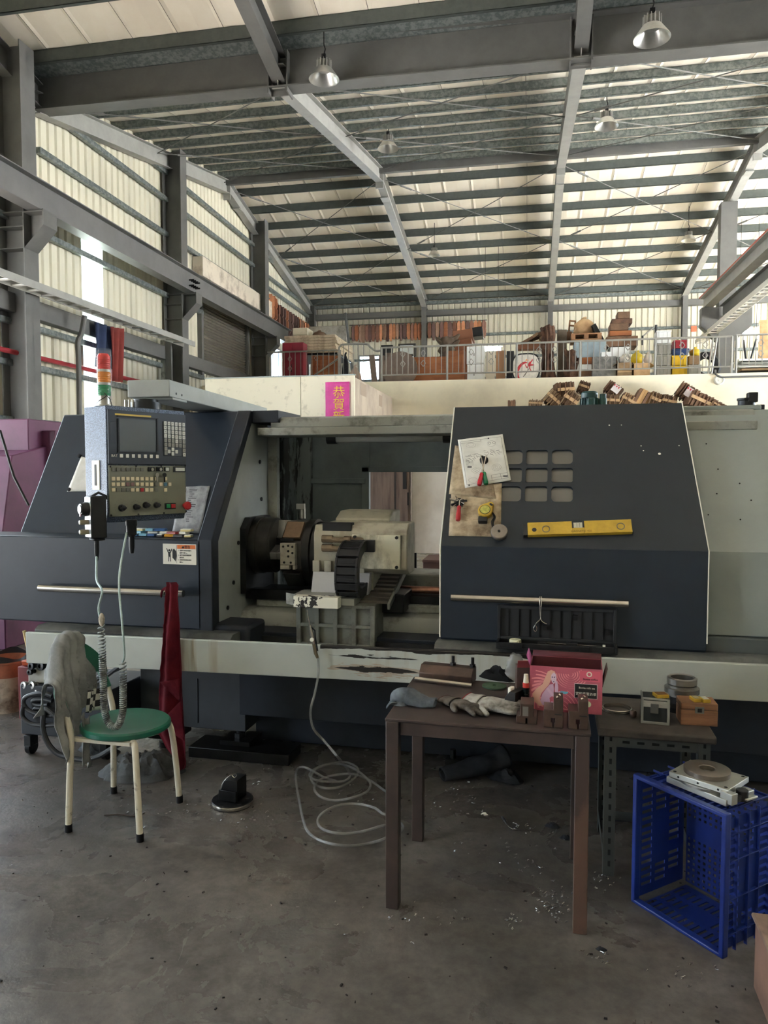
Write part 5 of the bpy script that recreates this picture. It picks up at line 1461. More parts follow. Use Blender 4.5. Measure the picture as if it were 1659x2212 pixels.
MB().grid(lambda u, v: (-2.075 + 0.01 * math.sin(u * 8 + v * 5), 2.90 + 0.05 * u + 0.02 * v, 0.50 - 0.24 * v + 0.02 * math.sin(u * 6)), 10, 18).build('hanging_sleeve', CLOTHG, sh, solid=0.004)
MT_ = Matrix.Translation((-2.058, 2.965, 0.625)) @ RZ(90) @ RX(80) @ RZ(188)
text('HIGHMOUN', 0.02, T(-2.052, 3.075, 0.63) @ RZ(90) @ UP @ RZ(180), mat('dark_print', (70, 70, 72)), sh, depth=0.0003)
# ------------------------------------------------------------------ steel table
TZ = 0.712
TBL = mat('brown_steel_table', (66, 57, 56), 0.42, 0.25, rgb2=(86, 73, 69), vscale=3.5, lo=0.4, hi=0.7, bump=0.04)
TBP = mat('worn_table_leg', (74, 62, 60), 0.42, 0.2, rgb2=(102, 80, 71), vscale=2.2, lo=0.5, hi=0.56, stretch=(1, 1, 0.8))
tx0, tx1, ty0, ty1 = -0.592, 0.13, 2.578, 3.145
tb = thing('work_table', 'brown steel table with square tube legs in front of the machine', 'table', (-0.23, 2.86, 0))
MB().box(tx0, tx1, ty0, ty1, TZ - 0.012, TZ).build('tabletop', TBL, tb, bev=0.003)
for x in (tx0 + 0.002, tx1 - 0.052):
    for y in (ty0 + 0.002, ty1 - 0.052):
        MB().box(x, x + 0.048, y, y + 0.048, 0.0, TZ - 0.012).build('leg', TBP if (x > -0.2 and y < 2.8) else TBL, tb, bev=0.003)
MB().box(tx0 + 0.055, tx1 - 0.057, ty0 + 0.012, ty0 + 0.016, TZ - 0.062, TZ - 0.012).build('apron_rail', TBL, tb, bev=0.001)
MB().box(tx0 + 0.055, tx1 - 0.057, ty1 - 0.03, ty1 - 0.026, TZ - 0.062, TZ - 0.012).build('apron_rail', TBL, tb, bev=0.001)
for x in (tx0 + 0.012, tx1 - 0.016):
    MB().box(x, x + 0.004, ty0 + 0.055, ty1 - 0.057, TZ - 0.062, TZ - 0.012).build('side_rail', TBL, tb, bev=0.001)
tp = lambda px, py, z=TZ: at(px, py, Z=z)
# wedge block with two bolts and a rod
a, b = tp(905, 1470), tp(1020, 1482)
o = thing('steel_block', 'long brown steel block with two upright bolts at the table back', 'steel block', (a.x, a.y, TZ))
Lk = (b - a).length; MK = T(a.x, a.y + 0.05, TZ) @ Matrix.Rotation(math.atan2(b.y - a.y, b.x - a.x), 4, 'Z')
MB(MK).prism([(-0.03, 0.0), (-0.03, 0.03), (0.0, 0.06), (0.05, 0.06), (0.05, 0.0)], 'x', 0.0, Lk).build('block', BROWNST, o, bev=0.003)
for k in (0.58, 0.95):
    mb = MB(MK); mb.cyl((Lk * k, 0.03, 0.06), (Lk * k, 0.03, 0.10), 0.007, n=10); mb.cyl((Lk * k, 0.03, 0.06), (Lk * k, 0.03, 0.07), 0.014, n=6)
    mb.build('bolt', OILB, o)
a, b = tp(898, 1470), tp(1020, 1485)
o = MB().cyl((a.x, a.y - 0.01, TZ + 0.011), (b.x, b.y - 0.01, TZ + 0.011), 0.0095, n=16).build('round_bar', CHROME)
tag(o, 'bright round steel bar lying before the long brown block', 'bar')
# dark cloth, green disc, plastic bag
p = tp(1082, 1466); MC = T(p.x, p.y + 0.02, TZ + 0.001)
tag(cloth_heap(MC, 0.10, 0.07, 0.055, 3.1).build('dark_cloth', mat('black_cloth', (34, 36, 40), 0.95, bump=0.3, bscale=400, spec=0.1)), 'crumpled black cloth behind the green disc on the table', 'cloth')
p = tp(1068, 1484)
o = MB().lathe([(0.008, 0.001), (0.05, 0.0), (0.05, 0.005), (0.008, 0.006)], (p.x, p.y, TZ + 0.002), n=32, closed=True).build('grinding_disc', mat('green_abrasive', (66, 92, 70), 0.8, var=0.3, vscale=60))
tag(o, 'flat green abrasive disc lying on the table under the black cloth', 'disc')
p = tp(1110, 1478)
o = MB(T(p.x + 0.002, p.y + 0.07, TZ)).grid(lambda u, v: (0.055 * math.cos(u * 6.283) * (1 - 0.55 * v) * (1 + 0.3 * nz(u * 5, v * 5, 2)), 0.03 * math.sin(u * 6.283) * (1 - 0.5 * v) * (1 + 0.3 * nz(u * 6, v * 4, 4)), 0.11 * v + 0.012 * nz(u * 8, v * 8, 6)), 26, 12).build('plastic_bag', glassy('crinkled_bag', (190, 190, 188), 0.4, 0.12))
tag(o, 'small crinkled clear plastic bag standing left of the pink box', 'bag')
p = tp(1128, 1500)
o = thing('brown_carton', 'small torn brown carton squeezed between clear bag and pink box', 'carton', (p.x, p.y + 0.05, TZ))
MB(T(p.x + 0.0, p.y + 0.09, TZ) @ RZ(12)).box(-0.03, 0.03, -0.02, 0.02, 0, 0.10).build('carton_body', mat('dull_brown_card', (84, 66, 62), 0.85, var=0.3, vscale=15), o, bev=0.002)
MB(T(p.x + 0.0, p.y + 0.09, TZ + 0.10) @ RZ(12) @ RX(25)).box(-0.028, 0.028, -0.022, -0.019, 0, 0.035).build('carton_flap', mat('red_card', (150, 70, 74), 0.8), o)
# gloves and rags
def glove(name, label, M, s, m, cuffm, curl=0.0, group='work gloves on the table'):
    o = thing(name, label, 'glove', M @ Vector((0, 0, 0)), group)
    mb = MB(M)
    mb.sph((0, 0, 0.014 * s), (0.05 * s, 0.044 * s, 0.017 * s), 16, 10)
    for k, (y, L_, r) in enumerate(((-0.032, 0.062, 0.0095), (-0.011, 0.076, 0.0105), (0.011, 0.072, 0.0105), (0.031, 0.055, 0.009))):
        mb.tube(spline([(0.02 * s, y * s, 0.014 * s), (0.05 * s, y * 1.1 * s, 0.018 * s), ((0.05 + L_ * 0.5) * s, (y * 1.2 + curl * 0.01) * s, 0.014 * s), ((0.045 + L_) * s, (y * 1.2 + curl * 0.02) * s, 0.009 * s)], 4), [r * s * 1.15] * 9 + [r * s, r * s * 0.9, r * s * 0.75, r * s * 0.5], 8)
    mb.tube(spline([(-0.02 * s, -0.03 * s, 0.014 * s), (0.0, -0.055 * s, 0.014 * s), (0.03 * s, -0.072 * s, 0.011 * s)], 5), [0.012 * s] * 8 + [0.010 * s, 0.009 * s, 0.006 * s], 8)
    g = mb.build('glove_hand', m, o)
    remesh(g, 0.005 * s, 3)
    mb = MB(M); mb.grid(lambda u, v: (-0.035 * s - 0.055 * s * v, (0.036 + 0.004 * math.sin(v * 7)) * s * math.cos(u * 6.283), 0.015 * s + 0.0145 * s * math.sin(u * 6.283) * (1 - 0.3 * v)), 24, 8)
    mb.build('knitted_cuff', m, o, solid=0.003)
    mb = MB(M); mb.tube([(-0.091 * s, 0.037 * s * math.cos(t * 0.393), 0.015 * s + 0.0105 * s * math.sin(t * 0.393)) for t in range(17)], 0.0028 * s, 6)
    mb.build('cuff_hem', cuffm, o)
    return o
GLV = mat('grubby_cotton', (168, 166, 160), 0.95, rgb2=(92, 88, 82), vscale=12, lo=0.42, hi=0.66, bump=0.5, bscale=260, spec=0.1)
GLB = mat('blue_grey_cloth', (112, 120, 128), 0.95, rgb2=(84, 90, 98), vscale=9, bump=0.5, bscale=300, spec=0.1)
HEM = mat('red_hem', (152, 60, 64), 0.9); HEMD = mat('brown_hem', (96, 70, 66), 0.9)
p = tp(1060, 1536); glove('cotton_glove', 'pale cotton glove with red hem lying palm down mid table', T(p.x, p.y + 0.015, TZ + 0.008) @ RZ(-24) @ RX(8), 1.15, GLV, HEM, 1)
p = tp(998, 1532); glove('cotton_glove', 'darker cotton glove half under the pale one with red hem', T(p.x, p.y + 0.012, TZ + 0.001) @ RZ(-32), 1.0, mat('oily_cotton', (110, 104, 98), 0.95, rgb2=(66, 62, 58), vscale=12, bump=0.5, bscale=260, spec=0.1), HEMD, -1)
o = thing('folded_rag', 'blue-grey rag folded at the left front corner of the table', 'rag', (tx0 + 0.08, ty0 + 0.06, TZ))
p = tp(888, 1524)
def roll_fn(u, v):                          # a limp sock-like roll, mouth to the right
    t = u * 6.283; R = 0.026 + 0.012 * math.sin(v * 3.0 + 0.5)
    return (-0.085 + 0.17 * v + 0.008 * nz(u * 4, v * 6, 1), R * 1.25 * math.cos(t) * (1 + 0.25 * nz(u * 3, v * 5, 5)), max(0.002, 0.02 + R * 0.75 * math.sin(t) * (1 + 0.25 * nz(u * 4, v * 6, 7)) + 0.012 * math.sin(v * 6)))
MB(T(p.x + 0.01, p.y + 0.02, TZ) @ RZ(-8)).grid(roll_fn, 26, 22).build('rag_roll', GLB, o, solid=0.003)
cloth_heap(T(p.x - 0.035, p.y + 0.03, TZ) @ RZ(10), 0.062, 0.05, 0.05, 8.7).build('rag_fold', GLB, o)
MB(T(p.x - 0.075, p.y + 0.0, TZ) @ RZ(10)).grid(lambda u, v: (-0.02 + 0.05 * u, -0.02 + 0.03 * v - 0.018 * (1 - u), 0.012 * math.sin(u * 3) + 0.003 - 0.03 * max(0, 0.3 - u)), 8, 8).build('rag_corner', GLB, o, solid=0.003)
# pink box with printed front
pa, pb2 = tp(1142, 1548), tp(1287, 1560)
PBL = (pb2 - pa).length
MPB = T(pa.x, pa.y + 0.085, TZ) @ Matrix.Rotation(math.atan2(pb2.y - pa.y, pb2.x - pa.x) , 4, 'Z')
PBL = 0.262; PBH = 0.168
pk = thing('pink_box', 'open pink carton printed with a long-haired woman holding a blue cup', 'box', MPB @ Vector((0.13, 0.05, 0)))
PINK = mat('pink_card', (192, 98, 116), 0.55, rgb2=(172, 80, 98), vscale=9)
mb = MB(MPB); mb.box(0, PBL, 0, 0.002, 0, PBH); mb.box(0, 0.002, 0.002, 0.16, 0, PBH); mb.box(PBL - 0.002, PBL, 0.002, 0.16, 0, PBH); mb.box(0, PBL, 0.158, 0.16, 0, PBH); mb.box(0, PBL, 0, 0.16, 0, 0.002)
mb.build('carton_body', PINK, pk)
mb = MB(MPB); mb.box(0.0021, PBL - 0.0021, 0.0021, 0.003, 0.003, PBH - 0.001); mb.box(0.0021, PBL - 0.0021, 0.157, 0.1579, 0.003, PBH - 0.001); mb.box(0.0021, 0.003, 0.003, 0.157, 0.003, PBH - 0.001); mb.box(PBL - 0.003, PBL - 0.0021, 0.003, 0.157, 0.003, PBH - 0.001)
mb.build('carton_lining', mat('dark_red_card', (84, 30, 40), 0.7), pk)  # inner faces added: the shade inside the box is put into their colour
MB(MPB @ T(0, 0, PBH) @ RY(-18)).add([(0, 0, 0), (0, 0.12, 0), (0, 0.12, 0.04), (0, 0, 0.04)], [(0, 1, 2, 3)]).build('side_flap', mat('magenta_card', (206, 120, 180), 0.6, rgb2=(170, 70, 140), vscale=30), pk, solid=0.002)
MB(MPB @ T(0, 0.158, PBH) @ RX(-78)).add([(0, 0, 0), (PBL, 0, 0), (PBL, 0, 0.05), (0, 0, 0.05)], [(0, 1, 2, 3)]).build('back_flap', mat('dark_red_card', (74, 26, 34), 0.7), pk, solid=0.002)  # same shade-darkened colour as the inner faces
MB(MPB @ T(PBL, 0, PBH * 0.62) @ RY(14)).add([(0, 0.0, 0), (0, 0.1, 0), (0, 0.1, 0.07), (0, 0, 0.07)], [(0, 1, 2, 3)]).build('side_flap', mat('dull_brown_card', (84, 66, 62)), pk, solid=0.002)
def pr_(pts, name, rgb, n=-0.0012, kind=None):
    o = MB(MPB).add([(u * PBL, n, v * PBH) for u, v in pts], [tuple(range(len(pts)))]).build(name, mat('print_' + name, rgb, 0.55), pk, smooth=0)
    return o
mb = MB(MPB)                                # swirling bands behind the figure
for k in range(26):
    t0 = math.radians(95 + k * 7.2); c = (0.34, 0.45)
    q = []
    for s_ in range(7):
        r = 0.28 + s_ * 0.07; t = t0 + 0.18 * s_ * (1 if k % 2 else 0.8)
        q.append((c[0] + r * math.cos(t) * 0.75, c[1] + r * math.sin(t)))
    for a, b in zip(q, q[1:]):
        if 0.01 < a[0] < 0.98 and 0.01 < b[0] < 0.98 and 0.02 < a[1] < 0.99 and 0.02 < b[1] < 0.99:
            d = Vector((b[0] - a[0], b[1] - a[1])).normalized(); w = 0.011
            mb.add([((a[0] - d.y * w) * PBL, -0.0004, (a[1] + d.x * w) * PBH), ((b[0] - d.y * w) * PBL, -0.0004, (b[1] + d.x * w) * PBH), ((b[0] + d.y * w) * PBL, -0.0004, (b[1] - d.x * w) * PBH), ((a[0] + d.y * w) * PBL, -0.0004, (a[1] - d.x * w) * PBH)], [(0, 1, 2, 3)])
for k in range(7):
    r = 0.05 + k * 0.045
    for s_ in range(14):
        t, t2 = math.radians(180 + s_ * 15), math.radians(195 + s_ * 15)
        q = [(0.56 + r * 0.7 * math.cos(x), 0.86 + r * math.sin(x)) for x in (t, t2)]
        if all(v < 0.985 for _, v in q):
            mb.add([(q[0][0] * PBL, -0.0005, q[0][1] * PBH), (q[1][0] * PBL, -0.0005, q[1][1] * PBH), ((q[1][0] + 0.014) * PBL, -0.0005, (q[1][1]) * PBH), ((q[0][0] + 0.014) * PBL, -0.0005, q[0][1] * PBH)], [(0, 1, 2, 3)])
for k in range(5):
    r = 0.12 + k * 0.035
    for s_ in range(7):
        t, t2 = math.radians(10 + s_ * 12), math.radians(22 + s_ * 12)
        q = [(0.42 + r * 1.1 * math.cos(x), -0.1 + (r * 2.4) * math.sin(x)) for x in (t, t2)]
        if all(0.02 < v < 0.5 for _, v in q):
            mb.add([(q[0][0] * PBL, -0.0005, q[0][1] * PBH), (q[1][0] * PBL, -0.0005, q[1][1] * PBH), ((q[1][0] + 0.012) * PBL, -0.0005, q[1][1] * PBH), ((q[0][0] + 0.012) * PBL, -0.0005, q[0][1] * PBH)], [(0, 1, 2, 3)])
tag(mb.build('swirl_print', mat('print_swirl', (232, 146, 152), 0.55), pk, smooth=0), kind='stuff')
pr_([(0.20, 0.12), (0.14, 0.10), (0.06, 0.2), (0.04, 0.36), (0.09, 0.48), (0.18, 0.6), (0.22, 0.76), (0.25, 0.89), (0.30, 0.93), (0.35, 0.9), (0.37, 0.8), (0.34, 0.72), (0.30, 0.72), (0.27, 0.6), (0.22, 0.5), (0.17, 0.4), (0.14, 0.28), (0.16, 0.18)], 'long_hair', (226, 176, 156), -0.0010)
SK = (206, 168, 196)
pr_([(0.15, 0.22), (0.18, 0.13), (0.25, 0.11), (0.29, 0.17), (0.28, 0.3), (0.33, 0.36), (0.34, 0.5), (0.33, 0.62), (0.28, 0.6), (0.23, 0.5), (0.18, 0.38)], 'figure_body', SK, -0.0013)
pr_([(0.30, 0.22), (0.33, 0.22), (0.345, 0.0), (0.31, 0.0)], 'figure_leg', SK, -0.0013)
pr_([(0.295, 0.74), (0.30, 0.82), (0.335, 0.88), (0.365, 0.84), (0.375, 0.74), (0.36, 0.66), (0.335, 0.62), (0.31, 0.66)], 'figure_face', (224, 196, 214), -0.0016)
pr_([(0.23, 0.5), (0.26, 0.53), (0.33, 0.4), (0.42, 0.47), (0.44, 0.44), (0.34, 0.33), (0.31, 0.34)], 'figure_arm', (216, 180, 204), -0.0016)
pr_([(0.36, 0.7), (0.385, 0.68), (0.40, 0.55), (0.395, 0.3), (0.36, 0.3), (0.35, 0.52)], 'figure_arm', (214, 188, 214), -0.0015)
pr_([(0.42, 0.455), (0.445, 0.42), (0.50, 0.405), (0.535, 0.44), (0.535, 0.465), (0.44, 0.475)], 'blue_cup', (104, 176, 200), -0.0018)
mb = MB(MPB)
for u, v, w, h_ in ((0.315, 0.765, 0.018, 0.007), (0.345, 0.765, 0.018, 0.007), (0.335, 0.67, 0.018, 0.008), (0.315, 0.785, 0.016, 0.005), (0.348, 0.785, 0.016, 0.005), (0.34, 0.715, 0.008, 0.004)):
    mb.box((u - w / 2) * PBL, (u + w / 2) * PBL, -0.0020, -0.0018, (v - h_) * PBH, (v + h_) * PBH)
tag(mb.build('face_print', mat('print_face_lines', (90, 60, 100), 0.6), pk, smooth=0), kind='stuff')
pr_([(0.69, 0.72), (0.97, 0.72), (0.97, 0.96), (0.69, 0.96)], 'pink_panel', (214, 96, 118), -0.0010)
MB(MPB).lathe([(0.010, 0), (0.010, 0.0012), (0.006, 0.0012), (0.006, 0)], (0.82 * PBL, -0.0012, 0.885 * PBH), (0, -1, 0), 20).build('round_emblem', mat('cream_print', (234, 222, 206), 0.6), pk)
text('Bonita coffee', 0.010, MPB @ T(0.735 * PBL, -0.0014, 0.755 * PBH) @ UP, INK, pk)
pr_([(0.62, 0.34), (0.935, 0.34), (0.935, 0.67), (0.62, 0.67)], 'white_border', (222, 200, 204), -0.0012)
pr_([(0.627, 0.35), (0.928, 0.35), (0.928, 0.66), (0.627, 0.66)], 'black_label', (24, 22, 24), -0.0016)
text('Bonita milk tea', 0.0095, MPB @ T(0.68 * PBL, -0.0020, 0.56 * PBH) @ UP, mat('cream_print', (234, 222, 206)), pk)
text('宮約克夏奶茶', 0.0125, MPB @ T(0.636 * PBL, -0.0020, 0.42 * PBH) @ UP, WHITEP, pk)
MB(MPB).lathe([(0.011, 0), (0.011, 0.001), (0, 0.001)], (0.81 * PBL, -0.0012, 0.22 * PBH), (0, -1, 0), 18).build('oval_emblem', mat('pale_green_print', (196, 206, 170), 0.6), pk)
# bottle, jaws
p = tp(1136, 1530)
o = thing('glue_bottle', 'small dark bottle with red collar and white cap before pink box', 'bottle', (p.x, p.y, TZ))
zb = TZ + 0.038
MB().lathe([(0.0, 0), (0.0125, 0.0), (0.013, 0.004), (0.013, 0.02), (0.0115, 0.022), (0.0115, 0.026), (0.013, 0.028), (0.013, 0.046), (0.0, 0.046)], (p.x, p.y - 0.012, zb), n=20).build('bottle_body', mat('dark_bottle', (22, 30, 30), 0.15), o)
MB().lathe([(0.0125, 0), (0.0125, 0.018), (0.0, 0.018)], (p.x, p.y - 0.012, zb + 0.046), n=20).build('red_collar', mat('orange_red_plastic', (206, 62, 54), 0.4), o)
MB().lathe([(0.0105, 0), (0.008, 0.032), (0.0, 0.034)], (p.x, p.y - 0.012, zb + 0.064), n=18).build('white_cap', mat('cream_cap', (226, 222, 202), 0.4), o)
def soft_jaw(label, M, w=0.058, h=0.095, step=True, m=BROWNST):
    o = thing('soft_jaw', label, 'jaw block', M @ Vector((0, 0, 0)), 'steel jaw blocks at the table front')
    mb = MB(M)
    mb.prism([(-w / 2, 0), (-0.003, 0), (-0.003, 0.018), (-0.008, 0.018), (-0.008, 0.034), (0.006, 0.034), (0.006, 0.018), (0.003, 0.018), (0.003, 0), (w / 2, 0), (w / 2, h), (0.0, h), (0.0, h * 0.62), (-w / 2, h * 0.62)] if step else
             [(-w / 2, 0), (-0.003, 0), (-0.003, 0.02), (0.003, 0.02), (0.003, 0), (w / 2, 0), (w / 2, 0.025), (w * 0.32, 0.028), (w * 0.32, 0.07), (-w * 0.32, 0.07), (-w * 0.32, 0.028), (-w / 2, 0.025)], 'y', 0, 0.09)
    mb.build('jaw_body', m, o, bev=0.0015)
    if step:
        for k in range(2):
            MB(M).cyl((w * 0.25 + (0.006 if k else -0.005), 0.02 + 0.03 * k, h), (w * 0.25, 0.02 + 0.03 * k, h + 0.004), 0.006, n=10).build('jaw_bolt', CHROME, o)
        MB(M).box(0.004, w / 2 - 0.004, -0.0006, 0.0, h * 0.45, h * 0.5).build('keyway', INK, o)
    return o
p = tp(1137, 1566); soft_jaw('stepped jaw block with bright plate, under the small dark bottle', T(p.x, p.y + 0.012, TZ), 0.072, step=False)
o = MB(T(p.x, p.y, TZ)).box(-0.014, 0.006, 0.0095, 0.0115, 0.028, 0.062).build('bright_plate', STEELP); tag(o, 'small bright steel plate leaning on the jaw below the bottle', 'plate')
p = tp(1195, 1573); soft_jaw('brown stepped jaw block, left of the pair before the pink box', T(p.x, p.y + 0.006, TZ), 0.066, 0.10)
p = tp(1249, 1577); soft_jaw('brown stepped jaw block, right of the pair before the pink box', T(p.x, p.y + 0.006, TZ), 0.066, 0.10)
p = tp(1107, 1534)
o = thing('vise_jaw', 'dark bolted steel jaw with white face between gloves and bottle', 'jaw block', (p.x, p.y, TZ), 'steel jaw blocks at the table front')
MJ = T(p.x - 0.01, p.y + 0.03, TZ) @ RZ(-25)
MB(MJ).prism([(0.0, 0.0), (0.0, 0.05), (0.02, 0.075), (0.045, 0.075), (0.045, 0.0)], 'y', -0.045, 0.045).build('jaw_body', OILB, o, bev=0.002)
MB(MJ).box(-0.002, 0.0, -0.04, 0.03, 0.012, 0.05).build('bright_face', STEELP, o, bev=0.001)
MB(MJ).box(0.004, 0.018, -0.03, 0.0, 0.06, 0.085).build('white_lug', WHITEP, o, bev=0.003)
for k in (-0.025, 0.01): MB(MJ).cyl((-0.002, k, 0.03), (-0.004, k, 0.03), 0.006, n=10).build('jaw_hole', INK, o)

# ------------------------------------------------------------------ slotted angle stand and what is on it
WZ = 0.60
ANG = mat('grey_slotted_angle', (74, 78, 76), 0.5, 0.2, var=0.2, vscale=6)
SLOT = mat('slot_dark', (16, 17, 18), 0.9)
wx0_, wx1_, wy0, wy1 = 0.205, 0.61, 2.985, 3.42
ws = thing('work_stand', 'grey slotted angle stand with thick wooden top behind the blue crate', 'stand', (0.4, 3.2, 0))
MB().box(wx0_ - 0.03, wx1_ + 0.0, wy0 - 0.015, wy1, WZ - 0.032, WZ).build('board_top', mat('dark_stained_board', (70, 64, 60), 0.7, rgb2=(46, 42, 40), vscale=5, bump=0.2, bscale=30), ws, bev=0.008)
def post(x, y, sx, sy):
    mb = MB()
    mb.box(min(x, x + sx * 0.042), max(x, x + sx * 0.042), y - 0.002, y, 0, WZ - 0.032)
    mb.box(x - 0.002, x, min(y, y + sy * 0.042), max(y, y + sy * 0.042), 0, WZ - 0.032)
    o = mb.build('leg', ANG, ws, smooth=0)
    for k in range(12):
        z = 0.04 + k * 0.046
        MB().box(x + sx * 0.021 - 0.005, x + sx * 0.021 + 0.005, y - 0.0026, y - 0.0019, z, z + 0.022).build('slot', SLOT, o, smooth=0)
post(wx0_, wy0 + 0.01, 1, 1); post(wx1_ - 0.06, wy0 + 0.01, 1, 1); post(wx0_, wy1 - 0.02, 1, -1); post(wx1_ - 0.06, wy1 - 0.02, 1, -1)
for y in (wy0 + 0.012, wy1 - 0.03):
    mb = MB(); mb.box(wx0_ + 0.002, wx1_ - 0.02, y, y + 0.002, WZ - 0.076, WZ - 0.034)
    o = mb.build('cross_rail', ANG, ws, smooth=0)
    if y < 3.2:
        for k in range(5): MB().box(wx0_ + 0.065 + k * 0.055, wx0_ + 0.092 + k * 0.055, y - 0.0008, y - 0.0001, WZ - 0.060, WZ - 0.050).build('slot', SLOT, o, smooth=0)
for x in (wx0_, wx1_ - 0.06): MB().box(x, x + 0.002, wy0 + 0.01, wy1 - 0.02, 0.05, 0.09).build('side_rail', ANG, ws, smooth=0)
MB().box(wx0_, wx1_ - 0.02, wy1 - 0.03, wy1 - 0.028, 0.05, 0.09).build('cross_rail', ANG, ws, smooth=0)
wpx = lambda px, py: at(px, py, Z=WZ)
# aluminium edged case
a = wpx(1384, 1562); b = wpx(1440, 1565)
MCS = T(a.x, a.y, WZ) @ RZ(-4)
o = thing('flight_case', 'small black case with aluminium edges on the stand, yellow box on top', 'case', MCS @ Vector((0.06, 0.05, 0)))
cw_, cd_, ch_ = 0.108, 0.10, 0.105
MB(MCS).box(0.003, cw_ - 0.003, 0.003, cd_ - 0.003, 0.003, ch_ - 0.003).build('case_body', mat('black_case_vinyl', (30, 36, 40), 0.4), o)
ALU = mat('aluminium_edge', (190, 192, 190), 0.3, 0.85)
for q in ((0, cw_, 0, 0.012, 0.068, 0.082), (0, cw_, 0, 0.01, 0, 0.01), (0, 0.01, 0, 0.01, 0, ch_), (cw_ - 0.01, cw_, 0, 0.01, 0, ch_), (0, cw_, 0, 0.008, ch_ - 0.008, ch_), (cw_ - 0.008, cw_, 0, cd_, ch_ - 0.008, ch_), (cw_ - 0.006, cw_, 0, cd_, 0, 0.01), (0, 0.008, 0, cd_, ch_ - 0.008, ch_), (cw_ - 0.004, cw_ + 0.0005, 0, cd_, 0.068, 0.082), (0, cw_, 0, 0.0015, 0.082, 0.094)):
    MB(MCS).box(*q).build('edge_trim', ALU, o, bev=0.001)
MB(MCS).box(0.036, 0.066, -0.006, 0.001, 0.045, 0.085).build('latch', mat('dull_latch', (120, 122, 122), 0.4, 0.7), o, bev=0.002)
def yellow_box(label, M, L_=0.045, topm=None):
    o = thing('insert_box', label, 'box', M @ Vector((0, 0, 0)), 'yellow insert boxes on the stand')
    MB(M).box(-L_ / 2, L_ / 2, -0.024, 0.024, 0, 0.014).build('box_base', YELP, o, bev=0.002)
    MB(M).box(-L_ / 2 + 0.005, L_ / 2 - 0.004, -0.018, 0.018, 0.014, 0.0152).build('box_label', topm or mat('brown_label', (120, 84, 52), 0.6), o)
yellow_box('small yellow box on the aluminium edged black case', MCS @ T(0.075, 0.03, ch_) @ RZ(20), 0.05)
# wooden box
a = wpx(1473, 1566)
MWB = T(a.x - 0.004, a.y + 0.002, WZ) @ RZ(2)
o = thing('wooden_box', 'small hinged wooden box with metal clasp at the stand corner', 'box', MWB @ Vector((0.06, 0.05, 0)))
WOOD = mat('brown_box_wood', (146, 104, 76), 0.5, rgb2=(114, 80, 58), vscale=6, stretch=(1, 1, 9), bump=0.05)
MB(MWB).box(0, 0.138, 0, 0.10, 0, 0.062).build('box_base', WOOD, o, bev=0.002)
MB(MWB).box(0, 0.138, 0, 0.10, 0.0632, 0.09).build('box_lid', WOOD, o, bev=0.003)
MB(MWB).box(0.052, 0.086, -0.003, 0, 0.05, 0.076).build('clasp', mat('dull_latch', (120, 122, 122)), o, bev=0.001)
MB(MWB).box(0.061, 0.077, -0.006, -0.003, 0.055, 0.07).build('clasp_tab', OILB, o, bev=0.001)
yellow_box('yellow box lying on the wooden box, left of the pair', MWB @ T(0.06, 0.035, 0.09) @ RZ(12), 0.03, mat('grey_label', (150, 140, 110), 0.6))
yellow_box('yellow box lying on the wooden box, right of the pair', MWB @ T(0.094, 0.032, 0.09) @ RZ(12), 0.03, mat('clear_lid', (206, 206, 196), 0.3))
# ring stack, two bangles and knob
a = wpx(1473, 1530)
o = thing('ring_stack', 'stepped bright steel ring fixture standing behind the wooden box', 'steel ring', (a.x, 3.30, WZ))
rx, ry = at(1473, 1480, Y=3.30).x, 3.30
MB().lathe([(0.066, 0), (0.075, 0.0), (0.075, 0.02), (0.05, 0.03), (0.05, 0.06), (0.04, 0.06), (0.04, 0.0)], (rx, ry, WZ), n=36, closed=True).build('base_flange', OILB, o)
MB().lathe([(0.045, 0.06), (0.056, 0.06), (0.056, 0.072), (0.07, 0.074), (0.07, 0.095), (0.058, 0.098), (0.058, 0.106), (0.045, 0.106)], (rx, ry, WZ), n=40, closed=True).build('lower_ring', STEELP, o)
MB().lathe([(0.046, 0.106), (0.052, 0.106), (0.06, 0.112), (0.06, 0.136), (0.052, 0.14), (0.046, 0.136)], (rx, ry, WZ), n=40, closed=True).build('upper_ring', STEELP, o)
MB().lathe([(0.0, 0.02), (0.034, 0.03), (0.036, 0.01), (0.036, 0)], (rx + 0.06, ry - 0.05, WZ), n=20).build('rubber_cap', BLACKM, o)
a = wpx(1332, 1536)
for k in range(2):
    o = MB().lathe([(0.056, 0.0), (0.060, 0.002), (0.060, 0.006), (0.056, 0.008)], (a.x + 0.002 * k, a.y, WZ + 0.001 + 0.009 * k), n=40, closed=True).build('steel_ring', CHROME)
    tag(o, 'thin bright steel ring on the stand, %s of the two stacked rings' % ('lower' if k == 0 else 'upper'), 'steel ring', 'thin rings on the stand')
a = wpx(1368, 1548)
o = MB().lathe([(0.012, 0), (0.014, 0.004), (0.014, 0.02), (0.010, 0.026), (0, 0.027)], (a.x, a.y, WZ), n=18).build('steel_spacer', BROWNST); tag(o, 'small brown steel spacer beside the two thin rings', 'spacer')

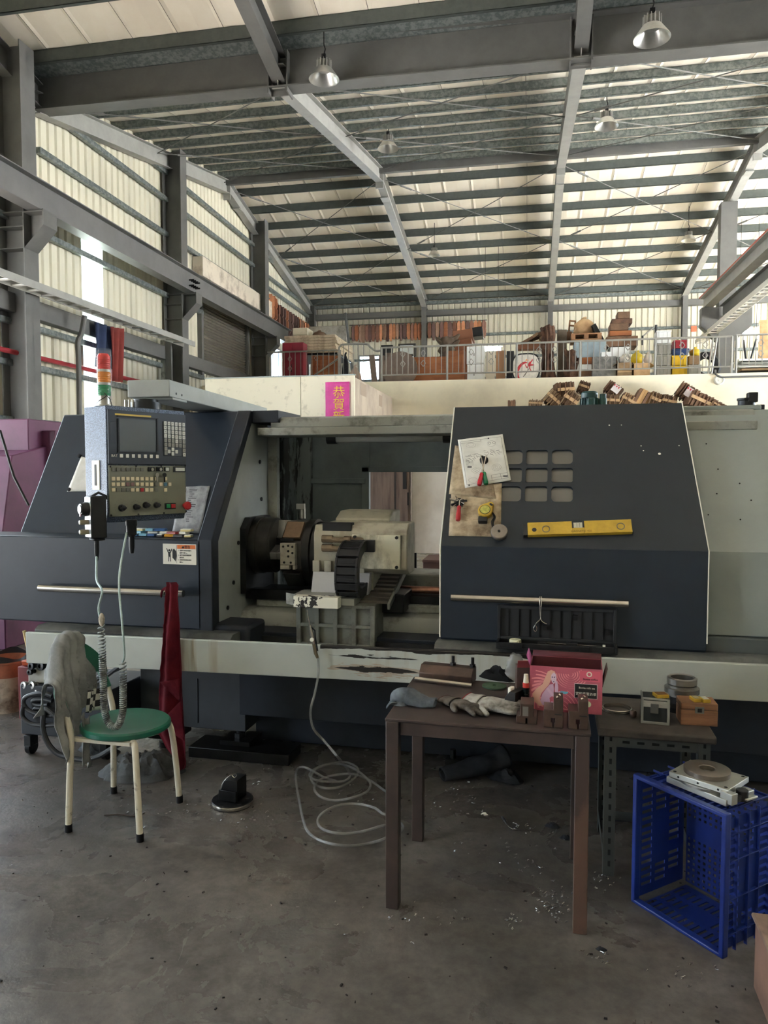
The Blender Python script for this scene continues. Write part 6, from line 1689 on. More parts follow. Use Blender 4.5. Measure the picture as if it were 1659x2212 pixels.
# ------------------------------------------------------------------ blue crate on its side, with the rotary table on it
BLUE = mat('blue_crate_plastic', (30, 52, 132), 0.35, rgb2=(24, 42, 110), vscale=5, lo=0.4, hi=0.7)
MCR = T(0.306, 2.826, 0) @ RZ(-47.2)
CW, CD, CH = 0.362, 0.265, 0.48
cr = thing('blue_crate', 'blue slotted plastic crate standing on its side, opening to the left front', 'crate', MCR @ Vector((CW / 2, CD / 2, 0)))
def holes(mb, xs, zs, hole, place):
    """solid cells of a perforated wall, merged along rows; place(a0,a1,b0,b1) adds a box"""
    for j in range(len(zs) - 1):
        i = 0
        while i < len(xs) - 1:
            if hole(i, j): i += 1; continue
            k = i
            while k < len(xs) - 1 and not hole(k, j): k += 1
            place(xs[i], xs[k], zs[j], zs[j + 1]); i = k
def edges(a0, a1, n, solid):
    out = [a0]; p = (a1 - a0) / n
    for i in range(n): out += [a0 + i * p + p * solid / 2, a0 + (i + 1) * p - p * solid / 2]
    return out + [a1]
# side walls: columns of horizontal slots
zs = edges(0.02, CH - 0.02, 16, 0.5); ys = [0.012, 0.03, 0.085, 0.105, 0.16, 0.18, 0.235, CD]
def side_hole(i, j):
    if j % 2 == 0 or i % 2 == 0: return False
    row = j // 2; colm = i // 2
    if colm == 1 and 4 <= row <= 10: return False
    return row not in (0, 1, 5) if colm == 2 else row not in (0, 15)
for x0, nm in ((0.0, 'side_wall'), (CW - 0.004, 'side_wall')):
    mb = MB(MCR); holes(mb, ys, zs, side_hole, lambda a, b, c, d: mb.box(x0, x0 + 0.004, a, b, c, d))
    mb.build(nm, BLUE, cr, smooth=0)
# top and bottom long walls: slots across
xs = edges(0.02, CW - 0.02, 12, 0.55)
def flat_hole(i, j):
    return i % 2 == 1 and j % 2 == 1 and not (j == 3 and 8 < i < 16)
for z0 in (0.0, CH - 0.004):
    mb = MB(MCR); holes(mb, xs, ys, flat_hole, lambda a, b, c, d: mb.box(a, b, c, d, z0, z0 + 0.004))
    mb.build('long_wall', BLUE, cr, smooth=0)
# crate bottom (now at the back): square perforation with a plain cross
xs2 = edges(0.02, CW - 0.02, 14, 0.5); zs2 = edges(0.02, CH - 0.02, 19, 0.5)
mb = MB(MCR); holes(mb, xs2, zs2, lambda i, j: i % 2 == 1 and j % 2 == 1 and not (16 < j < 23) and i < 26 and not (13 < i < 15), lambda a, b, c, d: mb.box(a, b, CD - 0.004, CD, c, d))
mb.build('crate_bottom', BLUE, cr, smooth=0)
for q in ((-0.012, 0.006, 0, CH), (CW - 0.006, CW + 0.012, 0, CH), (-0.012, CW + 0.012, -0.0, 0.014), (-0.012, CW + 0.012, CH - 0.008, CH + 0.008)):
    MB(MCR).box(q[0], q[1], -0.006, 0.022, q[2], q[3]).build('rim', BLUE, cr, bev=0.004)
for y in (0.06, 0.12, 0.175, 0.235): MB(MCR).box(CW, CW + 0.012, y, y + 0.004, 0.01, CH - 0.004).build('rib', BLUE, cr, bev=0.001)
for z in (0.07, 0.19, 0.32, 0.41): MB(MCR).box(CW, CW + 0.012, 0.022, CD, z, z + 0.004).build('rib', BLUE, cr, bev=0.001)
for x in (0.05, 0.13, 0.21, 0.29, 0.35): MB(MCR).box(x, x + 0.004, 0.022, CD, CH, CH + 0.008).build('rib', BLUE, cr, bev=0.001)
for y in (0.09, 0.17, 0.255): MB(MCR).box(0.0, CW, y, y + 0.004, CH, CH + 0.008).build('rib', BLUE, cr, bev=0.001)
# rotary table
MRT = MCR @ T(0.205, 0.125, CH + 0.009)
rt = thing('rotary_table', 'silver rotary plate fixture with round disc, lying on the blue crate', 'rotary fixture', MRT @ Vector((0, 0, 0)))
ALP = mat('silver_plate', (196, 198, 192), 0.35, 0.75, var=0.12, vscale=14)
MB(MRT @ RZ(2)).box(-0.105, 0.13, -0.085, 0.075, 0, 0.022).build('base_plate', ALP, rt, bev=0.002)
MB(MRT).lathe([(0.0, 0.022), (0.098, 0.022), (0.098, 0.03), (0.0, 0.03)], (0.005, 0, 0), n=40).build('bearing_ring', STEELP, rt)
pl_ = MB(MRT @ T(0.005, 0, 0) @ RZ(12)).box(-0.105, 0.105, -0.082, 0.082, 0.03, 0.05).build('upper_plate', ALP, rt, bev=0.002)
for x, y in ((-0.09, -0.068), (0.09, -0.068), (0.09, 0.068), (-0.09, 0.068)): MB(MRT @ T(0.005, 0, 0) @ RZ(12)).cyl((x, y, 0.05), (x, y, 0.051), 0.006, n=8).build('plate_hole', INK, pl_)
for x in (-0.07, 0.0, 0.07): MB(MRT @ T(0.005, 0, 0) @ RZ(12)).cyl((x, -0.082, 0.04), (x, -0.083, 0.04), 0.004, n=8).build('plate_hole', INK, pl_)
MB(MRT).lathe([(0.026, 0.05), (0.078, 0.05), (0.078, 0.066), (0.075, 0.068), (0.028, 0.068), (0.026, 0.066)], (-0.005, 0.005, 0), n=44, closed=True).build('round_disc', mat('brown_grey_disc', (126, 118, 110), 0.35, 0.7, var=0.15, vscale=16), rt)
mb = MB(MRT); mb.box(0.105, 0.15, -0.075, -0.045, 0.008, 0.045); mb.box(0.14, 0.16, -0.01, 0.05, 0.012, 0.02)
mb.build('stop_bracket', ALP, rt, bev=0.002)
mb = MB(MRT); mb.lathe([(0.02, 0), (0.02, 0.035), (0, 0.035)], (0.135, 0.0, 0.008), (0, 0, 1), 16); mb.box(0.12, 0.145, -0.06, 0.0, 0.01, 0.03)
mb.build('black_clamp', BLACKP, rt, bev=0.002)
MB(MRT).lathe([(0.0, 0.0), (0.011, 0.002), (0.011, 0.022), (0.007, 0.026), (0, 0.026)], (-0.10, 0.08, 0.022), (0.3, 0.2, 1), 12).build('grub_knob', CHROME, rt)

# brown cabinet corner at the lower right
bx = thing('brown_cabinet', 'low brown steel cabinet corner at the lower right edge', 'cabinet', (0.85, 2.2, 0))
q = at(1632, 1968, Y=2.42)
MB().box(q.x + 0.002, q.x + 0.45, 2.0, 2.43, 0.0, 0.222).build('cabinet_body', mat('brown_cabinet_paint', (150, 116, 100), 0.5, rgb2=(120, 92, 80), vscale=4), bx, bev=0.006)
MB().box(q.x - 0.008, q.x + 0.46, 1.99, 2.44, 0.222, 0.236).build('cabinet_top', mat('worn_brown_top', (150, 128, 112), 0.45, rgb2=(104, 84, 76), vscale=6), bx, bev=0.006)

# ------------------------------------------------------------------ air hose on the floor, with its blow gun
HOSE = glassy('clear_hose', (216, 218, 218), 0.26, 0.08)
ah = thing('air_hose', 'clear air hose hanging from machine apron and coiled on the floor', 'hose', (-0.95, 3.3, 0))
C2 = lambda x, y: (620 + x / 3.95, 1300 + y / 3.95)
top = [(265, 480), (268, 560), (264, 640), (235, 790), (205, 900), (203, 990), (230, 1090), (320, 1190)]
Ys = [3.41, 3.41, 3.405, 3.40, 3.40, 3.41, 3.43, 3.48]
pts = [at(*C2(*p), Y=y) for p, y in zip(top, Ys)]
fl_ = [(420, 1310), (510, 1420), (535, 1490), (480, 1530), (350, 1535), (240, 1520), (192, 1480), (230, 1430), (330, 1390), (480, 1368), (580, 1400), (608, 1450), (560, 1520), (450, 1580), (330, 1590), (240, 1560), (205, 1500), (260, 1420), (400, 1385), (520, 1400), (640, 1470), (710, 1550), (680, 1620), (560, 1670), (400, 1695), (280, 1660), (232, 1590), (280, 1520), (400, 1480), (560, 1470), (700, 1520), (830, 1610), (940, 1690), (960, 1770), (840, 1815), (740, 1755), (600, 1725), (450, 1732), (320, 1790), (262, 1860), (290, 1930), (400, 1970), (540, 1975), (680, 1950), (830, 1905), (950, 1880), (985, 1940), (830, 2020), (700, 2060), (540, 2080), (380, 2065), (250, 2020), (170, 1950), (130, 1830), (105, 1700), (83, 1580), (75, 1480), (95, 1420), (150, 1412), (230, 1450), (320, 1500), (420, 1530)]
zfl = [0.12, 0.03] + [0.007] * 58 + [0.016] * 2
for k, p in enumerate(fl_):
    z = 0.006 + (0.25 if k == 0 else 0.09 if k == 1 else 0.0) + 0.010 * ((k * 7) % 3)
    pts.append(at(*C2(*p), Z=z))
mb = MB(); mb.tube(spline(pts, 5), 0.0062, 8); mb.build('hose_tube', HOSE, ah)
def seg_tube(nm, ps, r, m):
    mb = MB(); mb.tube([at(*C2(*p), Y=3.415) for p in ps], r, 10); mb.build(nm, m, ah)
seg_tube('blow_pipe', [(172, 70), (180, 130), (196, 205)], 0.0028, CHROME)
seg_tube('gun_body', [(196, 200), (210, 270), (228, 360)], [0.006, 0.009, 0.009], CHROME)
seg_tube('gun_tail', [(228, 360), (245, 440), (262, 480)], [0.0085, 0.0095, 0.007], mat('dark_brass', (110, 100, 84), 0.35, 0.8))
seg_tube('gun_lever', [(205, 215), (238, 245), (240, 300), (262, 420)], 0.0035, BLACKM)
p = at(*C2(214, 322), Y=3.40)
MB().lathe([(0.0, 0), (0.0095, 0), (0.0095, 0.008), (0, 0.009)], p, (0, -1, 0), 18).build('gauge', WHITEP, ah)

# ------------------------------------------------------------------ left: trolley with hoses, bucket, boxes, rags, steel disc
TRP = mat('dark_trolley_paint', (48, 52, 60), 0.5, var=0.15, vscale=3)
hc = thing('hose_trolley', 'low dark steel trolley on castors loaded with looped hoses', 'trolley', (-2.6, 3.75, 0))
MB().box(-2.95, -2.38, 3.58, 4.0, 0.115, 0.40).build('trolley_body', TRP, hc, bev=0.006)
for x, y in ((-2.90, 3.60), (-2.43, 3.62), (-2.90, 3.95)):
    o = MB().cyl((x - 0.014, y, 0.04), (x + 0.014, y, 0.04), 0.04, n=18).build('castor', BLACKM, hc)
    MB().prism([(y - 0.035, 0.05), (y + 0.03, 0.05), (y + 0.03, 0.115), (y - 0.035, 0.115)], 'x', x - 0.022, x + 0.022).build('castor_fork', OILB, o, bev=0.003)
mn = MB().box(-2.93, -2.80, 3.62, 3.74, 0.40, 0.60).build('manifold_block', mat('pale_manifold', (172, 172, 164), 0.45, 0.3, var=0.2, vscale=10), hc, bev=0.01)
for (px, py, r) in ((258, 690, 0.021), (340, 690, 0.022), (368, 745, 0.018), (316, 560, 0.018), (395, 415, 0.03), (425, 500, 0.026), (330, 500, 0.022)):
    q = at(px * 0.217, 1330 + py * 0.217, Y=3.60)
    mb = MB(); mb.lathe([(r * 0.6, 0), (r, 0.012), (r, 0.028), (r * 0.45, 0.03), (r * 0.4, 0.02), (0, 0.02)], (q.x, 3.61, q.z), (-0.2, -1, 0.1), 16); mb.cyl((q.x, 3.61, q.z), (q.x + 0.02, 3.70, q.z), r * 0.7, n=10)
    mb.build('coupling', STEELP if py > 560 or r > 0.028 else OILB, mn)
HBL = mat('grey_black_hose', (52, 54, 58), 0.45, var=0.2, vscale=20)
LC = lambda x, y, Y: at(x * 0.217, 1330 + y * 0.217, Y=Y)
for ps, r, yy in (([(560, 990), (430, 990), (300, 950), (240, 890), (240, 830), (300, 790), (420, 770), (520, 800)], 0.0125, 3.545),
                  ([(570, 1085), (420, 1090), (300, 1070), (230, 1010), (222, 950), (235, 900)], 0.0125, 3.535),
                  ([(560, 1000), (470, 930), (440, 960), (425, 1060), (440, 1180), (490, 1290), (570, 1370), (650, 1400), (720, 1405)], 0.015, 3.525),
                  ([(520, 850), (430, 830), (340, 840), (330, 870), (380, 890), (480, 885)], 0.0125, 3.56),
                  ([(560, 940), (380, 920), (340, 940), (350, 965), (450, 975)], 0.011, 3.565),
                  ([(720, 1420), (850, 1430), (1000, 1390), (1100, 1330), (1250, 1250)], 0.014, 3.53)):
    pts = []
    for p in ps:
        q = LC(p[0], p[1], yy)
        if q.z < r: q = at(p[0] * 0.217, 1330 + p[1] * 0.217, Z=r)
        pts.append(q)
    mb = MB(); mb.tube(spline(pts, 6), r, 10); mb.build('hose', HBL, hc)
for k in range(3):
    mb = MB(); mb.tube(spline([(-2.62 + 0.04 * k, 3.72, 0.40), (-2.45 + 0.03 * k, 3.72, 0.47 + 0.02 * k), (-2.25, 3.74, 0.56 + 0.015 * k), (-2.1, 3.80, 0.60 + 0.015 * k), (-2.0, 3.9, 0.6)], 6), 0.011, 8); mb.build('hose', HBL, hc)
# ribbed black riser hose of the machine
# bucket
q = at(22, 1530, Z=0.0)
bk = thing('bucket', 'grimy white bucket with orange rim band at the left edge', 'bucket', (q.x - 0.02, q.y, 0))
BR_ = 0.155
mb = MB(); mb.lathe([(0.0, 0.01), (BR_ * 0.86, 0.0), (BR_ * 0.97, 0.24), (BR_ * 0.95, 0.24), (BR_ * 0.84, 0.015), (0, 0.02)], (q.x - 0.02, q.y, 0), n=36)
mb.build('bucket_body', mat('grimy_white_bucket', (190, 176, 160), 0.6, rgb2=(96, 78, 66), vscale=7, lo=0.45, hi=0.65), bk)
mb = MB(); mb.lathe([(BR_ * 0.97, 0.24), (BR_ * 1.0, 0.33), (BR_ * 1.03, 0.335), (BR_ * 1.03, 0.345), (BR_ * 0.98, 0.345), (BR_ * 0.95, 0.24)], (q.x - 0.02, q.y, 0), n=36)
mb.build('orange_band', mat('orange_band_plastic', (184, 108, 80), 0.55, rgb2=(140, 90, 70), vscale=9), bk)
mb = MB(); mb.grid(lambda u, v: (q.x - 0.02 + BR_ * 0.98 * math.cos(u * 6.283) * (1 - 0.02 * v), q.y + BR_ * 0.98 * math.sin(u * 6.283), 0.345 + (0.03 + 0.014 * math.sin(u * 25)) * v), 60, 4)
mb.build('bag_liner', mat('black_bag', (40, 40, 42), 0.35), bk)
o = thing('red_bin', 'dark red steel bin standing between bucket and trolley', 'bin', (-3.2, 4.2, 0))
a = at(38, 1440, Y=4.1); b = at(85, 1505, Y=4.1)
mb = MB(); mb.box(a.x, b.x + 0.02, 4.1, 4.3, 0.0, a.z); mb.build('bin_body', mat('dark_red_paint', (124, 44, 48), 0.5, var=0.2), o, bev=0.004)
o2 = thing('orange_container', 'small bright orange container on the dark red bin', 'container', (-3.1, 4.2, a.z))
c0 = at(52, 1425, Y=4.15); c1 = at(75, 1445, Y=4.15)
MB().prism([(4.13, a.z), (4.12, c0.z), (4.26, c0.z), (4.25, a.z)], 'x', c0.x, c1.x + 0.03).build('container_body', mat('orange_plastic', (200, 96, 58), 0.45), o2, bev=0.006)
q0, q1 = at(52, 1362, Y=3.72), at(70, 1432, Y=3.72)
o = MB().tube(spline([q0, q0.lerp(q1, 0.5) + Vector((-0.004, 0, 0)), q1 + Vector((0, 0, -0.02)), Vector((q1.x + 0.02, 3.72, 0.41))], 4), 0.010, 8).build('wooden_stick', mat('pale_stick', (214, 186, 130), 0.6)); tag(o, 'pale wooden stick standing up at the left end of the apron', 'stick')
# rags on the floor
CLOTHM = mat('mid_grey_cloth', (94, 96, 98), 0.95, rgb2=(60, 62, 64), vscale=7, bump=0.35, bscale=420, spec=0.1)
q = at(300, 1668, Z=0)
tag(cloth_heap(T(q.x + 0.03, q.y, 0) @ RZ(8), 0.22, 0.14, 0.13, 2.3, 44, 36).build('floor_rag', CLOTHM), 'crumpled grey overalls heaped on the floor under the chair', 'cloth')
q = at(255, 1610, Z=0.0)
tag(cloth_heap(T(q.x - 0.06, q.y - 0.1, 0.0) @ RZ(-14), 0.16, 0.06, 0.10, 6.4, 36, 26).build('floor_rag', CLOTHM), 'small grey rag bundle behind the left chair legs', 'cloth')
# flange with block
q = at(502, 1730, Z=0.012)
st = thing('steel_flange', 'round bright steel flange lying on the floor under a dark block', 'flange', (q.x, q.y, 0))
MB().lathe([(0.0, 0.0), (0.098, 0.0), (0.1, 0.003), (0.1, 0.021), (0.097, 0.024), (0, 0.024)], (q.x, q.y, 0), n=44).build('flange_disc', mat('dark_flange_top', (70, 70, 72), 0.35, 0.8, rgb2=(40, 40, 42), vscale=14), st)
MB().lathe([(0.1005, 0.004), (0.1012, 0.006), (0.1012, 0.018), (0.1005, 0.020)], (q.x, q.y, 0), n=44).build('bright_rim', CHROME, st)
for x, y in ((-0.07, -0.04), (-0.02, -0.075), (0.06, -0.05), (0.07, 0.02)): MB().cyl((q.x + x, q.y + y, 0.024), (q.x + x, q.y + y, 0.0245), 0.009, n=12).build('bolt_hole', INK, st)
bl = thing('dark_block', 'dark stepped steel block standing on the flange with a wire curl', 'steel block', (q.x, q.y, 0.025))
MBK = T(q.x + 0.004, q.y + 0.01, 0.025) @ RZ(-6)
MB(MBK).prism([(-0.05, 0), (-0.05, 0.05), (-0.045, 0.055), (-0.03, 0.095), (-0.01, 0.105), (0.045, 0.105), (0.045, 0)], 'y', -0.045, 0.045).build('block', OILB, bl, bev=0.003)
MB(MBK).box(-0.055, 0.04, -0.05, -0.045, 0.0, 0.052).build('front_step', OILB, bl, bev=0.002)
mb = MB(MBK); mb.tube(spline([(-0.05, -0.04, 0.0), (-0.045, -0.048, 0.06), (-0.02, -0.035, 0.105), (0.01, -0.02, 0.125), (0.025, -0.015, 0.12), (0.015, -0.02, 0.108), (0.0, -0.02, 0.12)]), 0.0016, 5); mb.build('wire_curl', CHROME, bl)
# dark sleeve under the table, base foot
q = at(1030, 1665, Z=0.03)
sl = thing('dark_trousers', 'dark grey cloth trouser leg dropped on the floor behind the table', 'cloth', (q.x, q.y, 0))
def sleeve(a, b, c, r0, r1, seed):
    P_ = spline([a, b, c], 9)
    def fn(u, v):
        p = P_[min(len(P_) - 1, int(v * (len(P_) - 1)))]; t = u * 6.283; r = (r0 + (r1 - r0) * v) * (1 + 0.16 * nz(u * 4, v * 5, seed))
        d = (c - a).normalized(); s_ = Vector((-d.y, d.x, 0))
        return p + s_ * (r * 1.35 * math.cos(t)) + Vector((0, 0, r * 0.8 * math.sin(t) + r * 0.8))
    return MB().grid(fn, 22, 18)
sleeve(at(955, 1685, Z=0.0), at(1030, 1678, Z=0.0) + Vector((0, 0.0, 0.015)), at(1088, 1668, Z=0.0) + Vector((0, 0.0, 0.03)), 0.035, 0.07, 3).build('trouser_leg', CLOTHD, sl, solid=0.003)
cloth_heap(T(at(1085, 1680, Z=0).x, at(1085, 1680, Z=0).y, 0) @ RZ(-20), 0.11, 0.07, 0.07, 4.4).build('trouser_fold', CLOTHD, sl)
q = at(983, 1640, Z=0.0)
o = thing('machine_foot', 'levelling foot with square block at the machine base', 'foot', (q.x, q.y + 0.1, 0))
MB().box(q.x - 0.04, q.x + 0.05, 3.93, 4.0, 0.0, 0.045).build('foot_pad', OILB, o, bev=0.003); MB().cyl((q.x, 3.965, 0.045), (q.x, 3.965, 0.09), 0.018, n=6).build('foot_bolt', OILB, o)
# odd scraps
for (px, py, s, seed, lab, m) in ((1193, 1786, 0.035, 1.3, 'crumpled black scrap under the table near its right legs', CLOTHD), (1222, 1812, 0.03, 3.3, 'small black scrap beside the right rear table leg', CLOTHD), (1047, 1760, 0.018, 5.5, 'little dirty white lump of tissue under the table', WHITEP), (1336, 1770, 0.05, 7.3, 'dark rag lump beneath the slotted stand', CLOTHD), (1298, 2052, 0.018, 9.1, 'small black scrap on the floor before the blue crate', CLOTHD)):
    q = at(px, py, Z=0)
    tag(cloth_heap(T(q.x, q.y, 0), s, s * 0.6, s * 0.7, seed, 16, 12).build('floor_scrap', m), lab, 'scrap')
o = MB().tube(spline([at(225, 1761, Z=0.004), at(245, 1760, Z=0.006), at(265, 1760, Z=0.004), at(290, 1763, Z=0.005), at(312, 1757, Z=0.004)], 6), 0.003, 5).build('cord_scrap', mat('brown_cord', (60, 48, 40), 0.9)); tag(o, 'short dark cord lying on the floor under the chair', 'cord')
# metal shavings: nobody could count them
mb = MB(); rg = random.Random(21)
def curl(x, y, s):
    L_ = rg.uniform(0.003, 0.016) * s; a = rg.uniform(0, 6.28); pts = []
    tw = rg.uniform(1.5, 5)
    for k in range(7):
        t = k / 6
        pts.append((x + math.cos(a) * L_ * t + 0.003 * s * math.cos(tw * 6 * t), y + math.sin(a) * L_ * t + 0.003 * s * math.sin(tw * 6 * t), 0.002 + 0.003 * s * (1 + math.sin(tw * 6 * t + 1)) * 0.6))
    mb.tube(pts, 0.0008 * s, 4, caps=False)
for (px, py, n_, sp) in ((1190, 1935, 40, 0.05), (1195, 1965, 36, 0.04), (1100, 1990, 14, 0.03), (960, 1985, 8, 0.08), (1000, 1690, 24, 0.1), (900, 1660, 10, 0.1), (1060, 1850, 16, 0.12), (980, 1740, 24, 0.12), (1290, 2065, 12, 0.03), (500, 1760, 24, 0.12), (400, 1740, 16, 0.1), (600, 1650, 12, 0.1), (720, 1700, 14, 0.12), (1130, 1790, 20, 0.05), (1470, 2090, 10, 0.05), (1300, 1900, 18, 0.05), (760, 2000, 6, 0.15), (1150, 1880, 10, 0.06), (330, 1760, 10, 0.12), (860, 1985, 8, 0.1), (1490, 1990, 6, 0.1), (540, 1690, 12, 0.05), (1240, 1640, 10, 0.05)):
    q = at(px, py, Z=0)
    for k in range(n_): curl(q.x + rg.gauss(0, sp), q.y + rg.gauss(0, sp * 0.8), rg.uniform(0.6, 1.5))
for k in range(40): curl(rg.uniform(-2.2, 0.9), rg.uniform(2.2, 3.9), rg.uniform(0.5, 1.0))
o = mb.build('metal_shavings', mat('bright_swarf', (176, 176, 174), 0.22, 0.95)); tag(o, 'bright curled metal shavings scattered over the oily floor', 'shavings', kind='stuff')
mb = MB(); rg = random.Random(31)
for k in range(260):
    x = rg.uniform(-2.6, 1.0); y = rg.uniform(1.6, 3.9); s = rg.uniform(0.002, 0.006)
    mb.boxc((x, y, s * 0.4), (s * 2, s, s * 0.8), RZ(rg.uniform(0, 180)))
o = mb.build('dirt_crumbs', mat('dark_dirt', (34, 30, 28), 0.9)); tag(o, 'dark dirt crumbs sprinkled over the concrete floor', 'dirt', kind='stuff')
# a steel chain of swarf and white lump under the table
mb = MB(); mb.tube(spline([at(1085, 1765, Z=0.012), at(1098, 1785, Z=0.006), at(1115, 1793, Z=0.006), at(1150, 1795, Z=0.006), at(1175, 1800, Z=0.005)], 6), [0.007] * 4 + [0.003] * 21, 6)
tag(mb.build('swarf_curl', mat('bright_swarf', (190, 186, 176))), 'long bright swarf curl with a thick white end under the table', 'swarf')
# ------------------------------------------------------------------ behind the machine: motors, cabinet, panel
GMOT = mat('dark_green_motor', (34, 74, 72), 0.4, rgb2=(24, 52, 52), vscale=12)
q = at(1278, 872, Y=5.35)
gm = thing('pump_motor', 'dark green finned electric motor standing behind the sliding door', 'motor', (q.x, 5.35, 1.96))
MB().box(q.x - 0.14, q.x + 0.16, 5.2, 5.5, 0.02, 1.96).build('motor_stand', DARK2, gm)
GM = T(q.x, 5.35, 1.96) @ Matrix.Scale(0.78, 4) @ T(-q.x, -5.35, -1.96)
MB(GM).lathe([(0.0, 0.0), (0.085, 0.0), (0.085, 0.05), (0.065, 0.055), (0.065, 0.20), (0.072, 0.205), (0.072, 0.245), (0.06, 0.26), (0.0, 0.262)], (q.x - 0.02, 5.35, 1.96), n=28).build('motor_body', GMOT, gm)
for k in range(20):
    t = math.radians(18 * k)
    MB(GM @ T(q.x - 0.02, 5.35, 2.02) @ RZ(18 * k)).box(0.062, 0.082, -0.003, 0.003, 0, 0.14).build('fin', GMOT, gm)
MB(GM).box(q.x - 0.04, q.x + 0.02, 5.235, 5.29, 2.06, 2.16).build('terminal_box', GMOT, gm, bev=0.008)
MB(GM).lathe([(0, 0), (0.034, 0), (0.034, 0.19), (0.028, 0.2), (0.028, 0.235), (0, 0.24)], (q.x + 0.095, 5.33, 1.96), n=18).build('filter_pot', GMOT, gm)
MB(GM).tube(spline([(q.x - 0.01, 5.24, 2.07), (q.x + 0.0, 5.22, 2.02), (q.x + 0.03, 5.22, 1.98)]), 0.008, 6).build('motor_cable', PALE, gm)
q = at(1612, 880, Y=4.6)
bm = thing('small_motor', 'small black motor standing on the pale right cover top', 'motor', (q.x, 4.6, 1.955))
MB().lathe([(0, 0), (0.065, 0), (0.06, 0.02), (0.045, 0.025), (0.045, 0.07), (0.05, 0.075), (0.05, 0.085), (0.0, 0.09)], (q.x, 4.6, 1.94), n=24).build('motor_body', BLACKP, bm)
MB().box(q.x + 0.0, q.x + 0.05, 4.55, 4.61, 2.0, 2.055).build('terminal_box', BLACKP, bm, bev=0.004)
MB().box(q.x + 0.04, q.x + 0.085, 4.55, 4.6, 1.955, 1.985).build('mount_lug', BLACKP, bm, bev=0.004)
FR = FB
B = lambda px, py, Y: at(px, py, Y=Y, b=True)
def rect(px0, py0, px1, py1, Y):
    pm_ = (px0 + px1) / 2
    a, c = B(px0, (py0 + py1) / 2, Y), B(px1, (py0 + py1) / 2, Y)
    return min(a.x, c.x), max(a.x, c.x), B(pm_, py1, Y).z, B(pm_, py0, Y).z
x0, x1, z0, z1 = rect(800, 1010, 889, 1290, 6.9)
wc = thing('wooden_cabinet', 'old brown wooden cabinet seen through the machine rear opening', 'cabinet', (x0, 6.9, 0))
WDB = mat('old_brown_wood', (122, 104, 94), 0.6, rgb2=(84, 68, 60), vscale=3, stretch=(6, 6, 0.5))
MB().box(x0 - 0.5, x1 - 0.14, 6.9, 7.4, 0.0, 2.1).build('cabinet_body', WDB, wc)
MB().box(x1 - 0.15, x1 - 0.02, 6.88, 7.4, 0.0, 2.1).build('door_panel', WDB, wc, bev=0.01)
MB().box(x1 - 0.08, x1 - 0.045, 6.872, 6.88, 1.45, 1.62).build('grille', INK, wc); MB().box(x1 - 0.035, x1 - 0.022, 6.86, 6.88, 1.3, 1.42).build('handle', OILB, wc)
MB().box(x1 - 0.16, x1 - 0.15, 6.875, 6.88, 0.0, 2.1).build('door_gap', INK, wc)
x0, x1, z0, z1 = rect(889, 1012, 1060, 1196, 6.95)
o = thing('white_board', 'plain white board standing beyond the machine rear opening', 'board', (x0, 6.95, 0))
MB().box(x0, x1 + 0.6, 6.95, 6.99, z0, 1.78).build('board', mat('white_board', (232, 226, 218), 0.6, rgb2=(214, 206, 196), vscale=3), o)
MB().box(x0, x0 + 0.04, 7.0, 7.04, 0, z0 + 0.2).build('leg', OILB, o); MB().box(x1 + 0.5, x1 + 0.54, 7.0, 7.04, 0, z0 + 0.2).build('leg', OILB, o)
x0, x1, z0, z1 = rect(913, 1215, 1000, 1290, 6.3)
o = thing('brown_chest', 'dark brown box below the white board behind the machine', 'box', (x0, 6.3, 0))
MB().box(x0, x1, 6.3, 6.7, 0, z1).build('chest_body', mat('dark_brown_chest', (84, 58, 50), 0.6), o, bev=0.005); MB().box(x0, x1, 6.28, 6.72, z1, z1 + 0.02).build('chest_lid', mat('dark_brown_chest', (84, 58, 50)), o)

# purple machine at the left edge
PUR = mat('purple_paint', (104, 56, 88), 0.45, rgb2=(86, 46, 72), vscale=2.5)
pm = thing('purple_machine', 'purple painted machine cut off by the left edge', 'machine', (-4.9, 6.2, 0))
x0, x1, za, zb = rect(-60, 960, 70, 1150, 6.0)
MB().prism([(5.85, 0.0), (5.85, za), (6.0, zb - 0.1), (6.6, zb + 0.02), (6.6, 0.0)], 'x', x0 - 0.6, x1 - 0.2).build('machine_body', PUR, pm, bev=0.01)
c0, c1, zc, zd = rect(-40, 905, 62, 1000, 6.3)
MB().box(c0 - 0.6, c1, 6.3, 7.1, 0.6, zd).build('machine_head', PUR, pm, bev=0.01)
c0, c1, zc, zd = rect(55, 930, 120, 1000, 6.5)
MB().box(c0, c1, 6.5, 7.1, 0.9, zd).build('side_housing', PUR, pm, bev=0.01)
MB().tube([B(0, 930, 5.9), B(30, 1030, 5.84), B(62, 1092, 5.84)], 0.012, 6).build('edge_seal', BLACKM, pm)
c0, c1, zc, zd = rect(52, 1000, 85, 1030, 6.45); MB().box(c0, c1, 6.42, 6.5, zc, zd).build('latch_box', OILB, pm)
c0, c1, zc, zd = rect(46, 1072, 56, 1110, 6.3); MB().box(c0, c1 + 0.02, 6.2, 6.3, zc, zd).build('yellow_tin', YELP, pm)
x0, x1, za, zb = rect(55, 903, 78, 930, 6.6)
o = thing('paint_tin', 'small brown tin standing on the purple machine', 'tin', ((x0 + x1) / 2, 6.62, zb)); MB().lathe([(0, 0), (0.045, 0), (0.045, 0.09), (0.042, 0.09), (0.042, 0.08), (0, 0.08)], ((x0 + x1) / 2 + 0.02, 6.66, B(66, 930, 6.5).z), n=18).build('tin_body', mat('tin_brown', (140, 110, 96), 0.5), o)
o = MB().box(XL + 0.6, -5.4, 10.2, 10.35, 0, 2.35).build('partition_panel', OFFWHITE); tag(o, 'stained white partition behind the purple machine', 'partition')

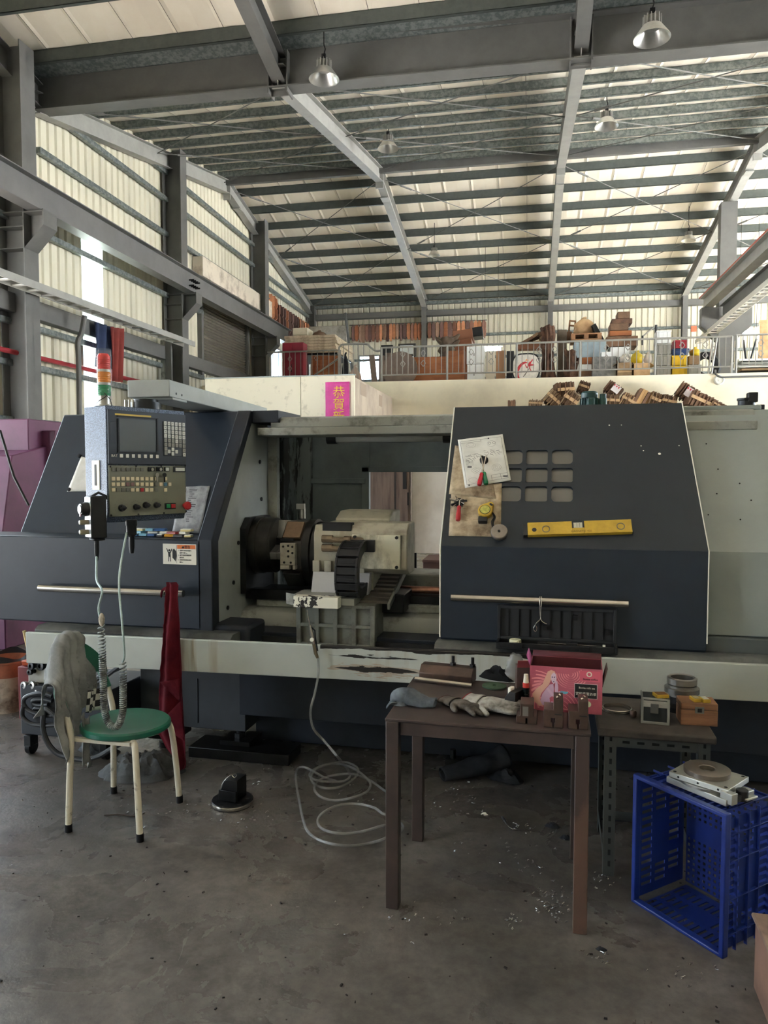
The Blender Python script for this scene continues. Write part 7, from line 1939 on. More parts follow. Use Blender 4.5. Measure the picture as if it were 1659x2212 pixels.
# panel room with the pink paper banner
RX1 = -3.21; RY0 = 13.6; RZ1 = 3.40
pr2 = thing('panel_room', 'stained white panelled room with a raking right side wall', 'room', (-5, 15, 0))
for a, b in ((-6.19, -4.26), (-4.25, RX1)):
    MB().box(a, b, RY0, RY0 + 0.06, 0, RZ1 + 0.03).build('front_panel', OFFWHITE, pr2, bev=0.003)
SIDEP = mat('stained_grey_panel', (178, 164, 148), 0.75, rgb2=(140, 126, 112), vscale=1.6, stretch=(1, 1, 0.5))
for k in range(2):
    y = RY0 + 0.06 + k * 1.95
    MB().prism([(y, 0), (y, RZ1), (y + 1.945, RZ1 ), (y + 1.945, 0)], 'x', RX1 - 0.06, RX1).build('side_panel', SIDEP, pr2, bev=0.003)
MB().box(-6.2, RX1 + 0.02, RY0 - 0.02, RY0 + 0.06, RZ1 + 0.03, RZ1 + 0.05).build('edge_capping', PALE, pr2)
MB().box(-6.19, RX1 - 0.06, RY0 + 0.06, RY0 + 3.95, RZ1 - 0.06, RZ1).build('roof_panel', OFFWHITE, pr2)
for py, w in ((842, 0.25), (866, 0.16)):
    p = at(785 if py < 850 else 822, py, X=RX1, b=True); MB().box(RX1, RX1 + 0.004, p.y - w, p.y + w, p.z - 0.12, p.z + 0.12).build('notice_patch', mat('faded_patch', (150, 134, 118), 0.8), pr2)
bx0, bx1, bz0, bz1 = rect(703, 825, 755, 930, RY0 - 0.03)
bn = thing('paper_banner', 'vertical magenta paper banner with gold brush characters', 'banner', ((bx0 + bx1) / 2, RY0 - 0.03, bz0))
MB().grid(lambda u, v: (bx0 + (bx1 - bx0) * u, RY0 - 0.028 + 0.012 * nz(u * 2, v * 3), bz0 + (bz1 - bz0) * v), 8, 16).build('banner_paper', mat('magenta_paper', (206, 70, 150), 0.6, rgb2=(186, 50, 130), vscale=3), bn, solid=0.002)
GOLD = mat('gold_ink', (214, 176, 50), 0.5)
for i, c in enumerate('恭賀新'):
    p = B(721, 857 + i * 26.5, RY0 - 0.045)
    text(c, 0.235, T(p.x - 0.02, RY0 - 0.045, p.z) @ UP, GOLD, bn, depth=0.001)
o = MB(T(B(700, 815, 17.0).x, 16.5, RZ1)).add([(-0.75, -0.5, 0.0), (0.75, -0.5, 0.0), (0.75, 0.5, 0.0), (-0.75, 0.5, 0.0), (-0.15, 0.0, 0.33), (0.05, 0.0, 0.30)], [(0, 1, 5, 4), (1, 2, 5), (2, 3, 4, 5), (3, 0, 4), (3, 2, 1, 0)]).build('cardboard_tent', OFFWHITE, smooth=0)
tag(o, 'folded pale board peaked like a tent on the panel room roof', 'board')

# ------------------------------------------------------------------ crane rails, trays, right column, lamps
RAILM = mat('crane_beam_paint', (104, 104, 104), 0.5, var=0.15, vscale=2.5)
cb = thing('crane_rail', 'long grey crane runway beam on the left wall corbels', 'crane beam', (-7.45, 15, 5.62))
mb = MB(); i_beam(mb, (-7.47, 9.3, 5.63), (-7.47, 22.6, 5.63), 0.24, 0.46, 0.016); mb.build('runway_beam', RAILM, cb, smooth=0)
MB().box(-7.50, -7.44, 9.3, 22.6, 6.09, 6.13).build('rail_bar', OILB, cb)
for y in (15.8,):
    for k in range(8): MB().cyl((-7.34, y - 0.18 + 0.1 * (k % 4), 5.78 + 0.12 * (k // 4)), (-7.46, y - 0.18 + 0.1 * (k % 4), 5.78 + 0.12 * (k // 4)), 0.018, n=6).build('splice_bolt', OILB, cb)
def tray(name, label, p, q, w, rung, m):
    o = thing(name, label, 'cable tray', p)
    d = (Vector(q) - Vector(p)); L_ = d.length
    M = T(p) @ Matrix.Rotation(math.atan2(d.y, d.x), 4, 'Z') @ Matrix.Rotation(-math.asin(d.z / L_), 4, 'Y')
    for y in (0, w): MB(M).box(0, L_, y, y + 0.02, 0, 0.11).build('side_rail', m, o)
    n = int(L_ / rung)
    for k in range(n): MB(M).box(k * rung, k * rung + 0.06, 0.02, w, 0.01, 0.03).build('rung', m, o)
    return o
tray('cable_tray', 'pale ladder cable tray crossing the left wall windows', (-7.28, 9.2, 4.36), (-7.28, 15.5, 4.40), 0.26, 0.34, STEEL_L)
o = MB(); o.tube(spline([B(183, 682, 11.8), B(176, 720, 11.78), B(168, 740, 11.75), B(170, 790, 11.75), B(172, 940, 11.7)], 5), 0.045, 10)
tag(o.build('conduit', STEEL_G), 'bent grey conduit dropping from the left cable tray', 'pipe')
for px0, px1 in ((347, 355), (358, 370)):
    a, b2, zz0, zz1 = rect(px0, 735, px1, 840, 15.4)
    o = MB().box(a, b2, 15.4, 15.46, 0, zz1).build('tray_post', PALE2 if px0 < 350 else STEEL_G); tag(o, '%s upright post under the far end of the left cable tray' % ('thin pale' if px0 < 350 else 'wider grey'), 'post')
# flag-like cloths
def hang(name, label, px0, px1, py0, py1, X, rgb, slant=0):
    m = mat('cloth_' + name, rgb, 0.9, var=0.2, vscale=5)
    a = at(px0, py0, X=X, b=True); b2 = at(px1, py0 + slant, X=X, b=True); c = at(px1, py1, X=X, b=True); d = at(px0, py1 - slant, X=X, b=True)
    def fn(u, v):
        p = a.lerp(b2, u).lerp(d.lerp(c, u), v); return (p.x + 0.05 * math.sin(u * 14 + v * 2) , p.y, p.z)
    return tag(MB().grid(fn, 24, 10).build(name, m, solid=0.01), label, 'cloth')
hang('blue_cloth', 'dark blue cloth hung over the left wall beam', 204, 240, 696, 800, -7.85, (46, 58, 88), 10)
hang('red_cloth_banner', 'red cloth hung beside the blue one on the left wall beam', 238, 263, 706, 826, -7.8, (132, 54, 48), 4)
# right side: column with corbels, runway, tray
ceR = thing('steel_column', 'tall grey steel column rising from the mezzanine at the right', 'column', (5.06, 21.1, ZDECK), kind='thing')
mb = MB(); mb.box(4.86, 4.88, 20.95, 21.25, ZDECK, 8.64); mb.box(5.24, 5.26, 20.95, 21.25, ZDECK, 8.64); mb.box(4.88, 5.24, 20.95, 20.97, ZDECK, 8.64); mb.box(4.88, 5.24, 21.23, 21.25, ZDECK, 8.64)
mb.build('column_shaft', STEEL_G, ceR, smooth=0)
for sg_ in (-1, 1):
    xa = 4.86 if sg_ < 0 else 5.26
    MB().prism([(xa, 5.05), (xa, 5.95), (xa + sg_ * 0.42, 5.95), (xa + sg_ * 0.42, 5.45)], 'y', 20.97, 21.23).build('corbel', STEEL_G, ceR, smooth=0)
cb2 = thing('crane_rail', 'pale crane runway beam entering from the right edge', 'crane beam', (4.6, 17, 5.9))
mb = MB(); i_beam(mb, (4.62, 12.0, 5.93), (4.62, 21.6, 5.97), 0.24, 0.34, 0.016); mb.build('runway_beam', STEEL_L, cb2, smooth=0)
MB().cyl((4.56, 12.0, 6.33), (4.56, 21.8, 6.37), 0.03, n=8).build('red_conductor', mat('red_conductor_bar', (170, 70, 56), 0.5), cb2)
cb3 = thing('crane_rail', 'dark crane beam carrying the hanging pale tray, right edge', 'crane beam', (4.9, 17, 5.5))
mb = MB(); i_beam(mb, (4.95, 12.0, 5.62), (4.95, 20.9, 5.62), 0.2, 0.34, 0.016); mb.build('runway_beam', STEEL_G, cb3, smooth=0)
tray('cable_tray', 'white ladder cable tray slanting in from the right edge', (4.58, 22.4, 5.24), (4.58, 13.0, 5.34), 0.24, 0.3, mat('white_tray_paint', (206, 204, 198), 0.5))
# high bay lamps
LAMPM = mat('spun_aluminium', (196, 196, 192), 0.28, 0.85, var=0.1, vscale=20)
lamps = [((700, 172), 10.86, 0.45, 'high bay lamp hanging before the big girder, left of two'), ((1408, 84), 9.95, 0.45, 'largest high bay lamp, before the girder at the upper right'),
         ((838, 322), 15.9, 0.45, 'high bay lamp under the near slope beside the left middle rafter'), ((1310, 274), 15.2, 0.45, 'high bay lamp right of the central rafter under the near slope'),
         ((938, 552), 22.0, 0.36, 'small far high bay lamp right of the left middle rafter'), ((1487, 520), 22.0, 0.40, 'small far high bay lamp near the right rafter')]
lamp0 = None
for (px, py), Y, dia, lab in lamps:
    p = B(px, py, Y)
    s = dia / 0.45
    o = thing('high_bay_lamp', lab, 'lamp', (p.x, Y, p.z), 'high bay lamps')
    P0 = (p.x, Y, p.z)
    MB().lathe([(0.225 * s, 0.0), (0.22 * s, 0.012 * s), (0.12 * s, 0.15 * s), (0.115 * s, 0.15 * s), (0.21 * s, 0.008 * s)], P0, n=32, closed=True).build('reflector', LAMPM, o)
    MB().lathe([(0.115 * s, 0.142 * s), (0.0, 0.142 * s)], P0, n=24).build('lamp_lens', mat('lamp_lens_glass', (210, 212, 210), 0.3), o)
    hs_ = MB().lathe([(0.07 * s, 0.15 * s), (0.07 * s, 0.27 * s), (0.0, 0.275 * s)], P0, n=20).build('heat_sink', STEEL_L, o)
    for k in range(14):
        MB(T(*P0) @ RZ(360 / 14 * k)).box(0.065 * s, 0.115 * s, -0.004, 0.004, 0.155 * s, 0.27 * s).build('fin', STEEL_L, hs_)
    mb = MB(); mb.box(p.x - 0.03 * s, p.x + 0.03 * s, Y - 0.03 * s, Y + 0.03 * s, p.z + 0.275 * s, p.z + 0.36 * s); mb.tube([(p.x, Y, p.z + 0.36 * s), (p.x + 0.02, Y, p.z + 0.43 * s), (p.x, Y, p.z + 0.5 * s)], 0.01, 6)
    mb.build('driver_box', OILB, o)
    top_ = roof_z(Y) + 0.1 if Y > YG else gz + 0.7
    MB().cyl((p.x, Y, p.z + 0.48 * s), (p.x, Y, max(top_, p.z + 0.6)), 0.008, n=6).build('hanging_chain', OILB, o)

# ------------------------------------------------------------------ mezzanine railing
RAILP = mat('grey_rail_paint', (140, 138, 132), 0.45, var=0.2, vscale=5)
def railing(label, xa, xb, y, zt, zb, posts, diamonds, pitch=0.133):
    r = thing('railing', label, 'railing', ((xa + xb) / 2, y, ZDECK))
    MB().cyl((xa, y, zt), (xb, y, zt), 0.024, n=10).build('top_rail', RAILP, r)
    MB().cyl((xa, y, zb), (xb, y, zb), 0.018, n=8).build('bottom_rail', RAILP, r)
    for x in posts: MB().cyl((x, y, ZDECK - 0.02), (x, y, zt), 0.026, n=8).build('post', RAILP, r)
    n = int((xb - xa) / pitch)
    b0 = MB().box(-0.008, 0.008, -0.008, 0.008, 0, zt - zb).build('baluster', RAILP, r, origin=(0, 0, 0))
    me = b0.data; bpy.data.objects.remove(b0)
    # each bar: its own object on shared mesh data
    tmpl = bpy.data.meshes.new('baluster')
    h_ = zt - zb
    tmpl.from_pydata([(a, c, z) for z in (0, h_) for a, c in ((-0.008, -0.008), (0.008, -0.008), (0.008, 0.008), (-0.008, 0.008))], [], [(0, 1, 5, 4), (1, 2, 6, 5), (2, 3, 7, 6), (3, 0, 4, 7)])
    tmpl.materials.append(RAILP)
    rot = Matrix.Rotation(BROT, 4, 'Z')
    for k in range(1, n):
        o = bpy.data.objects.new('baluster', tmpl); COL.objects.link(o); o.parent = r
        o.matrix_basis = T(-ROOT[r.name]) @ FB @ T(xa + k * (xb - xa) / n, y, zb)
    for x, z in diamonds:
        mb = MB()
        s = 0.075
        for (a, c), (d, e) in (((0, s), (s * 0.75, 0)), ((s * 0.75, 0), (0, -s)), ((0, -s), (-s * 0.75, 0)), ((-s * 0.75, 0), (0, s))):
            mb.cyl((x + a, y, z + c), (x + d, y, z + e), 0.009, n=5)
        mb.build('diamond_ornament', RAILP, r)
X_ = lambda px, Y=17.7: B(px, 780, Y).x
dm = []
for px in (870, 914, 1018, 1061, 1164, 1198, 1310, 1356, 1473, 1523):
    for dz in (0.56, 0.30): dm.append((X_(px), 3.95 + dz * 0.9))
railing('grey railing with diamond ornaments along the mezzanine edge', X_(822), X_(1581), 17.7, 4.62, 3.96, [X_(p) for p in (824, 966, 1116, 1253, 1415, 1580)], dm)
railing('short grey railing section past the right column, at the frame edge', X_(1590), X_(1590) + 4.0, 17.7, 4.64, 3.97, [X_(1590), X_(1590) + 2.0], [(X_(1643), 4.22), (X_(1643), 4.46)])
railing('grey stair side railing left of the bright window on the mezzanine', X_(578, 20.2), X_(735, 20.2), 20.2, 5.02, 4.3, [X_(735, 20.2)], [(X_(626, 20.2), 4.82), (X_(626, 20.2), 4.55), (X_(683, 20.2), 4.82)], 0.16)
sr = thing('stair_handrail', 'bent grey stair handrail before the bright window', 'handrail', (X_(760), 18.2, ZDECK))
mb = MB(); mb.tube(spline([B(732, 815, 18.2), B(732, 760, 18.2), B(735, 748, 18.2), B(745, 744, 18.2), B(790, 743, 18.2), B(800, 750, 18.0), B(812, 758, 17.8), B(824, 757, 17.7)], 5), 0.026, 8); mb.tube([B(732, 774, 18.2), B(672, 816, 19.6)], 0.024, 8)
mb.build('rail_tube', RAILP, sr)
for px in (742, 753, 763, 773, 785):
    MB().cyl(B(px, 744, 18.2), (B(px, 744, 18.2).x, 18.2, ZDECK), 0.009, n=5).build('baluster', RAILP, sr)
# vent and pipe on the deck front
p = B(1553, 821, MY)
o = thing('round_vent', 'round white ventilator on the mezzanine front wall', 'vent', (p.x, MY, p.z))
MB().lathe([(0.11, 0), (0.11, 0.03), (0.085, 0.05), (0.08, 0.03), (0, 0.03)], (p.x, MY, p.z), (0, -1, 0), 24).build('vent_ring', WHITEP, o); MB().lathe([(0.03, 0.03), (0.03, 0.05), (0, 0.055)], (p.x, MY, p.z), (0, -1, 0), 16).build('vent_hub', WHITEP, o)
a, b2 = B(1562, 815, MY), B(1659, 811, MY)
mb = MB(); mb.tube(spline([B(1545, 800, 17.66), B(1546, 808, 17.56), B(1556, 814, 17.56), B(1565, 815, 17.56)], 4) + [Vector((b2.x + 2, 17.56, b2.z))], 0.022, 8)
tag(mb.build('wall_pipe', STEEL_G), 'thin grey pipe along the mezzanine front right of the vent', 'pipe')

# ------------------------------------------------------------------ things stored on the mezzanine
CARD = mat('brown_cardboard', (150, 124, 94), 0.85, rgb2=(122, 98, 74), vscale=4)
CARDL = mat('pale_cardboard', (196, 164, 124), 0.85, rgb2=(170, 136, 98), vscale=4)
CARDD = mat('old_brown_cardboard', (122, 92, 70), 0.85, rgb2=(92, 68, 52), vscale=4)
ORNW = mat('orange_brown_wood', (160, 98, 56), 0.55, rgb2=(136, 80, 46), vscale=2, stretch=(1, 1, 5))
ROOTW = mat('gnarled_root_wood', (100, 70, 52), 0.8, rgb2=(64, 44, 34), vscale=7, bump=0.6, bscale=14)
BLKW = mat('dull_brown_block', (116, 88, 66), 0.75, rgb2=(86, 64, 48), vscale=5)
BLUEG = mat('blue_grey_paint', (146, 162, 172), 0.55, var=0.15)
GREYF = mat('mottled_grey_foil', (128, 128, 126), 0.5, 0.2, rgb2=(96, 96, 96), vscale=8)
CRT_Y = mat('yellow_crate_plastic', (214, 176, 40), 0.45); CRT_R = mat('red_crate_plastic', (150, 36, 48), 0.45); CRT_B = mat('navy_crate_plastic', (44, 66, 110), 0.45); CRT_G = mat('grey_crate_plastic', (150, 148, 140), 0.5, var=0.15)
def stored(name, label, cat, px0, py0, px1, py1, Y, d, m, rot=0.0, kind='box', group=None, sup=True, bev=0.01):
    """something on the mezzanine, measured on the plane Y and built to its own depth; kept standing on the deck or the thing below"""
    x0, x1, z0, z1 = rect(px0, py0, px1, py1, Y)
    z0 = ZDECK if py1 >= 822 else max(z0, ZDECK)
    cx, cz, w, h = (x0 + x1) / 2, (z0 + z1) / 2, x1 - x0, z1 - z0
    o = thing(name, label, cat, (cx, Y + d / 2, z0), group)
    M = T(cx, Y + d / 2, z0) @ Matrix.Rotation(math.radians(rot), 4, 'Y')
    if kind == 'box':
        MB(M).box(-w / 2, w / 2, -d / 2, d / 2, 0, h).build('body', m, o, bev=bev)
    elif kind == 'carton':
        MB(M).box(-w / 2, w / 2, -d / 2, d / 2, 0, h).build('carton_body', m, o, bev=0.006)
        MB(M).box(-w / 2, w / 2, -d / 2 - 0.004, -d / 2, h * 0.47, h * 0.53).build('tape_strip', CARDL, o)
        for sx in (-1, 1): MB(M @ T(sx * w / 2, 0, h) @ RY(sx * 32)).box(min(0, sx * 0.12), max(0, sx * 0.12), -d / 2, d / 2, -0.004, 0.004).build('flap', m, o)
    elif kind == 'crate':
        for q in ((-w / 2, w / 2, -d / 2, -d / 2 + 0.015), (-w / 2, w / 2, d / 2 - 0.015, d / 2), (-w / 2, -w / 2 + 0.015, -d / 2 + 0.015, d / 2 - 0.015), (w / 2 - 0.015, w / 2, -d / 2 + 0.015, d / 2 - 0.015)):
            MB(M).box(q[0], q[1], q[2], q[3], 0, h).build('crate_wall', m, o, bev=0.004)
        MB(M).box(-w / 2 + 0.015, w / 2 - 0.015, -d / 2 + 0.015, d / 2 - 0.015, 0, 0.015).build('crate_base', m, o)
        MB(M).box(-w / 2 - 0.015, w / 2 + 0.015, -d / 2 - 0.015, -d / 2, h - 0.035, h).build('rim', m, o, bev=0.004)
        for k in (-0.3, 0, 0.3): MB(M).box(k * w - 0.012, k * w + 0.012, -d / 2 - 0.012, -d / 2, 0.02, h - 0.035).build('rib', m, o)
    elif kind == 'cabinet':
        MB(M).box(-w / 2, w / 2, -d / 2, d / 2, 0, h).build('cabinet_body', m, o, bev=0.006)
        for k in range(2): MB(M).box(-w / 2 + k * w / 2 + 0.01, -w / 2 + (k + 1) * w / 2 - 0.01, -d / 2 - 0.014, -d / 2, 0.02, h - 0.02).build('door', m, o, bev=0.004)
        MB(M).box(-0.04, -0.025, -d / 2 - 0.03, -d / 2 - 0.014, h * 0.45, h * 0.6).build('handle', OILB, o)
    elif kind == 'root':
        mb = MB(M)
        mb.grid(lambda u, v: ((w / 2) * (0.75 + 0.4 * nz(math.cos(u * 6.283) * 1.5, math.sin(u * 6.283) * 1.5, v * 4 + px0)) * math.cos(u * 6.283) * (1 - 0.35 * v + 0.25 * abs(v - 0.5)), (d / 2) * (0.8 + 0.4 * nz(math.cos(u * 6.283) * 2, math.sin(u * 6.283) * 2, v * 3 + px1)) * math.sin(u * 6.283), h * v + 0.05 * nz(u * 6, v, 3)), 40, 26)
        mb.build('trunk', m, o)
        for k in range(5):
            t = random.Random(int(px0) + k).uniform(0, 6.28); z = h * (0.25 + 0.15 * k)
            MB(M).tube(spline([(0, 0, z), (w * 0.3 * math.cos(t), d * 0.3 * math.sin(t), z + 0.06), (w * 0.52 * math.cos(t), d * 0.5 * math.sin(t), z + 0.18)], 4), [0.09, 0.085, 0.08, 0.075, 0.07, 0.06, 0.05, 0.04, 0.025], 7).build('root_arm', m, o)
        MB(M).sph((0, 0, h * 0.98), (w * 0.33, d * 0.36, 0.05), 12, 7).build('stump_top', m, o)
    elif kind == 'bag':
        mb = MB(M); mb.grid(lambda u, v: (w / 2 * math.cos(u * 6.283) * math.sin(math.pi * (0.12 + 0.86 * v)) ** 0.6 * (1 + 0.25 * nz(u * 5, v * 4, px0)), d / 2 * math.sin(u * 6.283) * math.sin(math.pi * (0.12 + 0.86 * v)) ** 0.6, h * v), 26, 14)
        mb.build('bag_body', m, o)
        MB(M).tube(spline([(-w * 0.1, 0, h * 0.95), (0, -0.03, h * 1.05), (w * 0.12, 0, h * 1.08)], 4), [0.03] * 4 + [0.025] * 4 + [0.01], 6).build('knot', m, o)
    elif kind == 'pallet':
        for k in (0, 1):
            for j in range(3): MB(M).box(-w / 2, w / 2, -d / 2 + j * d / 3 + 0.02, -d / 2 + (j + 1) * d / 3 - 0.02, k * (h - 0.03), k * (h - 0.03) + 0.03).build('plank', m, o)
        for k in (-1, 0, 1): MB(M).box(k * (w / 2 - 0.05) - 0.05, k * (w / 2 - 0.05) + 0.05, -d / 2, d / 2, 0.03, h - 0.03).build('block', m, o)
    return o
st_ = stored
# left part behind the stair railing
st_('red_cabinet', 'tall dark red panel cabinet on the mezzanine behind the left railing', 'cabinet', 610, 740, 655, 824, 20.6, 0.4, mat('dark_crimson_panel', (140, 34, 56), 0.5), kind='cabinet')
for k in range(6):
    st_('foam_board', 'long cream insulation board beside the red cabinet, %s in its stack' % ('topmost', 'second from the top', 'third from the top', 'fourth from the top', 'second lowest', 'lowest')[k], 'board', 614 + (k % 2) * 2, 724 + k * 6.2, 724 + (k % 3) * 2, 729.6 + k * 6.2, 21.4, 2.2, mat('cream_foam_board', (222, 208, 184), 0.8, rgb2=(176, 156, 132), vscale=5), group='cream boards in the mezzanine stack', bev=0.004)
for k in range(5):
    st_('timber_slab', 'brown timber slab leaning under the cream board stack, %s from the left' % ('first', 'second', 'third', 'fourth', 'last')[k], 'panel', 669 + k * 12.6, 768, 680.5 + k * 12.6, 826, 21.5 + 0.02 * k, 0.08, ORNW, rot=2, group='brown panels under the cream boards', bev=0.006)
st_('stack_support', 'dark trestle shelf carrying the cream boards', 'trestle', 616, 761.5, 728, 767, 21.6, 1.8, OILB)
st_('grey_block', 'pale grey block lying on the cream board stack, left end', 'block', 632, 708, 664, 724, 21.8, 0.6, OFFWHITE)
st_('dark_bundle', 'dark hat shaped bundle on the cream board stack', 'bundle', 670, 713, 700, 728, 21.9, 0.5, CARDD, kind='bag')
st_('concrete_panel', 'broad grey stained panel standing behind the cream board stack', 'panel', 667, 704, 748, 826, 24.2, 0.25, mat('stained_concrete_panel', (160, 152, 138), 0.85, rgb2=(120, 112, 100), vscale=4))
o = MB().cyl(B(746, 676, 24.0), (B(770, 780, 24.0).x, 23.95, ZDECK), 0.045, n=8).build('leaning_pole', STEEL_G); tag(o, 'grey pole leaning on the back wall above the grey panel', 'pole')
st_('dark_suit_bag', 'dark upright cloth bag beside the stair handrail', 'bag', 736, 766, 750, 822, 19.4, 0.4, CLOTHD, kind='bag')
st_('pink_sack', 'pale pinkish sack left of the bright window', 'sack', 749, 790, 776, 822, 19.2, 0.5, mat('pale_sack', (186, 164, 150), 0.9), kind='bag')
for k, (a, b2, t0) in enumerate(((804, 816, 766), (818, 830, 768), (832, 846, 762))):
    st_('spare_door', 'grey brown door leaf leaning right of the bright window, %s of three' % ('leftmost', 'middle', 'rightmost')[k], 'door', a, t0, b2, 826, 19.0 + 0.1 * k, 0.06, mat('grey_brown_door', (112, 96, 86), 0.6, var=0.2), rot=-6 if k == 0 else 0)
st_('glazed_unit', 'framed glazed unit standing on doors by the back wall', 'window', 823, 745, 848, 829, 21.0, 0.1, OILB)
fp_ = st_('framed_picture', 'dark framed bright pane on the mezzanine left of the rafter post', 'frame', 860, 742, 898, 770, 22.5, 0.06, mat('dark_frame', (70, 68, 66), 0.5))
x0, x1, z0, z1 = rect(864, 746, 893, 765, 22.49)
MB().box(x0, x1, 22.47, 22.49, z0, z1).build('pale_pane', mat('sky_mirror_pane', (222, 230, 236), 0.1, 0.0, spec=0.8), fp_)
for x in (x0 - 0.03, x1 + 0.03): MB().box(x - 0.02, x + 0.02, 22.52, 22.56, ZDECK, z0).build('frame_leg', OILB, fp_)
o = MB().lathe([(0.0, 0.0), (0.46, 0), (0.46, 0.05), (0, 0.05)], (B(864, 798, 19.0).x, 19.0, ZDECK + 0.47), (0, -1, 0.08), 32).build('round_tabletop', mat('grey_brown_door', (112, 96, 86))); tag(o, 'round grey brown tabletop standing on edge behind the railing', 'tabletop')
st_('brown_partition', 'long orange brown wooden partition behind the railing, left of the post', 'panel', 874, 771, 964, 833, 19.2, 0.12, ORNW)
st_('brown_partition', 'taller orange brown wooden partition just right of the railing post', 'panel', 968, 757, 1004, 833, 19.1, 0.2, ORNW)
st_('carved_root', 'dark carved wooden frame lying on the long brown partition', 'carving', 940, 728, 990, 772, 19.3, 0.4, mat('dark_carved_wood', (92, 76, 62), 0.7, var=0.3), kind='root')
st_('brown_box', 'brown tilted long box on top of the pile, black end', 'box', 980, 712, 1022, 734, 20.2, 0.8, mat('red_brown_box', (132, 84, 58), 0.6), rot=-6)
st_('black_case', 'black case end sticking out beside the tilted brown box', 'case', 1022, 706, 1043, 726, 20.25, 0.6, BLACKP, rot=-6)
st_('brown_box', 'brown tall box under the tilted long box', 'box', 988, 732, 1026, 829, 20.1, 0.8, mat('red_brown_box', (132, 84, 58)), rot=-4)
WC = mat('white_cabinet_paint', (226, 228, 230), 0.45)
st_('white_cabinet', 'white metal cabinet with hole, upper of two behind the railing', 'cabinet', 1008, 748, 1046, 786, 18.8, 0.5, WC, kind='cabinet')
st_('white_cabinet', 'white metal cabinet, lower of two behind the railing', 'cabinet', 1009, 787, 1045, 829, 18.8, 0.5, WC, kind='cabinet')
st_('pale_door', 'pale half glazed door leaning right of the white cabinets', 'door', 1049, 760, 1069, 829, 18.9, 0.07, mat('pale_door_paint', (214, 204, 186), 0.5))
st_('brown_door', 'brown door with white frame left of the black rimmed sign', 'door', 1071, 757, 1092, 829, 18.9, 0.07, mat('brown_door_wood', (164, 122, 88), 0.55))
# round sign: black drum, white front, red brush mark
c = B(1136, 790, 18.3); sgw = 0.34; c.z = ZDECK + sgw - 0.025
sgn = thing('round_sign', 'white rounded light sign with black rim and red brush mark', 'sign', (c.x, 18.4, c.z - sgw))
def rsq(r, k=40, p=3.2): return [(c.x + r * abs(math.cos(t)) ** (2 / p) * (1 if math.cos(t) >= 0 else -1), c.z + 0.03 + r * abs(math.sin(t)) ** (2 / p) * (1 if math.sin(t) >= 0 else -1)) for t in (2 * math.pi * i / k for i in range(k))]
MB().prism(rsq(sgw), 'y', 18.31, 18.6).build('drum', BLACKP, sgn); MB().prism(rsq(sgw * 0.9), 'y', 18.295, 18.31).build('sign_face', mat('sign_white', (226, 222, 214), 0.5, rgb2=(196, 192, 186), vscale=6), sgn)
def stroke(pts, r, m, nm='red_stroke'):
    mb = MB(); P_ = spline([(c.x + a, 18.288, c.z + b) for a, b in pts], 5); n_ = len(P_)
    mb.tube(P_, [max(0.006, r * (0.45 + 0.8 * math.sin(math.pi * i / (n_ - 1)))) for i in range(n_)], 6); mb.build(nm, m, sgn)
REDI = mat('red_sign_ink', (190, 40, 48), 0.5); 
stroke([(0.03, 0.14), (-0.06, 0.13), (-0.16, 0.03), (-0.2, -0.12), (-0.14, -0.27)], 0.026, REDI)
stroke([(-0.02, 0.10), (0.03, 0.02), (0.07, 0.1), (0.11, 0.15), (0.09, 0.02), (0.13, -0.07)], 0.015, REDI); stroke([(0.04, 0.06), (0.12, 0.08), (0.2, 0.08)], 0.014, REDI); stroke([(0.12, 0.15), (0.16, 0.21)], 0.012, REDI)
stroke([(0.08, 0.0), (0.0, -0.12), (-0.06, -0.2)], 0.007, INK, 'thin_stroke')
stroke([(0.0, 0.17), (0.02, 0.22)], 0.012, mat('orange_sign_ink', (226, 150, 70), 0.5), 'orange_stroke'); stroke([(0.04, 0.17), (0.055, 0.21)], 0.012, mat('orange_sign_ink', (226, 150, 70)), 'orange_stroke')
st_('black_box', 'black box standing left of the round sign', 'box', 1094, 758, 1110, 826, 18.7, 0.5, BLACKP)
st_('brown_beam', 'reddish brown beam lying across behind the round sign', 'beam', 1114, 743, 1184, 754, 19.4, 0.3, mat('red_brown_box', (132, 84, 58)))
rg = random.Random(14)
for k, (px, py, w, h_, r_) in enumerate(((1140, 735, 28, 7, 28), (1152, 728, 30, 7, 34), (1166, 722, 26, 9, 20), (1176, 730, 24, 10, -16), (1150, 741, 36, 6, 8))):
    st_('cardboard_sheet', 'tilted cardboard sheet heaped above the beam, %s from the left' % ('first', 'third', 'fourth', 'last', 'second')[k], 'cardboard', px - w / 2, py - h_ / 2, px + w / 2, py + h_ / 2, 19.4 + 0.05 * k, 0.4, (CARDD, CARD, CARDD, CARD, CARDL)[k], rot=-r_)
st_('root_wood', 'large gnarled brown root stump right of the round sign', 'root', 1164, 702, 1206, 829, 18.9, 0.5, ROOTW, kind='root')
st_('root_wood', 'darker root stump behind the railing left of the blue shelf', 'root', 1218, 756, 1252, 829, 18.8, 0.45, ROOTW, kind='root')
st_('grey_board', 'grey brown slab standing between the two root stumps', 'slab', 1204, 712, 1224, 829, 19.3, 0.4, mat('grey_brown_slab', (110, 98, 84), 0.8, var=0.3))
st_('brown_crate', 'small dark brown crate tilted behind the grey slab', 'crate', 1222, 716, 1236, 736, 19.5, 0.4, CARDD)
bs = st_('blue_shelf', 'blue grey steel desk unit under the pallet and cloth', 'desk', 1240, 738, 1310, 772, 19.0, 0.6, BLUEG)
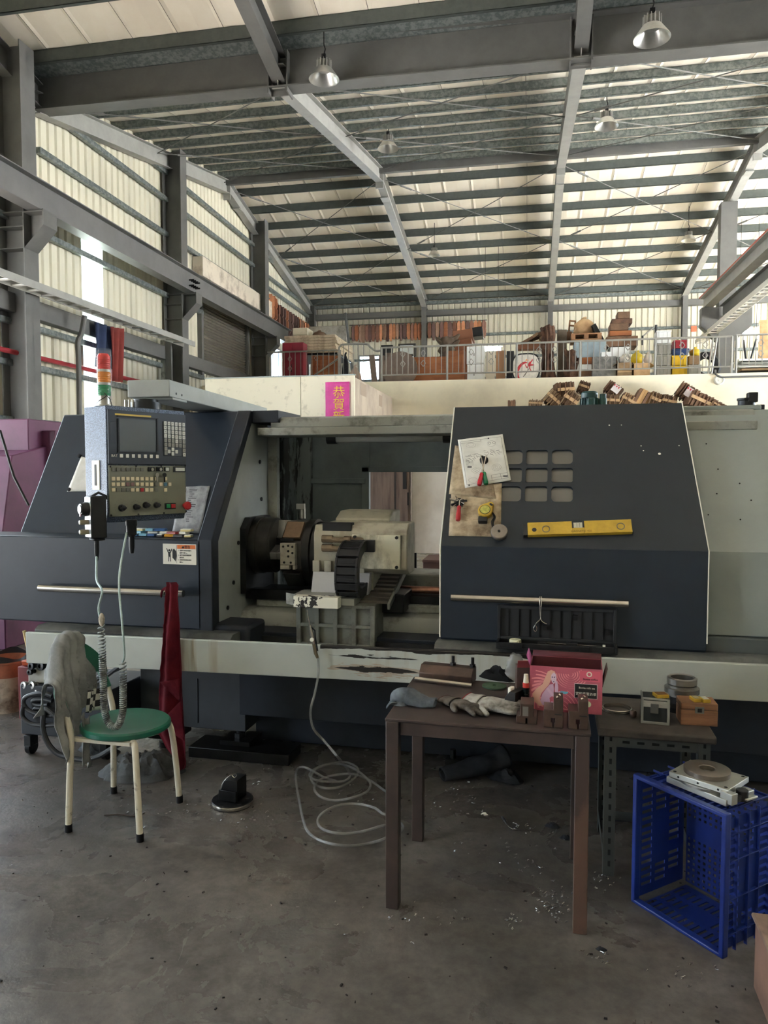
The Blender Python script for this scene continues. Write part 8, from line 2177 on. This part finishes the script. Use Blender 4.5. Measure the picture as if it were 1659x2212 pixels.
st_('shelf_plank', 'orange brown plank below the blue grey desk', 'plank', 1250, 772, 1279, 786, 18.95, 0.6, ORNW); st_('white_plank', 'white plank pile below the orange brown plank', 'plank', 1244, 787, 1278, 800, 18.95, 0.6, WC); st_('dark_plinth', 'dark low plinth under the white planks', 'plinth', 1244, 801, 1280, 829, 18.95, 0.6, CARDD)
st_('grey_block_bale', 'big mottled grey wrapped bale behind the railing', 'bale', 1280, 770, 1331, 829, 18.7, 0.6, GREYF); st_('white_carton', 'small white carton on the grey bale', 'carton', 1299, 760, 1322, 771, 18.8, 0.3, WC)
st_('pallet', 'wooden pallet lying on the blue grey desk', 'pallet', 1234, 719, 1300, 734, 19.0, 0.8, mat('pallet_wood', (150, 110, 78), 0.8, var=0.25), kind='pallet')
st_('cloth_sack', 'tan canvas covered heap on the pallet', 'sack', 1238, 684, 1288, 720, 19.3, 0.6, CARDL, kind='bag')
st_('dark_board', 'dark board slanting down right of the canvas heap', 'board', 1296, 695, 1306, 735, 19.2, 0.4, OILB, rot=-28)
cf = thing('broken_chair', 'upturned wooden chair frame left of the canvas heap', 'chair', (B(1234, 715, 19.6).x, 19.6, B(1234, 715, 19.6).z))
for a, b2 in (((1229, 714), (1231, 692)), ((1241, 714), (1243, 693)), ((1230, 693), (1244, 694)), ((1230, 703), (1243, 704)), ((1238, 738), (1241, 714)), ((1232, 738), (1229, 714))):
    MB().tube([B(a[0], a[1], 19.6), B(b2[0], b2[1], 19.6)], 0.022, 6).build('chair_bar', mat('pallet_wood', (150, 110, 78)), cf)
st_('flat_crate', 'brown flat crate top with overhanging lid under the block pile', 'crate', 1310, 726, 1378, 748, 19.0, 0.7, CARDD)
st_('drawer_unit', 'pale steel drawer unit beneath the flat brown crate', 'drawers', 1318, 749, 1360, 772, 19.0, 0.6, WC); st_('base_box', 'dark base box under the pale steel drawer unit', 'box', 1318, 773, 1360, 829, 19.4, 0.5, CARDD)
st_('wood_block', 'light orange plank at the foot of the brown block pile', 'block', 1317, 714, 1365, 725, 19.1, 0.5, ORNW); st_('wood_block', 'wide brown block low in the pile, above the orange plank', 'block', 1318, 698, 1358, 713, 19.1, 0.5, BLKW); st_('wood_block', 'brown block jutting right in the pile', 'block', 1322, 688, 1366, 699, 19.15, 0.5, ROOTW); st_('wood_block', 'topmost small brown block of the pile', 'block', 1334, 673, 1361, 688, 19.2, 0.45, BLKW)
st_('carton', 'open brown carton stuffed with paper, behind the railing post', 'carton', 1334, 783, 1365, 829, 18.6, 0.5, CARD, kind='carton'); st_('carton', 'closed tan carton under the yellow bag', 'carton', 1369, 784, 1404, 829, 18.6, 0.5, CARDL, kind='carton')
st_('paper_heap', 'white crumpled paper heap on the open carton', 'paper', 1338, 765, 1362, 784, 18.7, 0.4, mat('crumpled_paper', (206, 200, 190), 0.8), kind='bag')
st_('yellow_bag', 'yellow plastic bag on the tan carton', 'bag', 1365, 758, 1393, 784, 18.7, 0.4, mat('yellow_bag_plastic', (206, 178, 40), 0.35), kind='bag'); st_('white_bag', 'white plastic bag right of the yellow bag', 'bag', 1393, 760, 1413, 784, 18.7, 0.35, mat('white_bag_plastic', (216, 206, 196), 0.4), kind='bag')
for k, (t0, b0, lab) in enumerate(((714, 741, 'white topmost box of the grey crate column'), (742, 765, 'second grey crate from the top of the column'), (766, 789, 'third grey crate of the column'), (790, 829, 'bottom grey crate of the column'))):
    st_('grey_crate', lab, 'crate', 1419, t0, 1449, b0, 18.7, 0.45, WC if k == 0 else CRT_G, kind='crate', group='grey crate column')
st_('red_crate', 'dark red plastic crate above the blue crate', 'crate', 1456, 735, 1484, 752, 18.8, 0.45, CRT_R, kind='crate'); st_('navy_crate', 'navy plastic crate between the red and yellow crates', 'crate', 1453, 753, 1487, 767, 18.8, 0.45, CRT_B, kind='crate')
st_('yellow_crate', 'yellow plastic crate, upper of the two yellow ones', 'crate', 1452, 768, 1484, 789, 18.7, 0.45, CRT_Y, kind='crate'); st_('yellow_crate', 'yellow plastic crate at the bottom of the coloured stack', 'crate', 1452, 790, 1484, 829, 18.7, 0.45, CRT_Y, kind='crate')
st_('brown_carton', 'small brown carton right of the yellow crates', 'carton', 1488, 768, 1511, 787, 18.9, 0.4, CARD); st_('yellow_lump', 'yellow dented container on the small brown carton', 'container', 1493, 750, 1516, 768, 18.9, 0.35, mat('yellow_bag_plastic', (206, 178, 40)), kind='bag')
st_('wire_basket', 'low wire basket before the black tyres', 'basket', 1488, 788, 1514, 829, 18.5, 0.4, CRT_G, kind='crate')
o = MB().lathe([(0.2, 0.0), (0.3, 0.02), (0.36, 0.09), (0.3, 0.16), (0.2, 0.18), (0.18, 0.09)], (B(1524, 790, 19.2).x, 19.3, ZDECK + 0.37), (0.1, -1, 0.1), 28, closed=True).build('tyre', BLACKM); tag(o, 'black tyre standing left of the ladder', 'tyre')
ld = thing('ladder', 'slim silver ladder leaning against the railing by the column', 'ladder', (B(1530, 808, 18.0).x, 18.0, ZDECK))
for px0, px1 in ((1529, 1541), (1536, 1549)): MB().tube([(B(px0, 812, 18.0).x, 18.0, ZDECK), B(px1, 728, 18.4)], 0.022, 6).build('side_rail', ALU, ld)
for k in range(6):
    t = (k + 0.5) / 6; a = Vector((B(1529, 812, 18.0).x, 18.0, ZDECK)).lerp(B(1541, 728, 18.4), t); b2 = Vector((B(1536, 812, 18.0).x, 18.0, ZDECK)).lerp(B(1549, 728, 18.4), t); MB().tube([a, b2], 0.014, 5).build('rung', ALU, ld)
bo = thing('black_boom', 'thin black boom stand rising behind the grey crates', 'stand', (B(1416, 810, 20).x, 20, ZDECK))
MB().tube([(B(1416, 720, 20).x, 20, ZDECK), B(1417, 702, 20)], 0.03, 6).build('stand_pole', BLACKP, bo); MB().tube([B(1417, 703, 20), B(1388, 727, 20)], 0.02, 6).build('boom_arm', STEEL_L, bo); MB().tube([B(1388, 725, 20), B(1388, 745, 20)], 0.025, 6).build('boom_weight', BLACKP, bo)
o = MB().box(*rect(1493, 704, 1505, 716, 26.6)[:2], 26.6, 26.65, *rect(1493, 704, 1505, 716, 26.6)[2:]).build('orange_notice', mat('orange_notice_paint', (206, 96, 64), 0.6)); tag(o, 'small orange notice on the far wall by the column', 'notice')
o = MB().box(*rect(1640, 686, 1720, 800, 22.8)[:2], 22.8, 22.9, *rect(1640, 690, 1720, 800, 22.8)[2:]).build('tan_board', CARDL, bev=0.005); tag(o, 'large tan board at the right edge of the mezzanine', 'board')
for k in range(5):
    st_('steel_profile', 'metal profile stacked past the right column, %s in the stack' % ('topmost', 'second from the top', 'middle', 'second lowest', 'lowest')[k], 'profile', 1596 + (k % 2) * 6, 774 + k * 7, 1700, 778.5 + k * 7, 18.6 + 0.02 * k, 0.5, (WC, STEEL_L, WC, CARD, OILB)[k], group='metal profiles stacked at the right', bev=0.004)
st_('profile_trestle', 'dark trestle under the stacked metal profiles', 'trestle', 1598, 809, 1700, 829, 18.7, 0.4, OILB)
for k, (a, b2) in enumerate((((1612, 782), (1606, 735)), ((1620, 782), (1634, 732)))):
    o = MB().tube([B(*a, 18.9), B(*b2, 19.0)], 0.022, 6).build('black_rod', BLACKP); tag(o, 'black rod leaning on the metal profiles, %s of two' % ('left' if k == 0 else 'right'), 'rod')
# fluorescent tubes on the mezzanine
TUBE = emit('lit_fluorescent_tube', (244, 250, 255), 26.0)
for (px0, px1, py, Y, lab) in ((1040, 1082, 752, 23.5, 'lit fluorescent lamp above the white cabinets'), (1588, 1642, 718, 23.0, 'lit fluorescent lamp right of the steel column')):
    a, b2 = B(px0, py, Y), B(px1, py, Y)
    o = thing('fluorescent_lamp', lab, 'lamp', ((a.x + b2.x) / 2, Y, a.z))
    for dz in (0, 0.07): MB().cyl((a.x, Y, a.z - dz), (b2.x, Y, a.z - dz), 0.028, n=10).build('tube', TUBE, o)
    MB().box(a.x - 0.05, b2.x + 0.05, Y - 0.04, Y + 0.1, a.z + 0.04, a.z + 0.11).build('fitting', WHITEP, o)
    for x in (a.x + 0.1, b2.x - 0.1): MB().cyl((x, Y, a.z + 0.11), (x, Y, roof_z(Y) + 0.2), 0.006, n=5).build('suspension_wire', OILB, o)

# brown pieces hung along the back and left walls
ORD = 'first second third fourth fifth sixth seventh eighth ninth tenth eleventh twelfth thirteenth fourteenth fifteenth sixteenth seventeenth eighteenth nineteenth twentieth'.split() + ['twenty-%s' % w for w in 'first second third fourth fifth sixth seventh eighth ninth'.split()]
rg = random.Random(41); nb = 0
hcol = [mat('hung_wood_%d' % k, c_, 0.65, var=0.3, vscale=6) for k, c_ in enumerate(((138, 96, 78), (112, 80, 72), (176, 112, 78), (204, 138, 98), (104, 78, 72), (156, 122, 100)))]
def hung_piece(x, y, z, w, h_, d, m, rot, lab, grp):
    M = T(x, y, z) @ RZ(rot)
    o = MB(M).prism([(-w * 0.28, 0), (w * 0.28, 0), (w * 0.30, -h_ * 0.06), (w * 0.5, -h_ * 0.12), (w * 0.5, -h_ * 0.40), (w * 0.42, -h_ * 0.45), (w * 0.5, -h_ * 0.52), (w * 0.5, -h_ * 0.82), (w * 0.34, -h_ * 0.88), (w * 0.3, -h_), (-w * 0.3, -h_), (-w * 0.34, -h_ * 0.88), (-w * 0.5, -h_ * 0.82), (-w * 0.5, -h_ * 0.52), (-w * 0.42, -h_ * 0.45), (-w * 0.5, -h_ * 0.40), (-w * 0.5, -h_ * 0.12), (-w * 0.3, -h_ * 0.06)], 'y', -d / 2, d / 2).build('hung_board', m, bev=0.008)
    tag(o, lab, 'wooden board', grp)
px = 763.0
while px < 912:
    p = B(px, 702, 26.72); hung_piece(p.x, 26.72, 7.0, 0.135 + rg.uniform(-0.02, 0.02), 0.60 + rg.uniform(-0.05, 0.04), 0.06, rg.choice(hcol), rg.uniform(-20, 35), '%s carved brown board from the left, back wall row left of the post' % ORD[nb], 'brown boards hung left of the back wall post'); px += rg.uniform(6.5, 9); nb += 1
px = 928.0; nb = 0
while px < 1048:
    p = B(px, 697, 26.72); hung_piece(p.x, 26.72, 7.0, 0.145 + rg.uniform(-0.02, 0.02), 0.60 + rg.uniform(-0.05, 0.04), 0.06, rg.choice(hcol), rg.uniform(-20, 35), '%s carved brown board from the left, back wall row right of the post' % ORD[nb], 'brown boards hung right of the back wall post'); px += rg.uniform(7.5, 10); nb += 1
MB().box(B(755, 700, 26.72).x, B(1052, 700, 26.72).x, 26.7, 26.74, 7.0, 7.02).build('hanging_rail', STEEL_G, wf)
y = 22.2; nb = 0
while y < 26.2:
    hung_piece(XL + 0.22, y, 7.0 if y > 22.7 else 7.15, 0.30, 0.85, 0.07, rg.choice(hcol), rg.uniform(-20, 30), '%s carved brown board from the near end of the left wall row' % ORD[nb], 'brown boards hung on the left wall'); y += rg.uniform(0.24, 0.34); nb += 1
MB().box(XL + 0.2, XL + 0.24, 22.0, 26.4, 6.99, 7.01).build('hanging_rail', STEEL_G, wl)

# cardboard bundles on a rack before the deck wall
rk = thing('storage_rack', 'grey storage rack carrying the flattened cardboard behind the machine', 'rack', (1.7, 16.6, 0))
MB().box(-0.8, 4.2, 16.1, 17.5, 2.90, 2.95).build('rack_shelf', STEEL_G, rk)
for x in (-0.75, 2.1, 4.1):
    for y in (16.15, 17.4): MB().box(x - 0.04, x + 0.04, y - 0.04, y + 0.04, 0, 2.9).build('leg', STEEL_G, rk)
def bundle(px0, py0, px1, py1, tilt, yaw, lab, m=CARD, Y=16.4, band=True, n=17, zadd=0.0):
    x0, x1, z0, z1 = rect(px0, py0, px1, py1, Y)
    w, h_ = x1 - x0, z1 - z0; cx = (x0 + x1) / 2
    o = thing('cardboard_bundle', lab, 'cardboard', (cx, Y, z0), 'flattened cardboard bundles')
    M = T(cx, Y + 0.25, (z0 + z1) / 2) @ RZ(yaw) @ Matrix.Rotation(math.radians(tilt), 4, 'Y')
    for k in range(n):
        t = -w / 2 + w * k / n
        j = 0.03 * math.sin(k * 2.3 + px0) + 0.02 * math.sin(k * 5.1)
        MB(M).box(t, t + w / n * (0.96 if k % 2 else 0.86), -0.26 + j, 0.26 + j, -h_ / 2 + j, h_ / 2 + 0.5 * j).build('sheet', m if k % 3 else CARDD, o)
    if band: MB(M).box(-w / 2 - 0.006, w / 2 + 0.004, -0.29, -0.283, -h_ * 0.08, h_ * 0.14).build('paper_band', CARDL, o)
bundle(1176, 846, 1212, 876, 42, 4, 'cardboard bundle tilted at the left slope of the heap', CARD)
bundle(1201, 826, 1238, 858, -4, 8, 'upright dark cardboard bundle highest at the left', CARDD, Y=16.6)
bundle(1216, 846, 1250, 880, 34, 0, 'wide cardboard bundle left of the green motor', CARD, Y=16.3)
bundle(1250, 824, 1274, 846, 20, 0, 'cardboard bundle peeping above the green motor', CARDD, Y=16.9)
bundle(1310, 828, 1346, 852, 38, -6, 'cardboard bundle with white printed sheets right of the motor', CARDD, Y=16.7, band=False)
bundle(1304, 852, 1338, 878, 4, 0, 'low cardboard bundle right of the green motor', CARD)
bundle(1342, 852, 1376, 878, 30, 0, 'cardboard bundle fanned open near the heap middle', CARDL)
bundle(1374, 842, 1406, 876, 28, 0, 'plain tan cardboard box flattened in the heap middle', mat('plain_tan_card', (196, 156, 106), 0.8), n=5, band=False)
bundle(1404, 848, 1428, 878, 24, 0, 'narrow cardboard bundle right of the plain tan one', CARD)
bundle(1430, 854, 1462, 880, 14, 0, 'low cardboard bundle left of the printed stack', CARD)
bundle(1466, 832, 1510, 862, 34, -5, 'tall cardboard stack with white and red printed sheets', CARDD, Y=16.7, band=False)
bundle(1488, 850, 1540, 882, 26, 4, 'big curved cardboard bundle at the right of the heap', CARDD, Y=16.2)
bundle(1536, 868, 1568, 884, 30, 0, 'last small cardboard bundle at the right end', CARDD, Y=16.2)
bundle(1142, 864, 1172, 878, 4, 0, 'flat low cardboard bundle near the left end', CARD)
bundle(1097, 864, 1114, 880, 0, 0, 'small brown carton standing alone at the left end of the heap', CARDD, n=3, band=False)
for px0, py0, px1, py1, t, Y in ((1322, 832, 1340, 848, 38, 16.36), (1480, 838, 1500, 858, 34, 16.36)):
    x0, x1, z0, z1 = rect(px0, py0, px1, py1, Y); cx, cz, w, h_ = (x0 + x1) / 2, (z0 + z1) / 2, x1 - x0, z1 - z0
    M = T(cx, Y, cz) @ Matrix.Rotation(math.radians(t), 4, 'Y')
    o = MB(M).box(-w / 2, w / 2, 0, 0.02, -h_ / 2, h_ / 2).build('printed_sheet', mat('white_printed_card', (214, 206, 204), 0.7)); tag(o, 'white printed face on the cardboard stack, %s' % ('by the green motor' if px0 < 1400 else 'toward the right end'), 'cardboard')
    for k in range(3): MB(M).box(-w / 2 + w * 0.3 * k, -w / 2 + w * 0.3 * k + w * 0.15, -0.004, 0.0, h_ * 0.2, h_ * 0.42).build('red_print', REDI, o)
FR = FI
